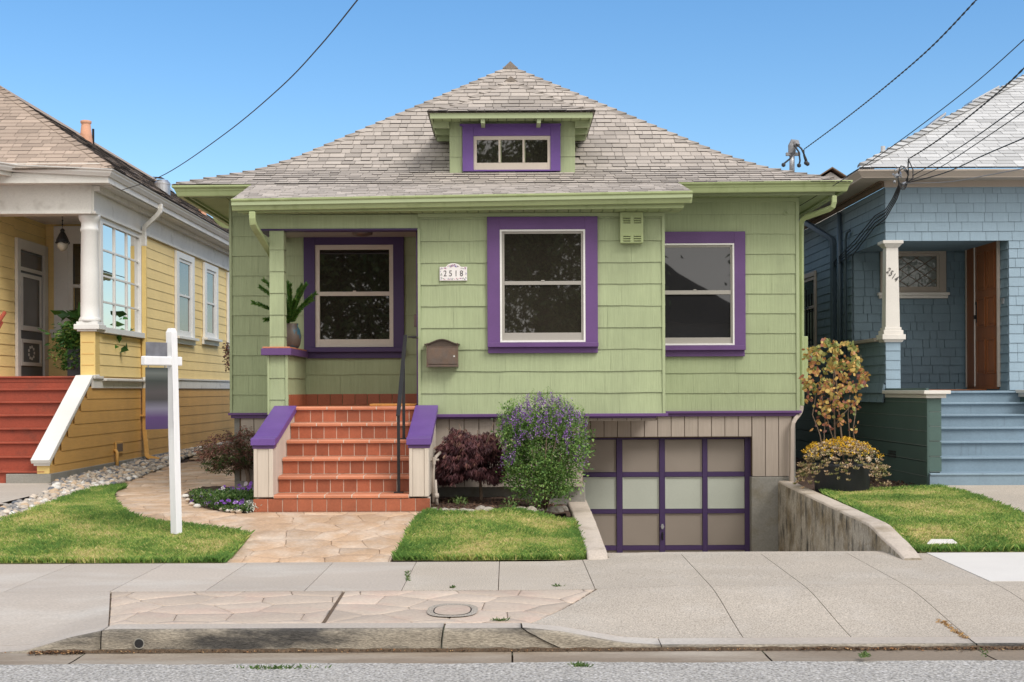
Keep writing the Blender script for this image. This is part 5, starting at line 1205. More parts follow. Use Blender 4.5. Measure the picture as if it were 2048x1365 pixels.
# lantern
ln_ = thing('porch_lantern', 'black lantern with a frosted glass drop hanging in the yellow porch', 'lantern', (-7.13, 21.4, 4.0))
lx, ly = WX(125, 21.4, 470), 21.4; lz = lambda py: WZ(125, py, 21.4)
m = MB()
for k in range(7): z = lerp(lz(427), lz(456), (k + .5) / 7); m.lathe(lx, ly, [(.004, z - .018), (.014, z - .01), (.014, z + .01), (.004, z + .018)], 6, sx=1 if k % 2 else .4, sy=.4 if k % 2 else 1)
m.build('chain', m_black, ln_)
m = MB(); m.lathe(lx, ly, [(.01, lz(457)), (.04, lz(461)), (.03, lz(464)), (.055, lz(469)), (.095, lz(479)), (.10, lz(484)), (.08, lz(485))], 12); m.tube([(lx + .105 * math.cos(a), ly + .105 * math.sin(a), lz(486) + .012 * math.cos(4 * a)) for a in [k * math.pi / 12 for k in range(25)]], .009, 6); m.build('lantern_hood', m_black, ln_)
m = MB(); m.lathe(lx, ly, [(.078, lz(484)), (.088, lz(489)), (.075, lz(496)), (.04, lz(501)), (.008, lz(503))], 14); m.build('glass_drop', mat('frosted_glass', (.52, .48, .40), .2, .15, 20, .1, 60, .2), ln_, 0, True)
# roof pipes
def at_roof(px, py, plane):                               # plane: z = f(x)
    Y_ = 26
    for _ in range(80):
        x, z = W(px, py, Y_); zr_ = plane(x); Y_ += (zr_ - z) * -.8 if False else (z - zr_) * .8
    return W(px, py, Y_)[0], Y_
fl = thing('chimney_flue', 'tapered terracotta flue on the yellow house roof ridge', 'flue', (-8.5, 26.8, 6.6))
Yf = 26.8; fxx = WX(172, Yf, 260); zf_ = lambda p: WZ(172, p, Yf)
m = MB(); m.lathe(fxx, Yf, [(.13, 6.3), (.13, zf_(285)), (.09, zf_(250)), (.085, zf_(249)), (.105, zf_(247.5)), (.11, zf_(243)), (.085, zf_(241.8)), (.05, zf_(242.5))], 18); m.build('flue', m_terra, fl, 0, True)
m = MB(); m.box(fxx + .09, fxx + .125, Yf + .1, Yf + .14, 6.3, zf_(256)); m.build('pipe', m_dark, fl)
m = MB(); Yv = 27.1; vx_ = WX(325, Yv, 380); vz = lambda p: WZ(325, p, Yv)
vt = thing('roof_vent', 'round galvanised vent pipe with a cap on the yellow house roof', 'vent', (vx_, Yv, vz(395)))
m.lathe(vx_, Yv, [(.155, vz(410)), (.155, vz(371)), (.16, vz(370)), (.16, vz(367)), (.11, vz(361)), (.0, vz(361))], 20); m.build('pipe', m_steel, vt, 0)
m = MB(); m.add([(vx_ - .17, Yv - .12, vz(355.5)), (vx_ + .02, Yv - .16, vz(357)), (vx_ + .02, Yv + .12, vz(356.5)), (vx_ - .17, Yv + .12, vz(354.8)), (vx_ - .17, Yv - .12, vz(355.9)), (vx_ + .02, Yv - .16, vz(357.6)), (vx_ + .02, Yv + .12, vz(357)), (vx_ - .17, Yv + .12, vz(355.2))], [(0, 1, 2, 3), (4, 7, 6, 5), (0, 4, 5, 1), (1, 5, 6, 2), (2, 6, 7, 3), (3, 7, 4, 0)]); m.build('cap', m_bark, vt)
Yv = 30.5; vx_ = WX(406, Yv, 425); m = MB(); m.lathe(vx_, Yv, [(.08, WZ(405, 445, Yv)), (.08, WZ(405, 423, Yv)), (.10, WZ(405, 422, Yv)), (.10, WZ(405, 419, Yv))], 12)
tagp(m.build('small_flue', m_terra, None), 'small terracotta flue low on the yellow roof beside the green eave', 'flue')

# ================================================================== THE BLUE HOUSE (right)
BX, BYF = 5.2, 18.3
BH = thing('blue_house', 'blue shingled house with white porch column on the right', 'house', (BX + 1, BYF, .35))
FB = 1.51
TB = SX(BX, -1)
RBY, RWX = 20.06, 6.89                                    # rear and right wall of the porch recess
m = MB(); m.box(BX + .01, 12, RBY + .03, 34, 1.2, 4.3); m.box(BX + .01, 12, BYF + .02, 34, 3.60, 4.3); m.box(RWX + .02, 12, BYF + .02, RBY + .03, 1.2, 3.6); bwl = m.build('wall', m_blue, BH)
# front header and wall right of the porch (lit copy of the blue: street daylight put into the colour)
fh = []
courses(FR(BYF), BX, 10.5, 3.57, 4.30, .1295, .012, (.09, .3), None, None, '', .004, coll=fh, start=3.57, foreshort=1.3)
courses(FR(BYF), RWX, 10.5, 1.52, 3.57, .1295, .012, (.09, .3), None, None, '', .004, coll=fh, start=1.52, foreshort=1.3)
fh = [p for p in fh if p[1][0][0] < 7.6]
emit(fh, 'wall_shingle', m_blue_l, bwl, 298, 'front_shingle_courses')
fh = []
courses(FR(RBY), BX + .02, RWX, FB, 3.60, .1295, .017, (.09, .3), None, None, '', .007, coll=fh, depth=20)
courses(SX(RWX, -1), BYF, RBY, FB, 3.60, .1295, .017, (.09, .3), None, None, '', .007, coll=fh, depth=20, foreshort=.4)
rcs = MB(); rcs.box(RWX + .001, RWX + .02, BYF + .05, RBY, FB, 3.6); rcw = rcs.build('recess_wall', m_blue, BH)
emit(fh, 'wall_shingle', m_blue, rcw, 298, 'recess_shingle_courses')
sd = []
courses(TB, BYF, 28.0, 3.57, 4.30, .1295, .012, (.09, .3), None, None, '', .004, coll=sd, depth=20, foreshort=.35)
courses(TB, RBY, 28.0, 1.40, 3.57, .1295, .012, (.09, .3), None, None, '', .004, coll=sd, depth=21, foreshort=.35)
swl = MB(); swl.box(BX + .002, BX + .01, RBY + .03, 34, 1.4, 4.3); swl = swl.build('side_wall', m_blue, BH)
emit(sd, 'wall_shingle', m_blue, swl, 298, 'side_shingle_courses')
# parapet wall of the porch, flared at its foot
pp_ = []
courses(TB, BYF - .0, RBY + .2, 1.62, 2.20, .1295, .014, (.1, .3), None, None, '', .004, coll=pp_, foreshort=.4)
courses(SX(BX - .035, -1), BYF - .03, RBY + .3, 1.36, 1.62, .13, .03, (.1, .3), None, None, '', .004, coll=pp_, foreshort=.4)
courses(FR(BYF), BX, BX + .2, 1.55, 2.20, .1295, .012, None, None, None, '', 0, coll=pp_)
m = MB(); m.box(BX + .001, BX + .19, BYF + .001, RBY + .2, 1.3, 2.2); m.box(BX - .04, BX + .1, BYF, RBY + .3, 1.4, 1.6); par = m.build('porch_parapet', m_blue, BH)
for p in pp_: link_mesh('wall_shingle', p[1], p[2], m_blue_l if abs(p[1][0][1] - p[1][4][1]) < .001 else m_blue, par, p[3])  # street-facing pieces take the lit copy of the blue, side pieces the shaded
m = MB(); m.box(BX - .07, BX + .24, BYF + .3, RBY + .02, 2.20, 2.25); m.build('parapet_cap', m_taupeb, BH, .006)
# column: pier cap, base, tapered shaft, capital, number
cz0 = 2.20
cx0, cx1 = BX + .0, BX + .2; cm = (cx0 + cx1) / 2; cyy = BYF + .1
def sq(m, h, z0, z1, h2=None):
    h2 = h2 or h
    m.hexa([(cm - h, cyy - h, z0), (cm + h, cyy - h, z0), (cm + h, cyy + h, z0), (cm - h, cyy + h, z0), (cm - h2, cyy - h2, z1), (cm + h2, cyy - h2, z1), (cm + h2, cyy + h2, z1), (cm - h2, cyy + h2, z1)])
m = MB(); sq(m, .125, 2.18, 2.215, .14); sq(m, .16, 2.215, 2.285); sq(m, .135, 2.285, 2.345); sq(m, .115, 2.345, 2.385); m.build('column_base', m_offw, BH, .006)
m = MB(); sq(m, .098, 2.385, 3.50, .082); shaft = m.build('column', m_offw, BH, .004)
m = MB(); sq(m, .09, 3.48, 3.53, .13); sq(m, .14, 3.53, 3.575); m.build('column_capital', m_offw, BH, .006)
nx, nz_ = WX(1784, BYF, 552), WZ(1784, 552, BYF)
for k, ch in enumerate('2514'):
    ang = R(-38); x = WX(1776.5 + 5.2 * k, BYF, 545 + 5.0 * k); z = WZ(1777 + 5.2 * k, 541.5 + 5.6 * k, BYF)
    txt(ch, .115, (x, cyy - .095, z), RF @ Matrix.Rotation(R(-22), 4, 'Z') @ Matrix.Diagonal((.75, 1, 1, 1)), m_ink, shaft, shear=.25, ext=.002)
# porch floor, ceiling, window, door
m = MB(); m.box(BX + .1, RWX, BYF - .05, RBY, 1.45, FB); m.build('porch_floor', m_bluest, BH)
m = MB(); m.box(BX + .02, RWX, BYF + .02, RBY, 3.61, 3.63); m.build('porch_ceiling', m_blue, BH)
bY = RBY - .015
def rb(a, b, c, d): return (WX(a, bY, 550), WX(b, bY, 550), WZ(1825, d, bY), WZ(1825, c, bY))
m = MB(FR(bY)); u0, u1, z0, z1 = rb(1760, 1891, 497, 590); i0, i1, j0, j1 = rb(1777, 1877, 508, 586)
m.box(u0, i0, 0, .04, z0, z1); m.box(i1, u1, 0, .04, z0, z1); m.box(i0, i1, 0, .04, j1, z1); wn = m.build('window', m_taupeb, BH, .004)
g0, g1, h0, h1 = rb(1797, 1873, 513, 574)
g0 = WX(1784, bY)
m = MB(FR(bY)); m.box(i0, g0, -.01, .02, j0, j1); m.box(g1, i1, -.01, .02, j0, j1); m.box(g0, g1, -.01, .02, h1, j1); m.box(g0, g1, -.01, .02, j0 - .0, h0); m.build('sash', m_taupeb, wn, .003)
m_leadg = glass_dark('obscured_glass', (.19, .21, .20), 1.5, .2, 12); m = MB(FR(bY)); m.box(g0, g1, -.02, .004, h0, h1); m.build('pane', m_leadg, wn)
m = MB(FR(bY)); cxs = (g0 + g1) / 2; step = .25; hh = (h1 - h0)
def lead(x, z, x2, z2): m.tube([(x, .007, z), (x2, .007, z2)], .0055, 5)
for k in range(-6, 8):
    for sg in (1, -1):
        xa = g0 + k * step; pts = []
        # line x = xa + sg * (z - h0) * 1.15, clipped to the pane
        zs = []
        for z in np.linspace(h0, h1, 60):
            x = xa + sg * (z - h0) * 1.45
            if g0 <= x <= g1: zs.append((x, z))
        if len(zs) > 2: lead(zs[0][0], zs[0][1], zs[-1][0], zs[-1][1])
m.build('lead_lattice', m_bark, wn)
m = MB(FR(bY)); s0, s1, s2, s3 = rb(1754, 1896, 586, 597.5); m.box(s0, s1, 0, .09, (s2 + s3) / 2, s3); m.box(s0 + .02, s1 - .02, 0, .06, s2, (s2 + s3) / 2); m.build('sill', m_offw, wn, .005)
T3 = SX(RWX - .012, -1)
dy0, dy1 = 18.62, 19.85
m = MB(T3); m.box(dy0 - .04, dy0, 0, .04, FB + .05, 3.67); m.box(dy1, dy1 + .04, 0, .04, FB + .05, 3.67); m.box(dy0 - .0, dy1, 0, .04, 3.62, 3.67); m.build('door_casing', m_taupeb, BH, .003)
m = MB(T3); m.box(dy1 - .30, dy1, 0, .03, FB + .04, 3.62); m.box(dy0, dy1, 0, .03, FB + .02, FB + .06); m.build('door_jamb', m_wood, BH, .003)
m = MB(T3); m.box(dy0, dy1 - .33, 0, .02, FB + .06, 3.61); dr = m.build('front_door', m_wood, BH, .003)
m = MB(T3); m.box(dy1 - .33, dy1 - .31, 0, .032, FB + .06, 3.61); m.build('hinge_strip', m_offw, dr)
for (c, d) in ((1.75, 2.25), (2.42, 2.85), (2.95, 3.5)):
    for (p, q_) in ((dy0 + .1, dy0 + .40), (dy0 + .48, dy1 - .43)):
        m = MB(T3); e_ = .02
        for bx in ((p, q_, c, c + e_), (p, q_, d - e_, d), (p, p + e_, c + e_, d - e_), (q_ - e_, q_, c + e_, d - e_)): m.box(bx[0], bx[1], .02, .032, bx[2], bx[3])
        m.box(p + .04, q_ - .04, .02, .028, c + .04, d - .04); m.build('door_panel', m_wood, dr, .003)
m = MB(T3); m.tube([(dy1 - .40, .02, 2.58), (dy1 - .40, .06, 2.58)], .03, 10); m.box(dy1 - .42, dy1 - .38, .02, .03, 2.5, 2.75); m.tube([(dy1 - .4, .02, 2.78), (dy1 - .4, .04, 2.78)], .025, 10); m.build('handle', m_black, dr)
m = MB(); m.box(5.75, 6.8, 18.9, 19.6, FB + .002, FB + .02); tagp(m.build('doormat', m_wood, None, .004), 'brown doormat on the blue house porch by the wooden door', 'doormat')
m = MB(SX(RWX, -1)); z_ = WZ(2005, 603, 18.5); m.box(18.44, 18.5, 0, .03, z_ - .04, z_ + .04); m.build('doorbell', m_steel, BH, .003)
# green lower siding: side plane and stair flank
m = MB(); m.box(BX + .02, 12, BYF, 34, .2, 1.45); m.box(BX + .02, 5.36, 16.52, BYF, .2, 1.45); lowb = m.build('base_wall', m_dgreen, BH)
m_dg2 = mat('pale_groove_paint', (.16, .2, .19), .6, .05, 2, .03, 60, 0)
z = .42; k = 0
for zz in [.26, .46, .65, .84, 1.02, 1.2, 1.38]:
    y1 = 28 if zz < 1.35 else 28
    m = MB(TB); m.box(16.5, 28, -.02, .012, zz, zz + .168 if zz > .3 else zz + .188); m.build('siding_board', m_dgreen, lowb, .002)
    m = MB(TB); m.box(16.5, 28, -.02, .0145, zz - .009, zz - .001); m.build('groove_edge', m_dg2, lowb)
    m = MB(FR(16.5)); m.box(BX, 5.37, -.02, .012, zz + .06, min(zz + .236, 1.425), U(1.1, 1.2)) if zz < 1.3 else m.box(BX, 5.37, -.02, .004, 1.30, 1.31); m.build('siding_board', m_dgreen, lowb, .002)
    m = MB(FR(16.5)); m.box(BX + .03, 5.36, -.02, .0135, min(zz + .052, 1.41), min(zz + .058, 1.416)); m.build('groove_edge', m_dg2, lowb)
m = MB(); m.box(BX - .008, BX + .02, 16.482, 16.5, .33, 1.44); m.build('corner_board', m_dgreen, lowb)
m = MB(); m.box(BX - .07, 5.46, 16.40, BYF - .06, 1.475, 1.52); m.box(BX - .03, 5.42, 16.45, BYF - .06, 1.425, 1.475); m.build('flank_cap', m_offw, BH, .005)
m = MB(); m.box(6.95, 9, 17.4, BYF - .06, 1.475, 1.52); m.box(6.99, 9, 17.45, BYF - .06, 1.425, 1.475); m.build('flank_cap', m_offw, BH, .005); m = MB(); m.box(7.02, 9, 17.5, BYF, .3, 1.43); m.build('right_flank', m_dgreen, BH)
bs = thing('blue_stairs', 'pale blue painted stairs up to the blue house porch', 'stairs', (6.3, 16.45, .33))
bz = [.50, .685, .87, 1.04, 1.2, 1.355, 1.505]
for i, z in enumerate(bz):
    y = 16.42 + i * .3; z0 = bz[i - 1] if i else .28; xl = 5.37 if i else 5.21
    m = MB(); m.box(xl, 9, y + .02, y + .4, z0 - .03, z - .028); m.build('riser', m_bluest, bs)
    m = MB(); m.box(xl, 9, y - .015 if i else y + .005, y + .33, z - .028, z, 1.12); m.build('tread', m_bluest, bs, .006)
# eaves
GX, GYF, GZ = 4.7, 17.8, 4.47
m = MB(FR(BYF)); m.box(BX - .03, 12, 0, .03, 4.30, 4.42); m.build('cornice', m_taupeb, BH, .004)
m = MB(TB); m.box(BYF - .03, 30, .013, .05, 4.30, 4.42); m.box(BYF - .05, 30, .05, .09, 4.36, 4.41); m.build('side_cornice', m_bark, BH, .004)
m = MB(); m.box(GX + .12, 12, GYF + .12, BYF, 4.385, 4.40); m.box(GX + .12, BX, BYF, 30, 4.385, 4.40); m.build('soffit', m_taupeb, BH)

BG = [(0, -.105), (.05, -.105), (.055, -.09), (.09, -.05), (.12, -.02), (.12, 0), (.105, 0), (.105, -.02), (0, -.02)]
m = MB(); m.sweep([(GX + .12, 30, GZ), (GX + .12, GYF + .12, GZ), (12, GYF + .12, GZ)], BG); m.build('gutter', m_taupeb, BH, .003)
# roof
BRP = [(0, 4.49), (4.6, 4.49 + 4.6 * .563)]
q = [[(GX, GYF, 4.48), (14, GYF, 4.48), (14, GYF + 4.6, 7.07), (GX + 4.6, GYF + 4.6, 7.07)], [(GX, GYF, 4.48), (GX + 4.6, GYF + 4.6, 7.07), (GX + 4.6, 32, 7.07), (GX, 32, 4.48)]]
brf = deck('roof', q, m_shing_b, BH)
emit(roof_pieces(BRP, lambda r: GX + r + .02, lambda r: 8.3 + r * .45, .135, (.16, .34), lambda a, r, z: (a, GYF + r, z), tvar=(.88, 1.05), th=(.006, .010)), 'roof_shingle', m_shing_b, brf, 298, 'roof_shingle_courses')
hip_caps([(GX + .03, GYF + .03, 4.52), (GX + 4.6, GYF + 4.6, 7.09)], (1, 0, 0), (0, 1, 0), .12, .2, m_shing_b, brf, lift=.025)
for (pxa, pya, w2, nm) in ((1872, 246, .16, 0), (1972, 192, .22, 1)):
    Y_ = 20.6 if nm == 0 else 21.3; x, z = W(pxa, pya, Y_); m = MB(); m.hexa([(x - w2, Y_, z - .12), (x + w2, Y_, z + .12), (x + w2, Y_ + .4, z + .12), (x - w2, Y_ + .4, z - .12), (x - w2, Y_, z - .07), (x + w2, Y_, z + .17), (x + w2, Y_ + .4, z + .17), (x - w2, Y_ + .4, z - .07)])
    tagp(m.build('skylight', m_steel, None, .01), ('lower' if nm == 0 else 'upper') + ' grey skylight edge showing over the blue house hip', 'skylight')
Y_ = 20.5; m = MB(); m.tube([P3(1766, 325, Y_), P3(1766, 293, Y_)], .035, 10); tagp(m.build('vent_pipe', m_plastic), 'thin grey vent pipe rising behind the blue house hip', 'pipe')
# side: downspouts, window with bars, conduits
def at_sideB(px, py, d=.06):
    X_ = BX - d; Y_ = X_ * F / ((px - VX) - (py - VY) * TH); return (X_, Y_, WZ(px, py, Y_))
p1, p2 = at_sideB(1666, 480), at_sideB(1666, 700)
spout(BH, [P3(1598, 436, 22.0), P3(1604, 441, 21.9), (p1[0], p1[1], p1[2] + .0), (p1[0], p1[1], 1.5)], .085, m_bpipe)
for px_, r_ in ((1679, .035), (1691, .02)):
    a = at_sideB(px_, 520); m = MB(); ztop = WZ(px_, 425 if px_ < 1685 else 467, a[1]); m.tube([(a[0], a[1], ztop), (a[0], a[1], 1.5)] if px_ < 1685 else [(a[0], a[1] - .25, ztop + .01), (a[0], a[1] - .08, ztop), (a[0], a[1], ztop - .1), (a[0], a[1], 1.5)], r_, 8); m.build('conduit', m_bpipe, BH, 0, True)
wy0, wy1 = at_sideB(1628, 600)[1], at_sideB(1590, 600)[1]
window(BH, SX(BX - .014, -1), (wy0, wy1, 2.2, 3.52), (wy0 + .05, wy1 - .1, 2.22, 3.44), [(wy0 + .15, wy1 - .2, 2.95, 3.38), (wy0 + .15, wy1 - .2, 2.28, 2.9)], None, m_taupeb, None, m_taupeb, m_glass, rail=(2.9, 2.95))
m = MB(TB)
for k in range(7): y = lerp(wy0 + .15, wy1 - .1, k / 6); m.tube([(y, .16, 2.2), (y, .16, 3.2)], .012, 6)
m.tube([(wy0, .16, 2.9), (wy1, .16, 2.9)], .012, 6); m.tube([(wy0, .16, 2.4), (wy1, .16, 2.4)], .012, 6); m.build('window_bars', m_black, BH)
v = at_sideB(1785, 915, 0); m = MB(TB)
for k in range(3): m.box(v[1] - .2, v[1] + .15, .012, .02, .62 + k * .035, .64 + k * .035)
m.build('foundation_vent', m_black, BH)
# ---- far gable behind
fg = thing('far_house', 'small white gabled house far behind between the green and blue roofs', 'house', (11, 52, 4))
Yg = 52
x0, z0 = W(1625, 362, Yg); x1, _ = W(1697, 362, Yg); xp, zp = W(1661, 339, Yg); m = MB(); m.py([(x0 + .15, 0), (x1 - .15, 0), (x1 - .15, z0 - .02), (xp, zp - .1), (x0 + .15, z0 - .02)], Yg, Yg + 8); m.build('wall', m_offw, fg)
m = MB(); 
for a, b in ((x0, xp), (x1, xp)):
    m.hexa([(a, Yg - .3, z0), (b, Yg - .3, zp), (b, Yg + 8, zp), (a, Yg + 8, z0), (a, Yg - .3, z0 + .05), (b, Yg - .3, zp + .05), (b, Yg + 8, zp + .05), (a, Yg + 8, z0 + .05)])
m.build('roof', m_bark, fg)
# ------------------------------------------------------------------ plants, stones and small things
def leafmesh(name, pts, size, mt, parent, tones, aspect=.5, droop=0.0, dirs=None, spread=1.0, seed=1, kind=None, fold=.12, up=None):
    """diamond leaves: pts (n,3) world; dirs (n,3) growth direction or None"""
    rs = np.random.RandomState(seed); n = len(pts); pts = np.asarray(pts, float)
    d = rs.normal(size=(n, 3)); d /= np.linalg.norm(d, axis=1)[:, None]
    if dirs is not None: d = np.asarray(dirs) + d * spread
    d[:, 2] -= droop; d /= np.linalg.norm(d, axis=1)[:, None]
    r = rs.normal(size=(n, 3))
    if up is not None: r = r * .45 + np.array([0, 0, 1.0]) * up
    s = np.cross(d, r); s /= np.linalg.norm(s, axis=1)[:, None]
    nn = np.cross(s, d); L = (size if np.ndim(size) else np.full(n, size)) * rs.uniform(.65, 1.25, n); L = L[:, None]; w = L * aspect * .5
    V = np.empty((n, 4, 3)); V[:, 0] = pts; V[:, 1] = pts + d * L * .45 + s * w + nn * L * fold; V[:, 2] = pts + d * L; V[:, 3] = pts + d * L * .45 - s * w + nn * L * fold
    og = np.array(org(parent)) if parent is not None else pts.mean(0)
    me = bpy.data.meshes.new(name); me.vertices.add(n * 4); me.vertices.foreach_set('co', (V - og).ravel())
    base = np.arange(n) * 4; li = np.stack([base, base + 1, base + 2, base, base + 2, base + 3], 1).ravel().astype(np.int32)
    me.loops.add(n * 6); me.loops.foreach_set('vertex_index', li); me.polygons.add(n * 2)
    me.polygons.foreach_set('loop_start', (np.arange(n * 2) * 3).astype(np.int32)); me.polygons.foreach_set('loop_total', np.full(n * 2, 3, np.int32))
    at = me.attributes.new('tone', 'FLOAT', 'FACE'); at.data.foreach_set('value', np.repeat(np.clip(tones, 0, 1), 2))
    me.materials.append(mt); me.update(calc_edges=True); me.validate()
    o = bpy.data.objects.new(name, me); COL.objects.link(o); ORG[o] = Vector(og)
    if parent is not None: o.parent = parent
    else: o.location = og
    if kind: o['kind'] = kind
    return o
def clumps(c, rad, n, rs, flat=1.0, shell=.55):
    d = rs.normal(size=(n, 3)); d /= np.linalg.norm(d, axis=1)[:, None]
    q = rs.uniform(shell, 1, n) ** .5
    return np.array(c) + d * np.array(rad) * q[:, None], d
def plantmat(name, ramp, trans=.2, rough=.5): return mat(name, (0, 0, 0), rough, .05, 5, .08, 40, 0, ramp=ramp, trans=trans, spec=.3)
m_maple = plantmat('purple_maple_leaf', [(0, (.05, .022, .028)), (.5, (.12, .045, .052)), (.85, (.21, .085, .08)), (1, (.27, .16, .11))])
m_bush = plantmat('bush_leaf', [(0, (.05, .11, .03)), (.5, (.13, .25, .06)), (1, (.30, .44, .12))])
m_flower = plantmat('purple_flower', [(0, (.12, .05, .18)), (.5, (.27, .12, .42)), (.85, (.42, .25, .56)), (1, (.6, .5, .65))])
m_lmap = plantmat('bronze_maple_leaf', [(0, (.05, .10, .025)), (.25, (.09, .13, .04)), (.5, (.12, .06, .045)), (.8, (.21, .09, .07)), (1, (.30, .15, .11))])
m_fern = plantmat('fern_green', [(0, (.03, .11, .02)), (.6, (.08, .22, .035)), (1, (.2, .3, .06))])
m_autumn = plantmat('autumn_leaf', [(0, (.24, .28, .09)), (.25, (.48, .40, .13)), (.45, (.62, .40, .12)), (.6, (.50, .24, .10)), (.75, (.40, .15, .09)), (1, (.26, .12, .11))], .25)
m_succ = plantmat('succulent_mass', [(0, (.18, .20, .07)), (.3, (.38, .32, .16)), (.6, (.54, .38, .25)), (.85, (.68, .55, .40)), (1, (.75, .70, .55))], .1, .7)
m_yfl = plantmat('yellow_flower', [(0, (.5, .28, .02)), (1, (.78, .50, .03))], .1)
m_gc = plantmat('ground_cover_leaf', [(0, (.03, .08, .015)), (.5, (.08, .16, .035)), (1, (.22, .26, .1))])
m_dark_leaf = plantmat('dark_tree_leaf', [(0, (.03, .06, .02)), (.5, (.13, .20, .05)), (1, (.34, .42, .14))])
def stem(par, pts, r, mt, name='trunk'):
    m = MB(); m.tube(pts, r, 7); return m.build(name, mt, par, 0, True)
# purple laceleaf maple
gx_, gy_ = gp(963, 1006)
mp_ = thing('laceleaf_maple', 'small weeping purple laceleaf maple between the stairs and the flowering bush', 'tree', (gx_, gy_, S(gx_, gy_)))
g0 = S(gx_, gy_); PY_ = gy_; c0 = W(945, 900, PY_)
def q3(px, py, dy=0): x, z = W(px, py, PY_ + dy); return (x, PY_ + dy, z)
stem(mp_, [(gx_, gy_, g0 - .02), q3(962, 985), q3(960, 955), q3(953, 920), q3(948, 890)], [.022, .02, .017, .014, .008], m_bark)
rs = np.random.RandomState(21)
for k in range(9):
    a = k * .7; e = q3(945 + 55 * math.cos(a), 870 + 25 * math.sin(a * 2), .22 * math.sin(a)); stem(mp_, [q3(958, 950 - k * 4), tuple(np.array(q3(950 + 20 * math.cos(a), 905)) + [0, .08 * math.sin(a), 0]), e], [.009, .007, .004], m_bark, 'branch')
pts = []; dr = []; tn = []
for layer in range(250):
    u = rs.uniform(-1, 1); v = rs.uniform(-1, 1)
    if u * u + v * v > 1 or nz(u * 2.2 + 4, v * 2.2, lay_ := rs.uniform(0, 1) * 2.5) < -.05: continue
    rr_ = math.hypot(u, v); cx = 945 + u * 66; lay = lay_ / 2.5
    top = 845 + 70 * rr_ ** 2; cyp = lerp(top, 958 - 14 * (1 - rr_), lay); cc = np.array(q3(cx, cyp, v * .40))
    out_ = np.array([u, v, 0]) * .8
    for k in range(20):
        p = cc + rs.normal(size=3) * [.06, .06, .022] ; t0 = rs.uniform(.1, 1) * (.55 + .4 * (1 - lay))
        for j in range(8):
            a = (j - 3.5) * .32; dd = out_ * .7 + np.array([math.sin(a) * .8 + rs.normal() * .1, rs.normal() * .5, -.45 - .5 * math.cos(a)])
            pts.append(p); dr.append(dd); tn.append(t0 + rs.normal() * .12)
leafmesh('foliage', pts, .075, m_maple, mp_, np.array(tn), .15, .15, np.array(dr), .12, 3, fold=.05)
# purple flowering bush
gx_, gy_ = WX(1085, 14.75, 990), 14.75; PY_ = gy_
bs_ = thing('flowering_bush', 'rounded green bush topped with purple flower spikes left of the garage drive', 'bush', (gx_, gy_, S(gx_, gy_)))
rs = np.random.RandomState(22)
for k in range(14):
    a = rs.uniform(0, 6.28); e = q3(1085 + 75 * math.cos(a), 900 - 40 * rs.uniform(0, 1), .3 * math.sin(a)); stem(bs_, [(gx_ + rs.normal() * .03, gy_ + .1, S(gx_, gy_) - .02), q3(1085 + 30 * math.cos(a), 955, .12 * math.sin(a)), e], [.009, .007, .004], m_bark, 'stem')
pts = []; dr = []; tn = []
blobs = [(1085, 905, 72, 78, .38), (1132, 885, 45, 55, .34), (1042, 880, 42, 55, .34), (1080, 965, 60, 38, .3), (1050, 925, 45, 48, .32), (1120, 940, 44, 40, .3), (1090, 850, 70, 45, .34), (1150, 900, 28, 35, .25), (1030, 850, 28, 35, .22)]
for (bx, by, rx, rz, ry) in blobs:
    c = np.array(q3(bx, by)); sc_ = PY_ / F; n = int(rx * rz * .26)
    cs = c + (lambda d: d / np.linalg.norm(d, axis=1)[:, None])(rs.normal(size=(n, 3))) * np.array([rx * sc_, ry, rz * sc_]) * (rs.uniform(.6, 1.04, n) * (1 + .16 * np.sin(rs.uniform(0, 6.28) + np.arange(n) * 0.0)))[:, None]
    for p in cs:
        t0 = rs.uniform(.1, .9); dd = (p - c); dd /= np.linalg.norm(dd)
        if nz(p[0] * 8, p[1] * 8, p[2] * 8) < -.03: continue
        for k in range(6): pts.append(p + rs.normal(size=3) * .034); dr.append(dd * .7 + [0, 0, .15]); tn.append(t0 + rs.normal() * .15)
print('bush leaves', len(pts))
leafmesh('foliage', pts, .036, m_bush, bs_, np.array(tn), .5, 0, np.array(dr), .7, 4)
pts = []; dr = []; tn = []
for k in range(470):
    u = rs.uniform(-1, 1); v = rs.uniform(-1, .9)
    yy = 800 + 52 * u * u + (rs.uniform(0, 1) ** 1.3) * 105; xx = 1088 + u * 86
    if yy > 885 and abs(u) < .5: continue
    p = np.array(q3(xx, yy, -.33 * math.sqrt(max(0, 1 - u * u)) * math.copysign(1, -v) * (1 - .6 * (yy < 830)) ))
    ln = rs.uniform(.03, .13)
    for j in range(int(6 + ln * 90)):
        q_ = p + np.array([rs.normal() * .008, rs.normal() * .008, ln * rs.uniform(0, 1)]); pts.append(q_); dr.append(rs.normal(size=3)); tn.append(rs.uniform(.1, .95))
leafmesh('flowers', pts, .017, m_flower, bs_, np.array(tn), .8, 0, np.array(dr), .4, 5)
pts = []; dr = []; tn = []
for k in range(150):
    u = rs.uniform(-1, 1); p = np.array(q3(1085 + u * 92, 806 + 50 * u * u + rs.normal() * 6, rs.uniform(-.3, .2)))
    for j in range(10 + k % 5): pts.append(p + [rs.normal() * .004, rs.normal() * .004, j * .009]); dr.append([rs.normal(), rs.normal(), .6]); tn.append(rs.uniform(.3, 1))
leafmesh('shoots', pts, .02, m_bush, bs_, np.array(tn), .4, 0, np.array(dr), .3, 6)
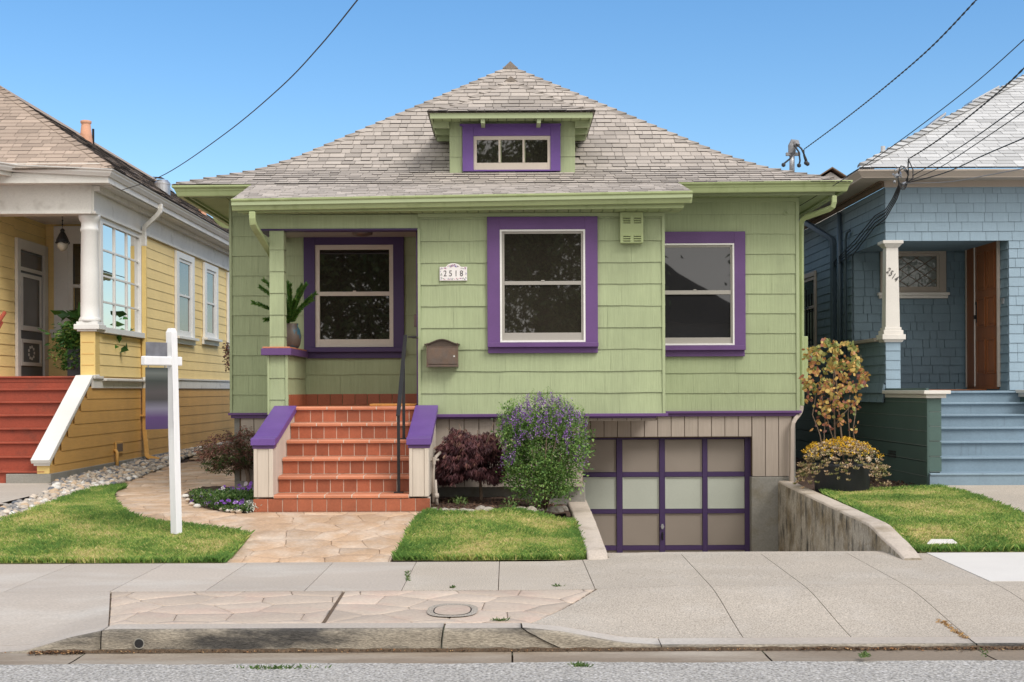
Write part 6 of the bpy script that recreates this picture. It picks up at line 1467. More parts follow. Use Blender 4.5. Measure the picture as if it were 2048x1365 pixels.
# bronze maple on the left
gx_, gy_ = gp(497, 985); PY_ = gy_ + .15
lm_ = thing('bronze_maple', 'low spreading bronze green maple left of the terracotta stairs', 'tree', (gx_, gy_, S(gx_, gy_)))
stem(lm_, [(gx_, gy_, S(gx_, gy_) - .02), q3(497, 955), q3(492, 930), q3(478, 905)], [.035, .03, .026, .015], m_bark)
for k in range(7): a = k * .9; stem(lm_, [q3(495, 940), q3(480 + 25 * math.cos(a), 915, .12 * math.sin(a)), q3(460 + 50 * math.cos(a), 895 + 10 * math.sin(a), .3 * math.sin(a))], [.014, .01, .005], m_bark, 'branch')
rs = np.random.RandomState(23); pts = []; dr = []; tn = []
for (bx, by, rx, rz, ry) in [(455, 900, 58, 38, .4), (430, 915, 36, 32, .3), (490, 885, 36, 32, .3), (500, 915, 26, 22, .2), (455, 932, 40, 16, .25)]:
    c = np.array(q3(bx, by)); sc_ = PY_ / F
    for k in range(int(rx * rz * .16)):
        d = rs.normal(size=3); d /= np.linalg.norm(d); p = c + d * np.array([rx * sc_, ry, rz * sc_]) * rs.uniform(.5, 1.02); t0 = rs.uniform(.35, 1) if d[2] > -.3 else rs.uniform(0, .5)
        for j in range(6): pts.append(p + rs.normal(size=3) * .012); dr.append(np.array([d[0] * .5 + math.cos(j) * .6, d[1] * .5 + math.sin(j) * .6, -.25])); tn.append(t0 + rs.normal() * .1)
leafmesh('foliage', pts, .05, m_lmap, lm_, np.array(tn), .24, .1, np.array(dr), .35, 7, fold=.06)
# flower bed of violas with a rim of stones
bd = thing('flower_bed', 'bed of purple violas and low green plants left of the stairs', 'flower bed', (*gp(450, 1005), .2))
rs = np.random.RandomState(24); B_ = np.array(BED); pts = []; dr = []; tn = []
while len(pts) < 9000:
    x, y = rs.uniform(B_[:, 0].min(), B_[:, 0].max()), rs.uniform(B_[:, 1].min(), 15.3)
    if not inpoly(BED, np.array([x]), np.array([y]))[0]: continue
    if nz(x * 4, y * 4, 2) < -.22: continue
    h = .05 + .06 * abs(nz(x * 3, y * 3)) + (.10 if y > 14.35 else 0)
    for k in range(8): pts.append((x + rs.normal() * .02, y + rs.normal() * .02, S(x, y) + rs.uniform(.01, h))); dr.append((rs.normal() * .6, rs.normal() * .6, .5)); tn.append(rs.uniform(0, .8))
leafmesh('greenery', pts, .03, m_gc, bd, np.array(tn), .5, 0, np.array(dr), .4, 8, kind='stuff')
m_viola = [mat('viola_%s' % c, col, .6, .1, 20, .1, 60, 0, orand=.25) for c, col in (('violet', (.20, .07, .38)), ('lilac', (.36, .22, .50)), ('pale', (.62, .56, .62)))]
vme = []
for mt in m_viola:
    m = MB()
    for a, r_ in ((1.57, .017), (.5, .016), (2.64, .016), (-.6, .015), (-2.5, .015), (-1.57, .019)):
        c = (math.cos(a) * r_ * .8, 0, math.sin(a) * r_ * .8); m.add([(c[0] + r_ * .75 * math.cos(t), -.003 + .004 * math.sin(3 * t), c[2] + r_ * .75 * math.sin(t)) for t in [k * 1.0472 for k in range(6)]], [tuple(range(6))])
    o = m.build('tmp', mt, None); me = o.data; bpy.data.objects.remove(o); me.name = 'viola'; vme.append(me)
k = 0
while k < 130:
    px, py = rs.uniform(385, 514), rs.uniform(982, 1026)
    if py < 985 + (460 - px) * .3: continue
    x, y = gp(px, py)
    if not inpoly(BED, np.array([x]), np.array([y]))[0]: continue
    k += 1; z = S(x, y) + rs.uniform(.05, .12); place('viola', vme[0 if rs.rand() < .62 else (1 if rs.rand() < .7 else 2)], bd, Matrix.Translation((x, y - .03, z)) @ Matrix.Rotation(rs.uniform(-.6, .6), 4, 'Z') @ Matrix.Rotation(rs.uniform(-1.2, -.1), 4, 'X') @ Matrix.Rotation(rs.uniform(0, 6), 4, 'Y') @ Matrix.Scale(rs.uniform(.8, 1.15), 4))
pts = []; dr = []; tn = []
m_dusty = plantmat('dusty_miller', [(0, (.35, .38, .33)), (1, (.66, .68, .62))], .1, .8)
dm = thing('silver_plant', 'silvery white leafed plant at the foot of the stairs beside the violas', 'plant', (*gp(501, 1025), .26))
for k in range(420): x, y = gp(501 + rs.normal() * 6, 1022 + rs.normal() * 3); pts.append((x, y + .03, S(x, y) + rs.uniform(0, .11))); dr.append((rs.normal() * .5, rs.normal() * .5, .4)); tn.append(rs.rand())
leafmesh('leaves', pts, .03, m_dusty, dm, np.array(tn), .5, 0, np.array(dr), .4, 9)
# stones: shared pebble meshes
peb = []
def pebble_mesh(mt, sub=1, tone=.5, ang=.12, nm='pebble'):
    import bmesh
    bm = bmesh.new(); bmesh.ops.create_icosphere(bm, subdivisions=sub + 1, radius=1); sd_ = U(0, 99)
    for v in bm.verts: v.co *= 1 + ang * nz(v.co.x * 1.3 + sd_, v.co.y * 1.3, v.co.z * 1.3) * 2
    me = bpy.data.meshes.new(nm); bm.to_mesh(me); bm.free()
    a = me.attributes.new('tone', 'FLOAT', 'FACE'); a.data.foreach_set('value', [tone] * len(me.polygons)); me.polygons.foreach_set('use_smooth', [True] * len(me.polygons)); me.materials.append(mt); return me
for t in (0, .15, .3, .45, .55, .65, .78, .9, 1): peb.append(pebble_mesh(m_pebble, 1, t))
pebv = [np.array([v.co[:] for v in me.vertices]) for me in peb]; pebf = [[tuple(p.vertices) for p in me.polygons] for me in peb]
PB = [gp(0, 1046), gp(60, 1028), gp(120, 1006), gp(190, 980), gp(223, 972), gp(262, 962), gp(331, 934), (-5.75, 24), (-5.7, 30), (-6.3, 31), (-6.3, 18.6), gp(100, 985), gp(50, 1003), gp(0, 1018), (-9.5, 14.6), (-9.5, 13.9)]
pbd = thing('river_rock_bed', 'band of grey and tan river rocks along the yellow house', 'rock bed', (*gp(150, 985), .27))
sheet('bed_soil', PB, .08, m_soil, .0, .01, pbd, None)
P_ = np.array(PB); rs = np.random.RandomState(31); grid = {}; allp = []
tries = 0
while len(allp) < 3300 and tries < 60000:
    tries += 1
    x, y = rs.uniform(P_[:, 0].min(), P_[:, 0].max()), rs.uniform(13.6, 30); 
    if not inpoly(PB, np.array([x]), np.array([y]))[0]: continue
    r = rs.uniform(.022, .055) * (1.0 if y < 22 else 1.25); kx, ky = int(x / .1), int(y / .1); bad = False
    for i in (-1, 0, 1):
        for j in (-1, 0, 1):
            for (a, b, c) in grid.get((kx + i, ky + j), []):
                if math.hypot(x - a, y - b) < (r + c) * .78: bad = True
    if bad: continue
    grid.setdefault((kx, ky), []).append((x, y, r)); allp.append((x, y, r, rs.randint(len(peb)), rs.uniform(0, 6.28), rs.uniform(.55, .8), rs.uniform(.7, 1.0)))
allp.sort(key=lambda p: -p[2] / p[1]); rest = MB()
for i, (x, y, r, k, a, fl_, asp) in enumerate(allp):
    M4 = Matrix.Translation((x, y, S(x, y) + r * .38)) @ Matrix.Rotation(a, 4, 'Z') @ Matrix.Rotation(.2 * math.sin(a * 5), 4, 'X') @ Matrix.Diagonal((r, r * asp, r * fl_, 1))
    if i < 298: place('pebble', peb[k], pbd, M4)
    else:
        v = pebv[k] @ np.array(M4.to_3x3()).T + np.array(M4.translation); n0 = len(rest.v); rest.v.extend(map(tuple, v)); rest.f.extend([tuple(i_ + n0 for i_ in f) for f in pebf[k]]); rest.t.extend([[0, .15, .3, .45, .55, .65, .78, .9, 1][k]] * len(pebf[k]))
print('pebbles', len(allp))
o = link_mesh('pebbles', rest.v, rest.f, m_pebble, pbd, rest.t, True); o['kind'] = 'stuff'
# rocks edging the middle bed and the viola bed
rk = [pebble_mesh(m_rock, 1, t, .22, 'rock') for t in (.8, .95, 1.1, 1.25)]
rb_ = thing('rock_edging', 'row of low brown rocks edging the bark bed behind the middle lawn', 'rock edging', (*gp(1000, 1028), .25))
for (px, w_, h_) in [(888, 30, 9), (925, 26, 6), (962, 22, 11), (935, 34, 7), (975, 26, 8), (905, 24, 6), (1040, 34, 11), (1062, 28, 12), (1082, 26, 9), (1108, 38, 13), (1010, 20, 5), (1126, 22, 11), (868, 16, 8)]:
    x, y = gp(px, 1027 - (3 if w_ < 27 else 0)); sc_ = y / F; place('rock', random.choice(rk), rb_, Matrix.Translation((x, y + .03, S(x, y) + h_ * sc_ * .2)) @ Matrix.Rotation(U(-.3, .3), 4, 'Z') @ Matrix.Diagonal((w_ * sc_ * .55, w_ * sc_ * .33, h_ * sc_ * .95, 1)))
re_ = thing('rock_edging', 'pale pebbles edging the front of the viola bed', 'rock edging', (*gp(440, 1024), .25))
for (px, py) in [(376, 1004), (384, 1012), (395, 1016), (446, 1023), (457, 1025), (466, 1026), (478, 1027), (371, 996)]:
    x, y = gp(px, py); sc_ = y / F; r = U(5, 9); place('rock', peb[7 + (px % 2)], re_, Matrix.Translation((x, y, S(x, y) + .02)) @ Matrix.Diagonal((r * sc_, r * sc_ * .8, r * sc_ * .6, 1)))
# seedlings in the bark bed
rs = np.random.RandomState(33)
for (px, py, n, lab) in ((920, 1012, 110, 'small yellowish plant in the bark bed under the purple maple'), (1018, 1020, 60, 'tiny green seedling in the bark bed before the flowering bush')):
    t = thing('small_plant', lab, 'plant', (*gp(px, py), .27)); pts = []; dr = []
    for k in range(n): x, y = gp(px + rs.normal() * 9, py + rs.normal() * 2); pts.append((x, y, S(x, y) + rs.uniform(.01, .09))); dr.append((rs.normal() * .6, rs.normal() * .6, .5))
    leafmesh('leaves', pts, .035, m_gc, t, rs.uniform(.3, 1, n), .4, 0, np.array(dr), .3, 10)
pts = []; dr = []
for k in range(900):
    px, py = rs.uniform(865, 1125), rs.uniform(1002, 1026); x, y = gp(px, py); pts.append((x, y, S(x, y) + .02)); dr.append((rs.normal(), rs.normal(), .15))
m_barkc = plantmat('bark_chip', [(0, (.03, .018, .014)), (.5, (.10, .05, .035)), (1, (.22, .14, .09))], 0, .95)
leafmesh('bark_chips', pts, .035, m_barkc, None, rs.uniform(0, 1, 900), .45, 0, np.array(dr), .2, 12, kind='stuff')
pts = []; dr = []
for k in range(1100):
    px, py = rs.uniform(1640, 1870), rs.uniform(962, 992); x, y = gp(px, py); pts.append((x, y, S(x, y) + .0)); dr.append((rs.normal(), rs.normal(), .15))
leafmesh('bark_chips', pts, .035, m_barkc, None, rs.uniform(0, 1, 1100), .45, 0, np.array(dr), .2, 13, kind='stuff')
# weeds in the pavement joints
rs = np.random.RandomState(35)
for (px, py, sx_, sy_, n, lab) in ((815, 1153, 2.5, 10, 70, 'weed growing in the pavement joint below the middle lawn'), (905, 1176, 3, 1, 30, 'tiny weed tuft at the back of the stamped strip above the oval cover'), (1115, 1173, 5, 1, 30, 'tiny weed at the right end of the stamped strip'),
        (1162, 1333, 16, 3, 110, 'low weed in the gutter at the edge of the asphalt'), (1730, 1313, 7, 4, 90, 'green weed in the gutter joint on the right'), (545, 1338, 60, 2, 160, 'thin line of weeds between gutter and asphalt on the left'), (1000, 1242, 14, 1, 60, 'weeds in the joint behind the cracked kerb'), (1968, 1308, 6, 10, 14, 'long green stalk lying in the gutter at the far right'), (1410, 1250, 0, 0, 0, '')):
    if not n: continue
    pts = []; dr = []; X0_, Y0_ = gp(px, py); t = thing('weed', lab, 'weed', (X0_, Y0_, S(X0_, Y0_)))
    for k in range(n): x, y = gp(px + rs.normal() * sx_ * .6 + (rs.uniform(-1, 1) * 0), py + rs.uniform(-1, 1) * sy_); pts.append((x - (py < 1170) * 0, y, max(S(x, y), -.147) + .002)); dr.append((rs.normal() * .8, rs.normal() * .8, .5))
    leafmesh('leaves', pts, .028, m_gc, t, rs.uniform(.2, .95, n), .3, 0, np.array(dr), .3, 14)
# dry leaves in the joint on the right apron
pts = []; dr = []
for k in range(150):
    t = rs.uniform(0, 1); px, py = lerp(1880, 1932, t) + rs.normal() * 3, lerp(1242, 1278, t) + rs.normal() * 1.5; x, y = gp(px, py); pts.append((x, y, S(x, y) + .004)); dr.append((rs.normal(), rs.normal(), .1))
m_dry = plantmat('dry_leaf', [(0, (.22, .11, .04)), (1, (.50, .32, .14))], 0, .9)
leafmesh('dry_leaves', pts, .024, m_dry, None, rs.uniform(0, 1, 150), .4, 0, np.array(dr), .1, 15, kind='stuff')
# utility lid on the right lawn
a, b, c, d = gp(1853, 1097), gp(1916, 1096), gp(1905, 1088), gp(1862, 1088)
m = MB(); m.hexa([(*p, S(*p)) for p in (a, b, c, d)] + [(*p, S(*p) + .045) for p in (a, b, c, d)]); tagp(m.build('utility_lid', m_conc_n, None, .006), 'pale concrete utility box lid at the front of the right lawn', 'lid')
# ---- potted tree
PYp = 15.95; px_, pz_ = W(1684, 983, PYp)
pt = thing('planter', 'large dark round planter full of bronze succulents with yellow flowers', 'planter', (px_, PYp, pz_))
g0 = pz_
m = MB(); m.lathe(px_, PYp, [(.30, g0), (.315, g0 + .01), (.335, g0 + .30), (.345, g0 + .31), (.345, g0 + .34), (.32, g0 + .34), (.31, g0 + .30)], 32); m.build('pot', m_planter, pt, 0, True)
m = MB(); m.lathe(px_, PYp, [(.31, g0 + .26), (.30, g0 + .31), (.01, g0 + .33)], 20); m.build('soil', m_soil, pt)
rs = np.random.RandomState(41); pts = []; dr = []; tn = []
for k in range(720):
    a = rs.uniform(0, 6.28); q_ = rs.uniform(0, 1) ** .6; rr_ = q_ * .545
    h = .36 + .20 * math.sqrt(max(0, 1 - q_ ** 2)) - .16 * q_ ** 3 + rs.normal() * .02 - ((.2 if math.sin(a) > -.5 or abs(math.cos(a)) > .8 else .07) * rs.rand() if q_ > .72 else 0)
    c = np.array([px_ + rr_ * math.cos(a), PYp + rr_ * math.sin(a) * .9, g0 + h]); t0 = rs.uniform(.15, 1) if q_ < .8 else rs.uniform(0, .7)
    for j in range(9):
        th_ = j * .698; dd = np.array([math.cos(th_), math.sin(th_), .55]) + np.array([math.cos(a) * q_, math.sin(a) * q_, .2]) * .8; pts.append(c); dr.append(dd); tn.append(t0 + rs.normal() * .1)
leafmesh('succulents', pts, .038, m_succ, pt, np.array(tn), .5, 0, np.array(dr), .2, 16)
pts = []; dr = []; tn = []
for k in range(230):
    a = rs.uniform(0, 6.28); q_ = rs.uniform(.1, .98); rr_ = q_ * .5; c = np.array([px_ + rr_ * math.cos(a), PYp + rr_ * math.sin(a) * .9, g0 + .43 + .17 * math.sqrt(1 - q_ ** 2) - .06 * q_ + rs.uniform(0, .05)])
    if math.sin(a) > .6 and q_ > .6: continue
    for j in range(10): pts.append(c + rs.normal(size=3) * .010); dr.append(rs.normal(size=3) + [0, -.3, .5]); tn.append(rs.rand())
leafmesh('yellow_flowers', pts, .017, m_yfl, pt, np.array(tn), .9, 0, np.array(dr), .3, 17)
tr_ = thing('potted_tree', 'thin potted tree with yellow, orange and russet leaves in the dark planter', 'tree', (px_, PYp, g0 + .3))
PY_ = PYp
st = [[(1672, 955), (1670, 880), (1668, 800), (1667, 740)], [(1690, 955), (1684, 880), (1676, 810), (1672, 760), (1665, 720)], [(1650, 930), (1640, 870), (1625, 830), (1632, 790)], [(1660, 940), (1648, 880), (1650, 840), (1668, 800)], [(1695, 940), (1700, 880), (1696, 830), (1700, 790)], [(1670, 850), (1690, 825), (1712, 800)], [(1675, 900), (1660, 860), (1645, 800), (1640, 760)], [(1700, 945), (1712, 900), (1706, 860), (1712, 820)]]
for k, s_ in enumerate(st): stem(tr_, [q3(a, b, .05 * math.sin(k * 2 + i)) for i, (a, b) in enumerate(s_)], [.010 if k < 2 else .006] * (len(s_) - 1) + [.004], m_bark, 'stem')
lme = []
import bmesh
for k in range(10):
    t = [0, .12, .28, .35, .45, .55, .62, .75, .88, 1][k]; m = MB()
    ol = [(0, 0), (.3, .16), (.48, .42), (.44, .7), (.2, .92), (0, 1.08)]; L_ = [(-x, y) for x, y in ol[1:-1]][::-1]; cup = U(.05, .3)
    vv = [(x, cup * abs(x) + .12 * y * y, y) for x, y in ol + L_]; m.add([(0, .06, .5)] + vv, [(0, 1 + i, 1 + (i + 1) % len(vv)) for i in range(len(vv))], t)
    o = m.build('tmp', m_autumn); o.data.transform(Matrix.Translation(o.location)); lme.append(o.data); o.data.name = 'leaf'; bpy.data.objects.remove(o)
n = 0; rs = np.random.RandomState(42); restl = MB()
lv = []
while n < 950:
    a, b = rs.uniform(1603, 1737), rs.uniform(672, 862)
    k = ((a - 1667) / (66 + 8 * math.sin(b * .11))) ** 2 + ((b - 752) / (76 + 8 * math.sin(a * .13))) ** 2
    if k > 1.0 and not (b > 800 and abs(a - 1672) < 45 and rs.rand() < .16): continue
    if k < 1 and rs.rand() > (1.0 - .5 * ss(770, 830, b)) * (.62 + 1.6 * nz(a * .05, b * .05, 3)): continue
    n += 1; dy = rs.uniform(-.3, .3) * math.sqrt(max(.05, 1 - min(k, 1))); lv.append((a, b, dy))
lv.sort(key=lambda p: p[2])
for i, (a, b, dy) in enumerate(lv):
    t = int(np.clip(rs.normal(3.6 + (b - 745) / 40 + (dy > .05) * 1.5 + 3 * nz(a * .05, b * .05), 2.6), 0, 9)); s_ = rs.uniform(.028, .06)
    M4 = Matrix.Translation(q3(a, b, dy)) @ Matrix.Rotation(rs.uniform(-1.3, 1.3), 4, 'Z') @ Matrix.Rotation(rs.uniform(-.9, .9), 4, 'X') @ Matrix.Rotation(rs.uniform(1.6, 4.7), 4, 'Y') @ Matrix.Scale(s_, 4)
    if i < 298: place('leaf', lme[t], tr_, M4)
    else:
        me = lme[t]; restl.add([tuple(M4 @ v.co) for v in me.vertices], [tuple(p.vertices) for p in me.polygons], [0, .12, .28, .35, .45, .55, .62, .75, .88, 1][t])
tagp(restl.build('leaves', m_autumn, tr_), kind='stuff')
# ---- foxtail fern in its pot on the porch cap
PY_ = 16.15; fx_, fz0 = W(583, 694, PY_); fz0 = 2.066
pot = thing('porch_plant', 'foxtail fern in a brown and blue glazed pot behind the porch column', 'potted plant', (fx_, PY_, fz0))
sc_ = PY_ / F
m_pot = mat('brown_pot_glaze', (.10, .075, .06), .5, .1, 6, .08, 60, .1, col2=(.03, .11, .16), m2=(3.2, .51, .55))
m = MB(); m.lathe(fx_, PY_, [(14 * sc_, fz0), (18 * sc_, fz0 + 8 * sc_), (20 * sc_, fz0 + 22 * sc_), (17 * sc_, fz0 + 36 * sc_), (12.5 * sc_, fz0 + 44 * sc_), (14 * sc_, fz0 + 49 * sc_), (12 * sc_, fz0 + 49 * sc_), (11 * sc_, fz0 + 44 * sc_)], 24); m.build('pot', m_pot, pot, 0, True)
rs = np.random.RandomState(43)
for (tx, ty, dy) in [(506, 606, -.2), (520, 575, -.1), (527, 560, .1), (545, 590, -.25), (574, 565, .1), (580, 570, -.15), (604, 572, .05), (598, 580, .2), (631, 588, -.1), (624, 600, .1), (530, 640, -.3), (590, 600, -.3), (560, 580, .2), (612, 570, -.2)]:
    a = np.array((fx_, PY_, fz0 + 46 * sc_)); e = np.array(q3(tx, ty, dy)); mid = (a + e) / 2 + np.array([(a - e)[0] * .22, 0, .05 if ty < 630 else .08]); P = []; D = []; T_ = []
    for k in range(520):
        t = rs.uniform(.08, 1); c = (1 - t) ** 2 * a + 2 * t * (1 - t) * mid + t * t * e; ax = 2 * (1 - t) * (mid - a) + 2 * t * (e - mid); ax /= np.linalg.norm(ax)
        r = rs.normal(size=3); r -= ax * r.dot(ax); r /= np.linalg.norm(r); P.append(c); D.append(r * .8 + ax * .9); T_.append(rs.uniform(.1, 1))
    w_ = .044; leafmesh('frond', P, w_, m_fern, pot, np.array(T_), .2, 0, np.array(D), .12, 18)
# potted shrub on the yellow porch and its neighbour behind the glazing
m_pl = plantmat('glossy_leaf', [(0, (.02, .07, .015)), (.6, (.06, .17, .03)), (1, (.22, .30, .07))])
PY_ = 20.9; px0, _ = W(152, 750, PY_); sp1 = thing('porch_shrub', 'leafy green shrub in a dark pot beside the white porch column', 'potted plant', (px0, PY_, 1.79))
m = MB(); m.box(px0 - .10, px0 + .16, PY_ - .12, PY_ + .14, 1.79, 2.22); m.build('pot', m_planter, sp1, .01)
rs = np.random.RandomState(44); pts = []; dr = []
for k in range(1500):
    u = rs.normal(); v = rs.uniform(0, 1); a = 150 + u * lerp(10, 17, math.sin(v * 3.1)) - 4; b = 642 + v * 95; pts.append(q3(min(a, 196), b, rs.normal() * .1)); dr.append((rs.normal() - .3, rs.normal(), -.2))
leafmesh('foliage', pts, .085, m_pl, sp1, rs.uniform(0, 1, 1500), .42, .25, np.array(dr), .4, 19)
sp2 = thing('porch_plant', 'broad leafed green plant seen through the glazed porch screen', 'plant', (-6.8, 22.0, 1.79)); pts = []; dr = []
m = MB(); m.lathe(-6.8, 22.0, [(.16, 1.79), (.2, 2.15), (.18, 2.15)], 16); m.build('pot', m_planter, sp2)
for k in range(160): pts.append((-6.75 + rs.normal() * .22, 21.8 + rs.normal() * .35, rs.uniform(2.2, 2.85))); dr.append((rs.normal(), rs.normal(), .3))
leafmesh('leaves', pts, .26, m_pl, sp2, rs.uniform(0, .8, 160), .5, .1, np.array(dr), .4, 20)
# dry climber at the corner of the green house
PY_ = 19.5; vn = thing('dry_vine', 'dry reddish vine hanging between the yellow and green houses', 'vine', q3(456, 750))
rs = np.random.RandomState(45)
stem(vn, [q3(460, 800, 1), q3(462, 740), q3(456, 700), q3(449, 705)], [.008, .007, .005, .003], m_bark, 'stem')
pts = []; dr = []
for k in range(130): pts.append(q3(455 + rs.normal() * 4, rs.uniform(684, 742), rs.normal() * .1)); dr.append((rs.normal(), rs.normal(), -.3))
leafmesh('leaves', pts, .05, m_lmap, vn, rs.uniform(.4, 1, 130), .5, .2, np.array(dr), .4, 21)
# ---- sign post with its swinging board
bx, by = gp(353, 1073); bz0 = S(bx, by); sg_ = thing('sign_post', 'white wooden yard sign post standing on the left lawn', 'sign post', (bx, by, bz0))
tx_, tz_ = W(343, 657, by); hw = 10.5 * by / F
dirx = Vector((-.50, -.86, 0)).normalized(); sidev = Vector((-dirx.y, dirx.x, 0))
def pbox(m, c, a, b, h0, h1, c2=None):
    c = Vector(c); c2 = Vector(c2) if c2 is not None else c
    m.hexa([tuple(c + dirx * i * a + sidev * j * b + Vector((0, 0, h0))) for i, j in ((-1, -1), (1, -1), (1, 1), (-1, 1))] + [tuple(c2 + dirx * i * a + sidev * j * b + Vector((0, 0, h1))) for i, j in ((-1, -1), (1, -1), (1, 1), (-1, 1))])
hw *= .76
m = MB(); pbox(m, (bx, by, bz0), hw, hw, .02, 0, (tx_, by, tz_ - .04)); m.v[4:] = [tuple(v) for v in m.v[4:]]
t4 = m.v[4:8]; tc_ = np.mean(t4, 0); n0 = len(m.v); m.v += [tuple(lerp(np.array(v), tc_, .35) + [0, 0, .04]) for v in t4]; m.f += [(4, 5, 9, 8), (5, 6, 10, 9), (6, 7, 11, 10), (7, 4, 8, 11), (8, 9, 10, 11)]; m.t += [1] * 5
m.build('post', m_postwhite, sg_, .003)
m = MB(); pbox(m, (bx, by, bz0), hw * 1.02, hw * 1.02, -.02, .025); m.build('post_foot', m_black, sg_)
zarm = WZ(345, 723, by); pc = Vector((lerp(bx, tx_, .85), by, 0)); armL = .50
c = pc + dirx * (armL / 2 - .11); m = MB(); pbox(m, c, armL / 2, hw * .82, zarm - .045, zarm + .045)
e4 = [v for v in m.v]; m.build('arm', m_postwhite, sg_, .012)
sb = thing('hanging_sign', 'dark blurred sign board hanging from the arm of the white post', 'sign', tuple(pc + dirx * .26 + Vector((0, 0, zarm - .7))))
m_signm = mat('dark_sign_print', (.035, .04, .035), .35, .2, 5, .05, 30, 0, tone=False)
nt_ = m_signm.node_tree; b_ = nt_.nodes['Principled BSDF']; tcn = nt_.nodes.new('ShaderNodeNewGeometry'); sxyz = nt_.nodes.new('ShaderNodeSeparateXYZ'); nt_.links.new(tcn.outputs['Position'], sxyz.inputs[0])
mrr = nt_.nodes.new('ShaderNodeMapRange'); mrr.inputs['From Min'].default_value = zarm - .68; mrr.inputs['From Max'].default_value = zarm - .07; nt_.links.new(sxyz.outputs['Z'], mrr.inputs['Value'])
crr = nt_.nodes.new('ShaderNodeValToRGB'); el = crr.color_ramp.elements
for p, c_ in ((0, (.06, .035, .10)), (.22, (.075, .04, .12)), (.36, (.16, .15, .2)), (.5, (.05, .045, .045)), (.62, (.07, .06, .06)), (.8, (.04, .045, .04)), (.92, (.12, .13, .12)), (1, (.05, .06, .055))):
    e_ = el.new(p) if p not in (0, 1) else el[0 if p == 0 else -1]; e_.color = (*c_, 1)
nt_.links.new(mrr.outputs[0], crr.inputs[0]); nt_.links.new(crr.outputs[0], b_.inputs['Base Color'])
m = MB(); pbox(m, pc + dirx * .21, .145, .006, zarm - .66, zarm - .065); m.build('board', m_signm, sb, .002)
for k in (.10, .32): m = MB(); p = pc + dirx * k; m.tube([tuple(p + Vector((0, 0, zarm - .04))), tuple(p + Vector((0, 0, zarm - .08)))], .006, 6); m.build('hanger', m_steel, sb)
m = MB(); pbox(m, pc + dirx * .21, .14, .005, zarm + .046, zarm + .18); o = m.build('sign_rider', mat('grey_rider_print', (.16, .16, .18), .4, .3, 6, .05, 40, 0), None, .002); tagp(o, 'small grey blurred rider plate standing on the arm of the white post', 'sign')
# ------------------------------------------------------------------ wires
def wire(name, label, pts, r, mt=None, twist=0):
    m = MB(); P = [Vector(P3(*p)) for p in pts]; Q = []
    for i in range(len(P) - 1):
        a = P[max(i - 1, 0)]; b = P[i]; c = P[i + 1]; d = P[min(i + 2, len(P) - 1)]
        for k in range(8):
            t = k / 8; Q.append(.5 * ((2 * b) + (c - a) * t + (2 * a - 5 * b + 4 * c - d) * t * t + (3 * b - a - 3 * c + d) * t ** 3))
    Q.append(P[-1]); Q.insert(0, Q[0] + (Q[0] - Q[1]).normalized() * 2.0)
    if twist:
        D = []; s = 0; 
        for a, b in zip(Q, Q[1:]):
            n = max(2, int((b - a).length / .05)); D += [a.lerp(b, k / n) for k in range(n)]
        for ph in (0, math.pi):
            s = 0; L_ = []
            for i, p in enumerate(D):
                if i: s += (D[i] - D[i - 1]).length
                L_.append(p + Vector((math.cos(s * 22 + ph) * twist, 0, math.sin(s * 22 + ph) * twist)))
            m.tube(L_, r, 4)
    else: m.tube(Q, r, 5)
    return tagp(m.build(name, mt or m_wire), label, 'cable')
wire('overhead_cable', 'black cable sagging from the upper left sky to the yellow house eave', [(715, 0, 10), (640, 92, 11.3), (560, 176, 13), (450, 268, 15.6), (330, 349, 18.2), (243, 381, 20.0)], .006)
wire('overhead_cable', 'twisted black service drop running to the mast behind the green roof', [(1953, 0, 13), (1860, 97, 14.5), (1760, 183, 16.5), (1680, 246, 18.8), (1607, 300, 21)], .0055, None, .0055)
wire('overhead_cable', 'single cable crossing from the right edge to the green eave underside', [(2050, 78, 12), (1940, 175, 13), (1800, 282, 14.5), (1690, 357, 16.2), (1600, 412, 17.0)], .005)
wire('overhead_cable', 'topmost twisted cable ending at the junction on the blue eave', [(2050, 135, 13), (2005, 178, 13.6), (1930, 240, 15), (1870, 285, 16.3), (1818, 318, 17.5)], .006, None, .005)
wire('overhead_cable', 'middle cable of the bundle reaching the blue eave junction', [(2050, 203, 12), (1950, 275, 14), (1880, 320, 16), (1825, 352, 17.5)], .006)
wire('overhead_cable', 'thin cable just under the middle one of the bundle at the blue eave', [(2050, 222, 12), (1950, 290, 14), (1880, 335, 16), (1820, 362, 17.5)], .005)
wire('overhead_cable', 'lower black cable curving to the junction on the blue eave', [(2050, 276, 12), (1970, 310, 14), (1890, 346, 16), (1815, 366, 17.5)], .007)
wire('overhead_cable', 'thin grey cable nearly level along the blue gutter', [(2050, 337, 12), (1970, 352, 14.5), (1900, 364, 16), (1812, 367, 17.5)], .005, m_wireg)
jb = thing('cable_junction', 'tangle of cable ends and clamps at the corner of the blue eave', 'junction', P3(1800, 360, 17.6))
m = MB(); rs = np.random.RandomState(51)
for k in range(12): c = P3(1800 + rs.normal() * 8, 352 + rs.normal() * 10, 17.6 + rs.normal() * .05); m.tube([c, tuple(np.array(c) + rs.normal(size=3) * .04)], rs.uniform(.008, .02), 6)
tagp(m.build('clamps', m_steel, jb), kind='stuff')
m = MB(); m.tube([P3(1817, 318, 17.5), P3(1816, 335, 17.55), P3(1817, 350, 17.55), P3(1812, 362, 17.55)], .010, 6); m.tube([P3(1817, 320, 17.5), P3(1826, 340, 17.5), P3(1826, 356, 17.5), P3(1815, 366, 17.5)], .008, 6); m.build('drop_cable', m_wire, jb, 0, True)
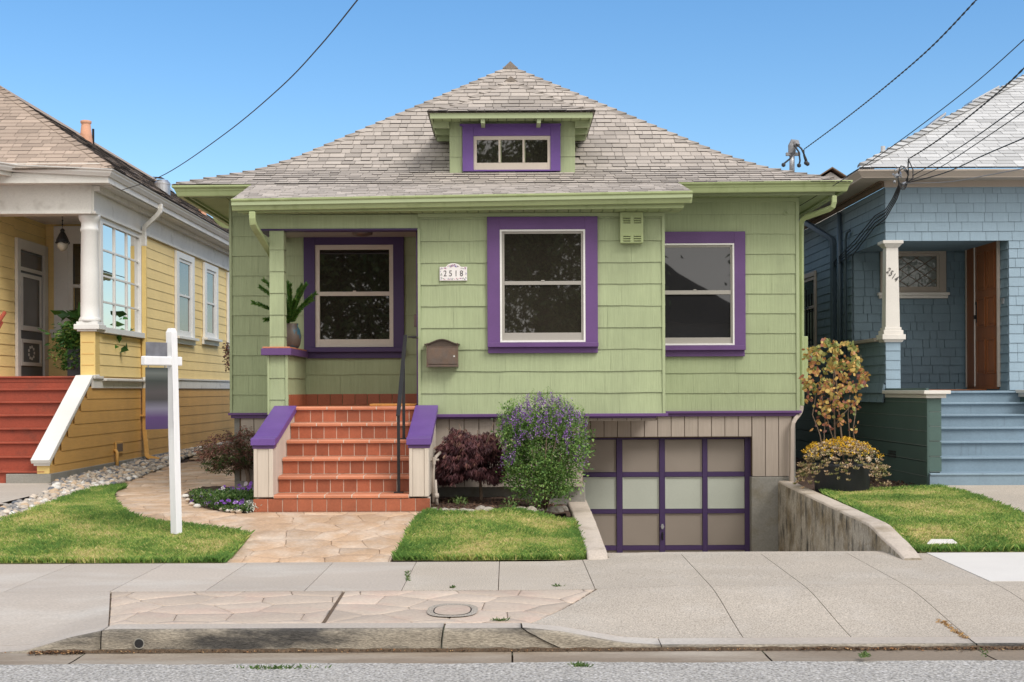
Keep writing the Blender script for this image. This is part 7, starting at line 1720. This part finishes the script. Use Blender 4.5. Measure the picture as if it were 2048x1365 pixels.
for k in range(5):
    a = rs.uniform(0, 6); m = MB(); m.tube([P3(1806 + 10 * math.cos(a + t), 355 + 14 * math.sin(a + t) * (1 + .2 * k), 17.55) for t in np.linspace(0, 5, 14)], .006, 5); m.build('loop', m_wire, jb)
for k in range(4):
    m = MB(); m.tube([P3(1798 + 2 * k, 368, 17.6), P3(1785 + 3 * k, 398, 17.9), P3(1771, 420 + 6 * k, 18.2), (BX - .06, 18.6, 3.95 - .05 * k), (BX - .08, 19.6, 3.72 - .06 * k), (BX - .07, 20.9, 3.52 - .02 * k)], .008, 5); m.build('hanging_cable', m_wire, jb, 0, True)
ms = thing('service_mast', 'electric service mast with curled cable ends behind the green roof', 'mast', P3(1583, 340, 21))
m = MB(); m.tube([P3(1584, 350, 21), P3(1584, 306, 21)], .042, 10); m.build('pipe', m_steel, ms, 0, True)
m = MB(); m.tube([P3(1584, 307, 21), P3(1584, 292, 21), P3(1587, 285, 21), P3(1592, 286, 20.97), P3(1594, 292, 20.95)], [.06, .062, .06, .055, .05], 10); m.box(*[f(a_, b_) for a_, b_, f in ((P3(1572, 312, 21)[0], P3(1600, 312, 21)[0], min), (P3(1572, 312, 21)[0], P3(1600, 312, 21)[0], max))], 20.97, 21.03, P3(1584, 312, 21)[2], P3(1584, 306, 21)[2]); m.build('weather_head', m_wireg, ms, 0)
for pts_ in ([(1592, 288), (1603, 298), (1612, 318), (1615, 328)], [(1588, 290), (1598, 305), (1600, 322), (1598, 331)], [(1590, 300), (1580, 318), (1570, 326), (1567, 330)], [(1607, 300), (1608, 312), (1612, 326)]):
    m = MB(); m.tube([P3(a, b, 20.9) for a, b in pts_], .014, 6); e = P3(*pts_[-1], 20.9); m.lathe(e[0], e[1], [(.01, e[2] - .035), (.032, e[2] - .02), (.032, e[2] + .015), (.01, e[2] + .03)], 8); m.build('cable_end', m_wire, ms, 0, True)
# ------------------------------------------------------------------ across the street (mirrored in the windows)
rs = np.random.RandomState(61)
for k, (tx, ty, h, rd, lab) in enumerate(((-5.5, -10, 13, 4.6, 'dark leafy street tree across the road, left'), (1.2, -12, 15, 4.6, 'dark leafy street tree across the road, middle'), (10.5, -12, 9, 3.0, 'dark leafy street tree across the road, right'))):
    t = thing('street_tree', lab, 'tree', (tx, ty, 0)); stem(t, [(tx, ty, -.1), (tx + .1, ty, 2), (tx, ty, 4), (tx + .2, ty, h * .7)], [.28, .22, .18, .06], m_bark)
    pts = []; dr = []
    for c_ in range(46):
        d = rs.normal(size=3); d /= np.linalg.norm(d); cc = np.array([tx, ty, h * .52]) + d * np.array([rd, rd, h * .47]) * rs.uniform(.2, .9)
        for j in range(430): pts.append(cc + rs.normal(size=3) * rd * .16); dr.append((rs.normal(), rs.normal(), -.6))
    leafmesh('crown', pts, .30, m_dark_leaf, t, rs.uniform(0, 1, len(pts)), .4, .2, np.array(dr), .5, 62 + k)
oh = thing('opposite_house', 'pale bungalow with a dark roof across the road behind the camera', 'house', (6, -16, 0))
m = MB(); m.box(1.5, 9, -22, -16, 0, 4); m.build('wall', m_taupeb, oh); m = MB(); m.py([(1, 4), (9.5, 4), (5.25, 6.6)], -22.5, -15.5); m.build('roof', m_bark, oh)
for x in (2.6, 6.4): m = MB(); m.box(x, x + 1.4, -16.0, -15.96, 1.3, 2.9); m.build('window', m_glass, oh)
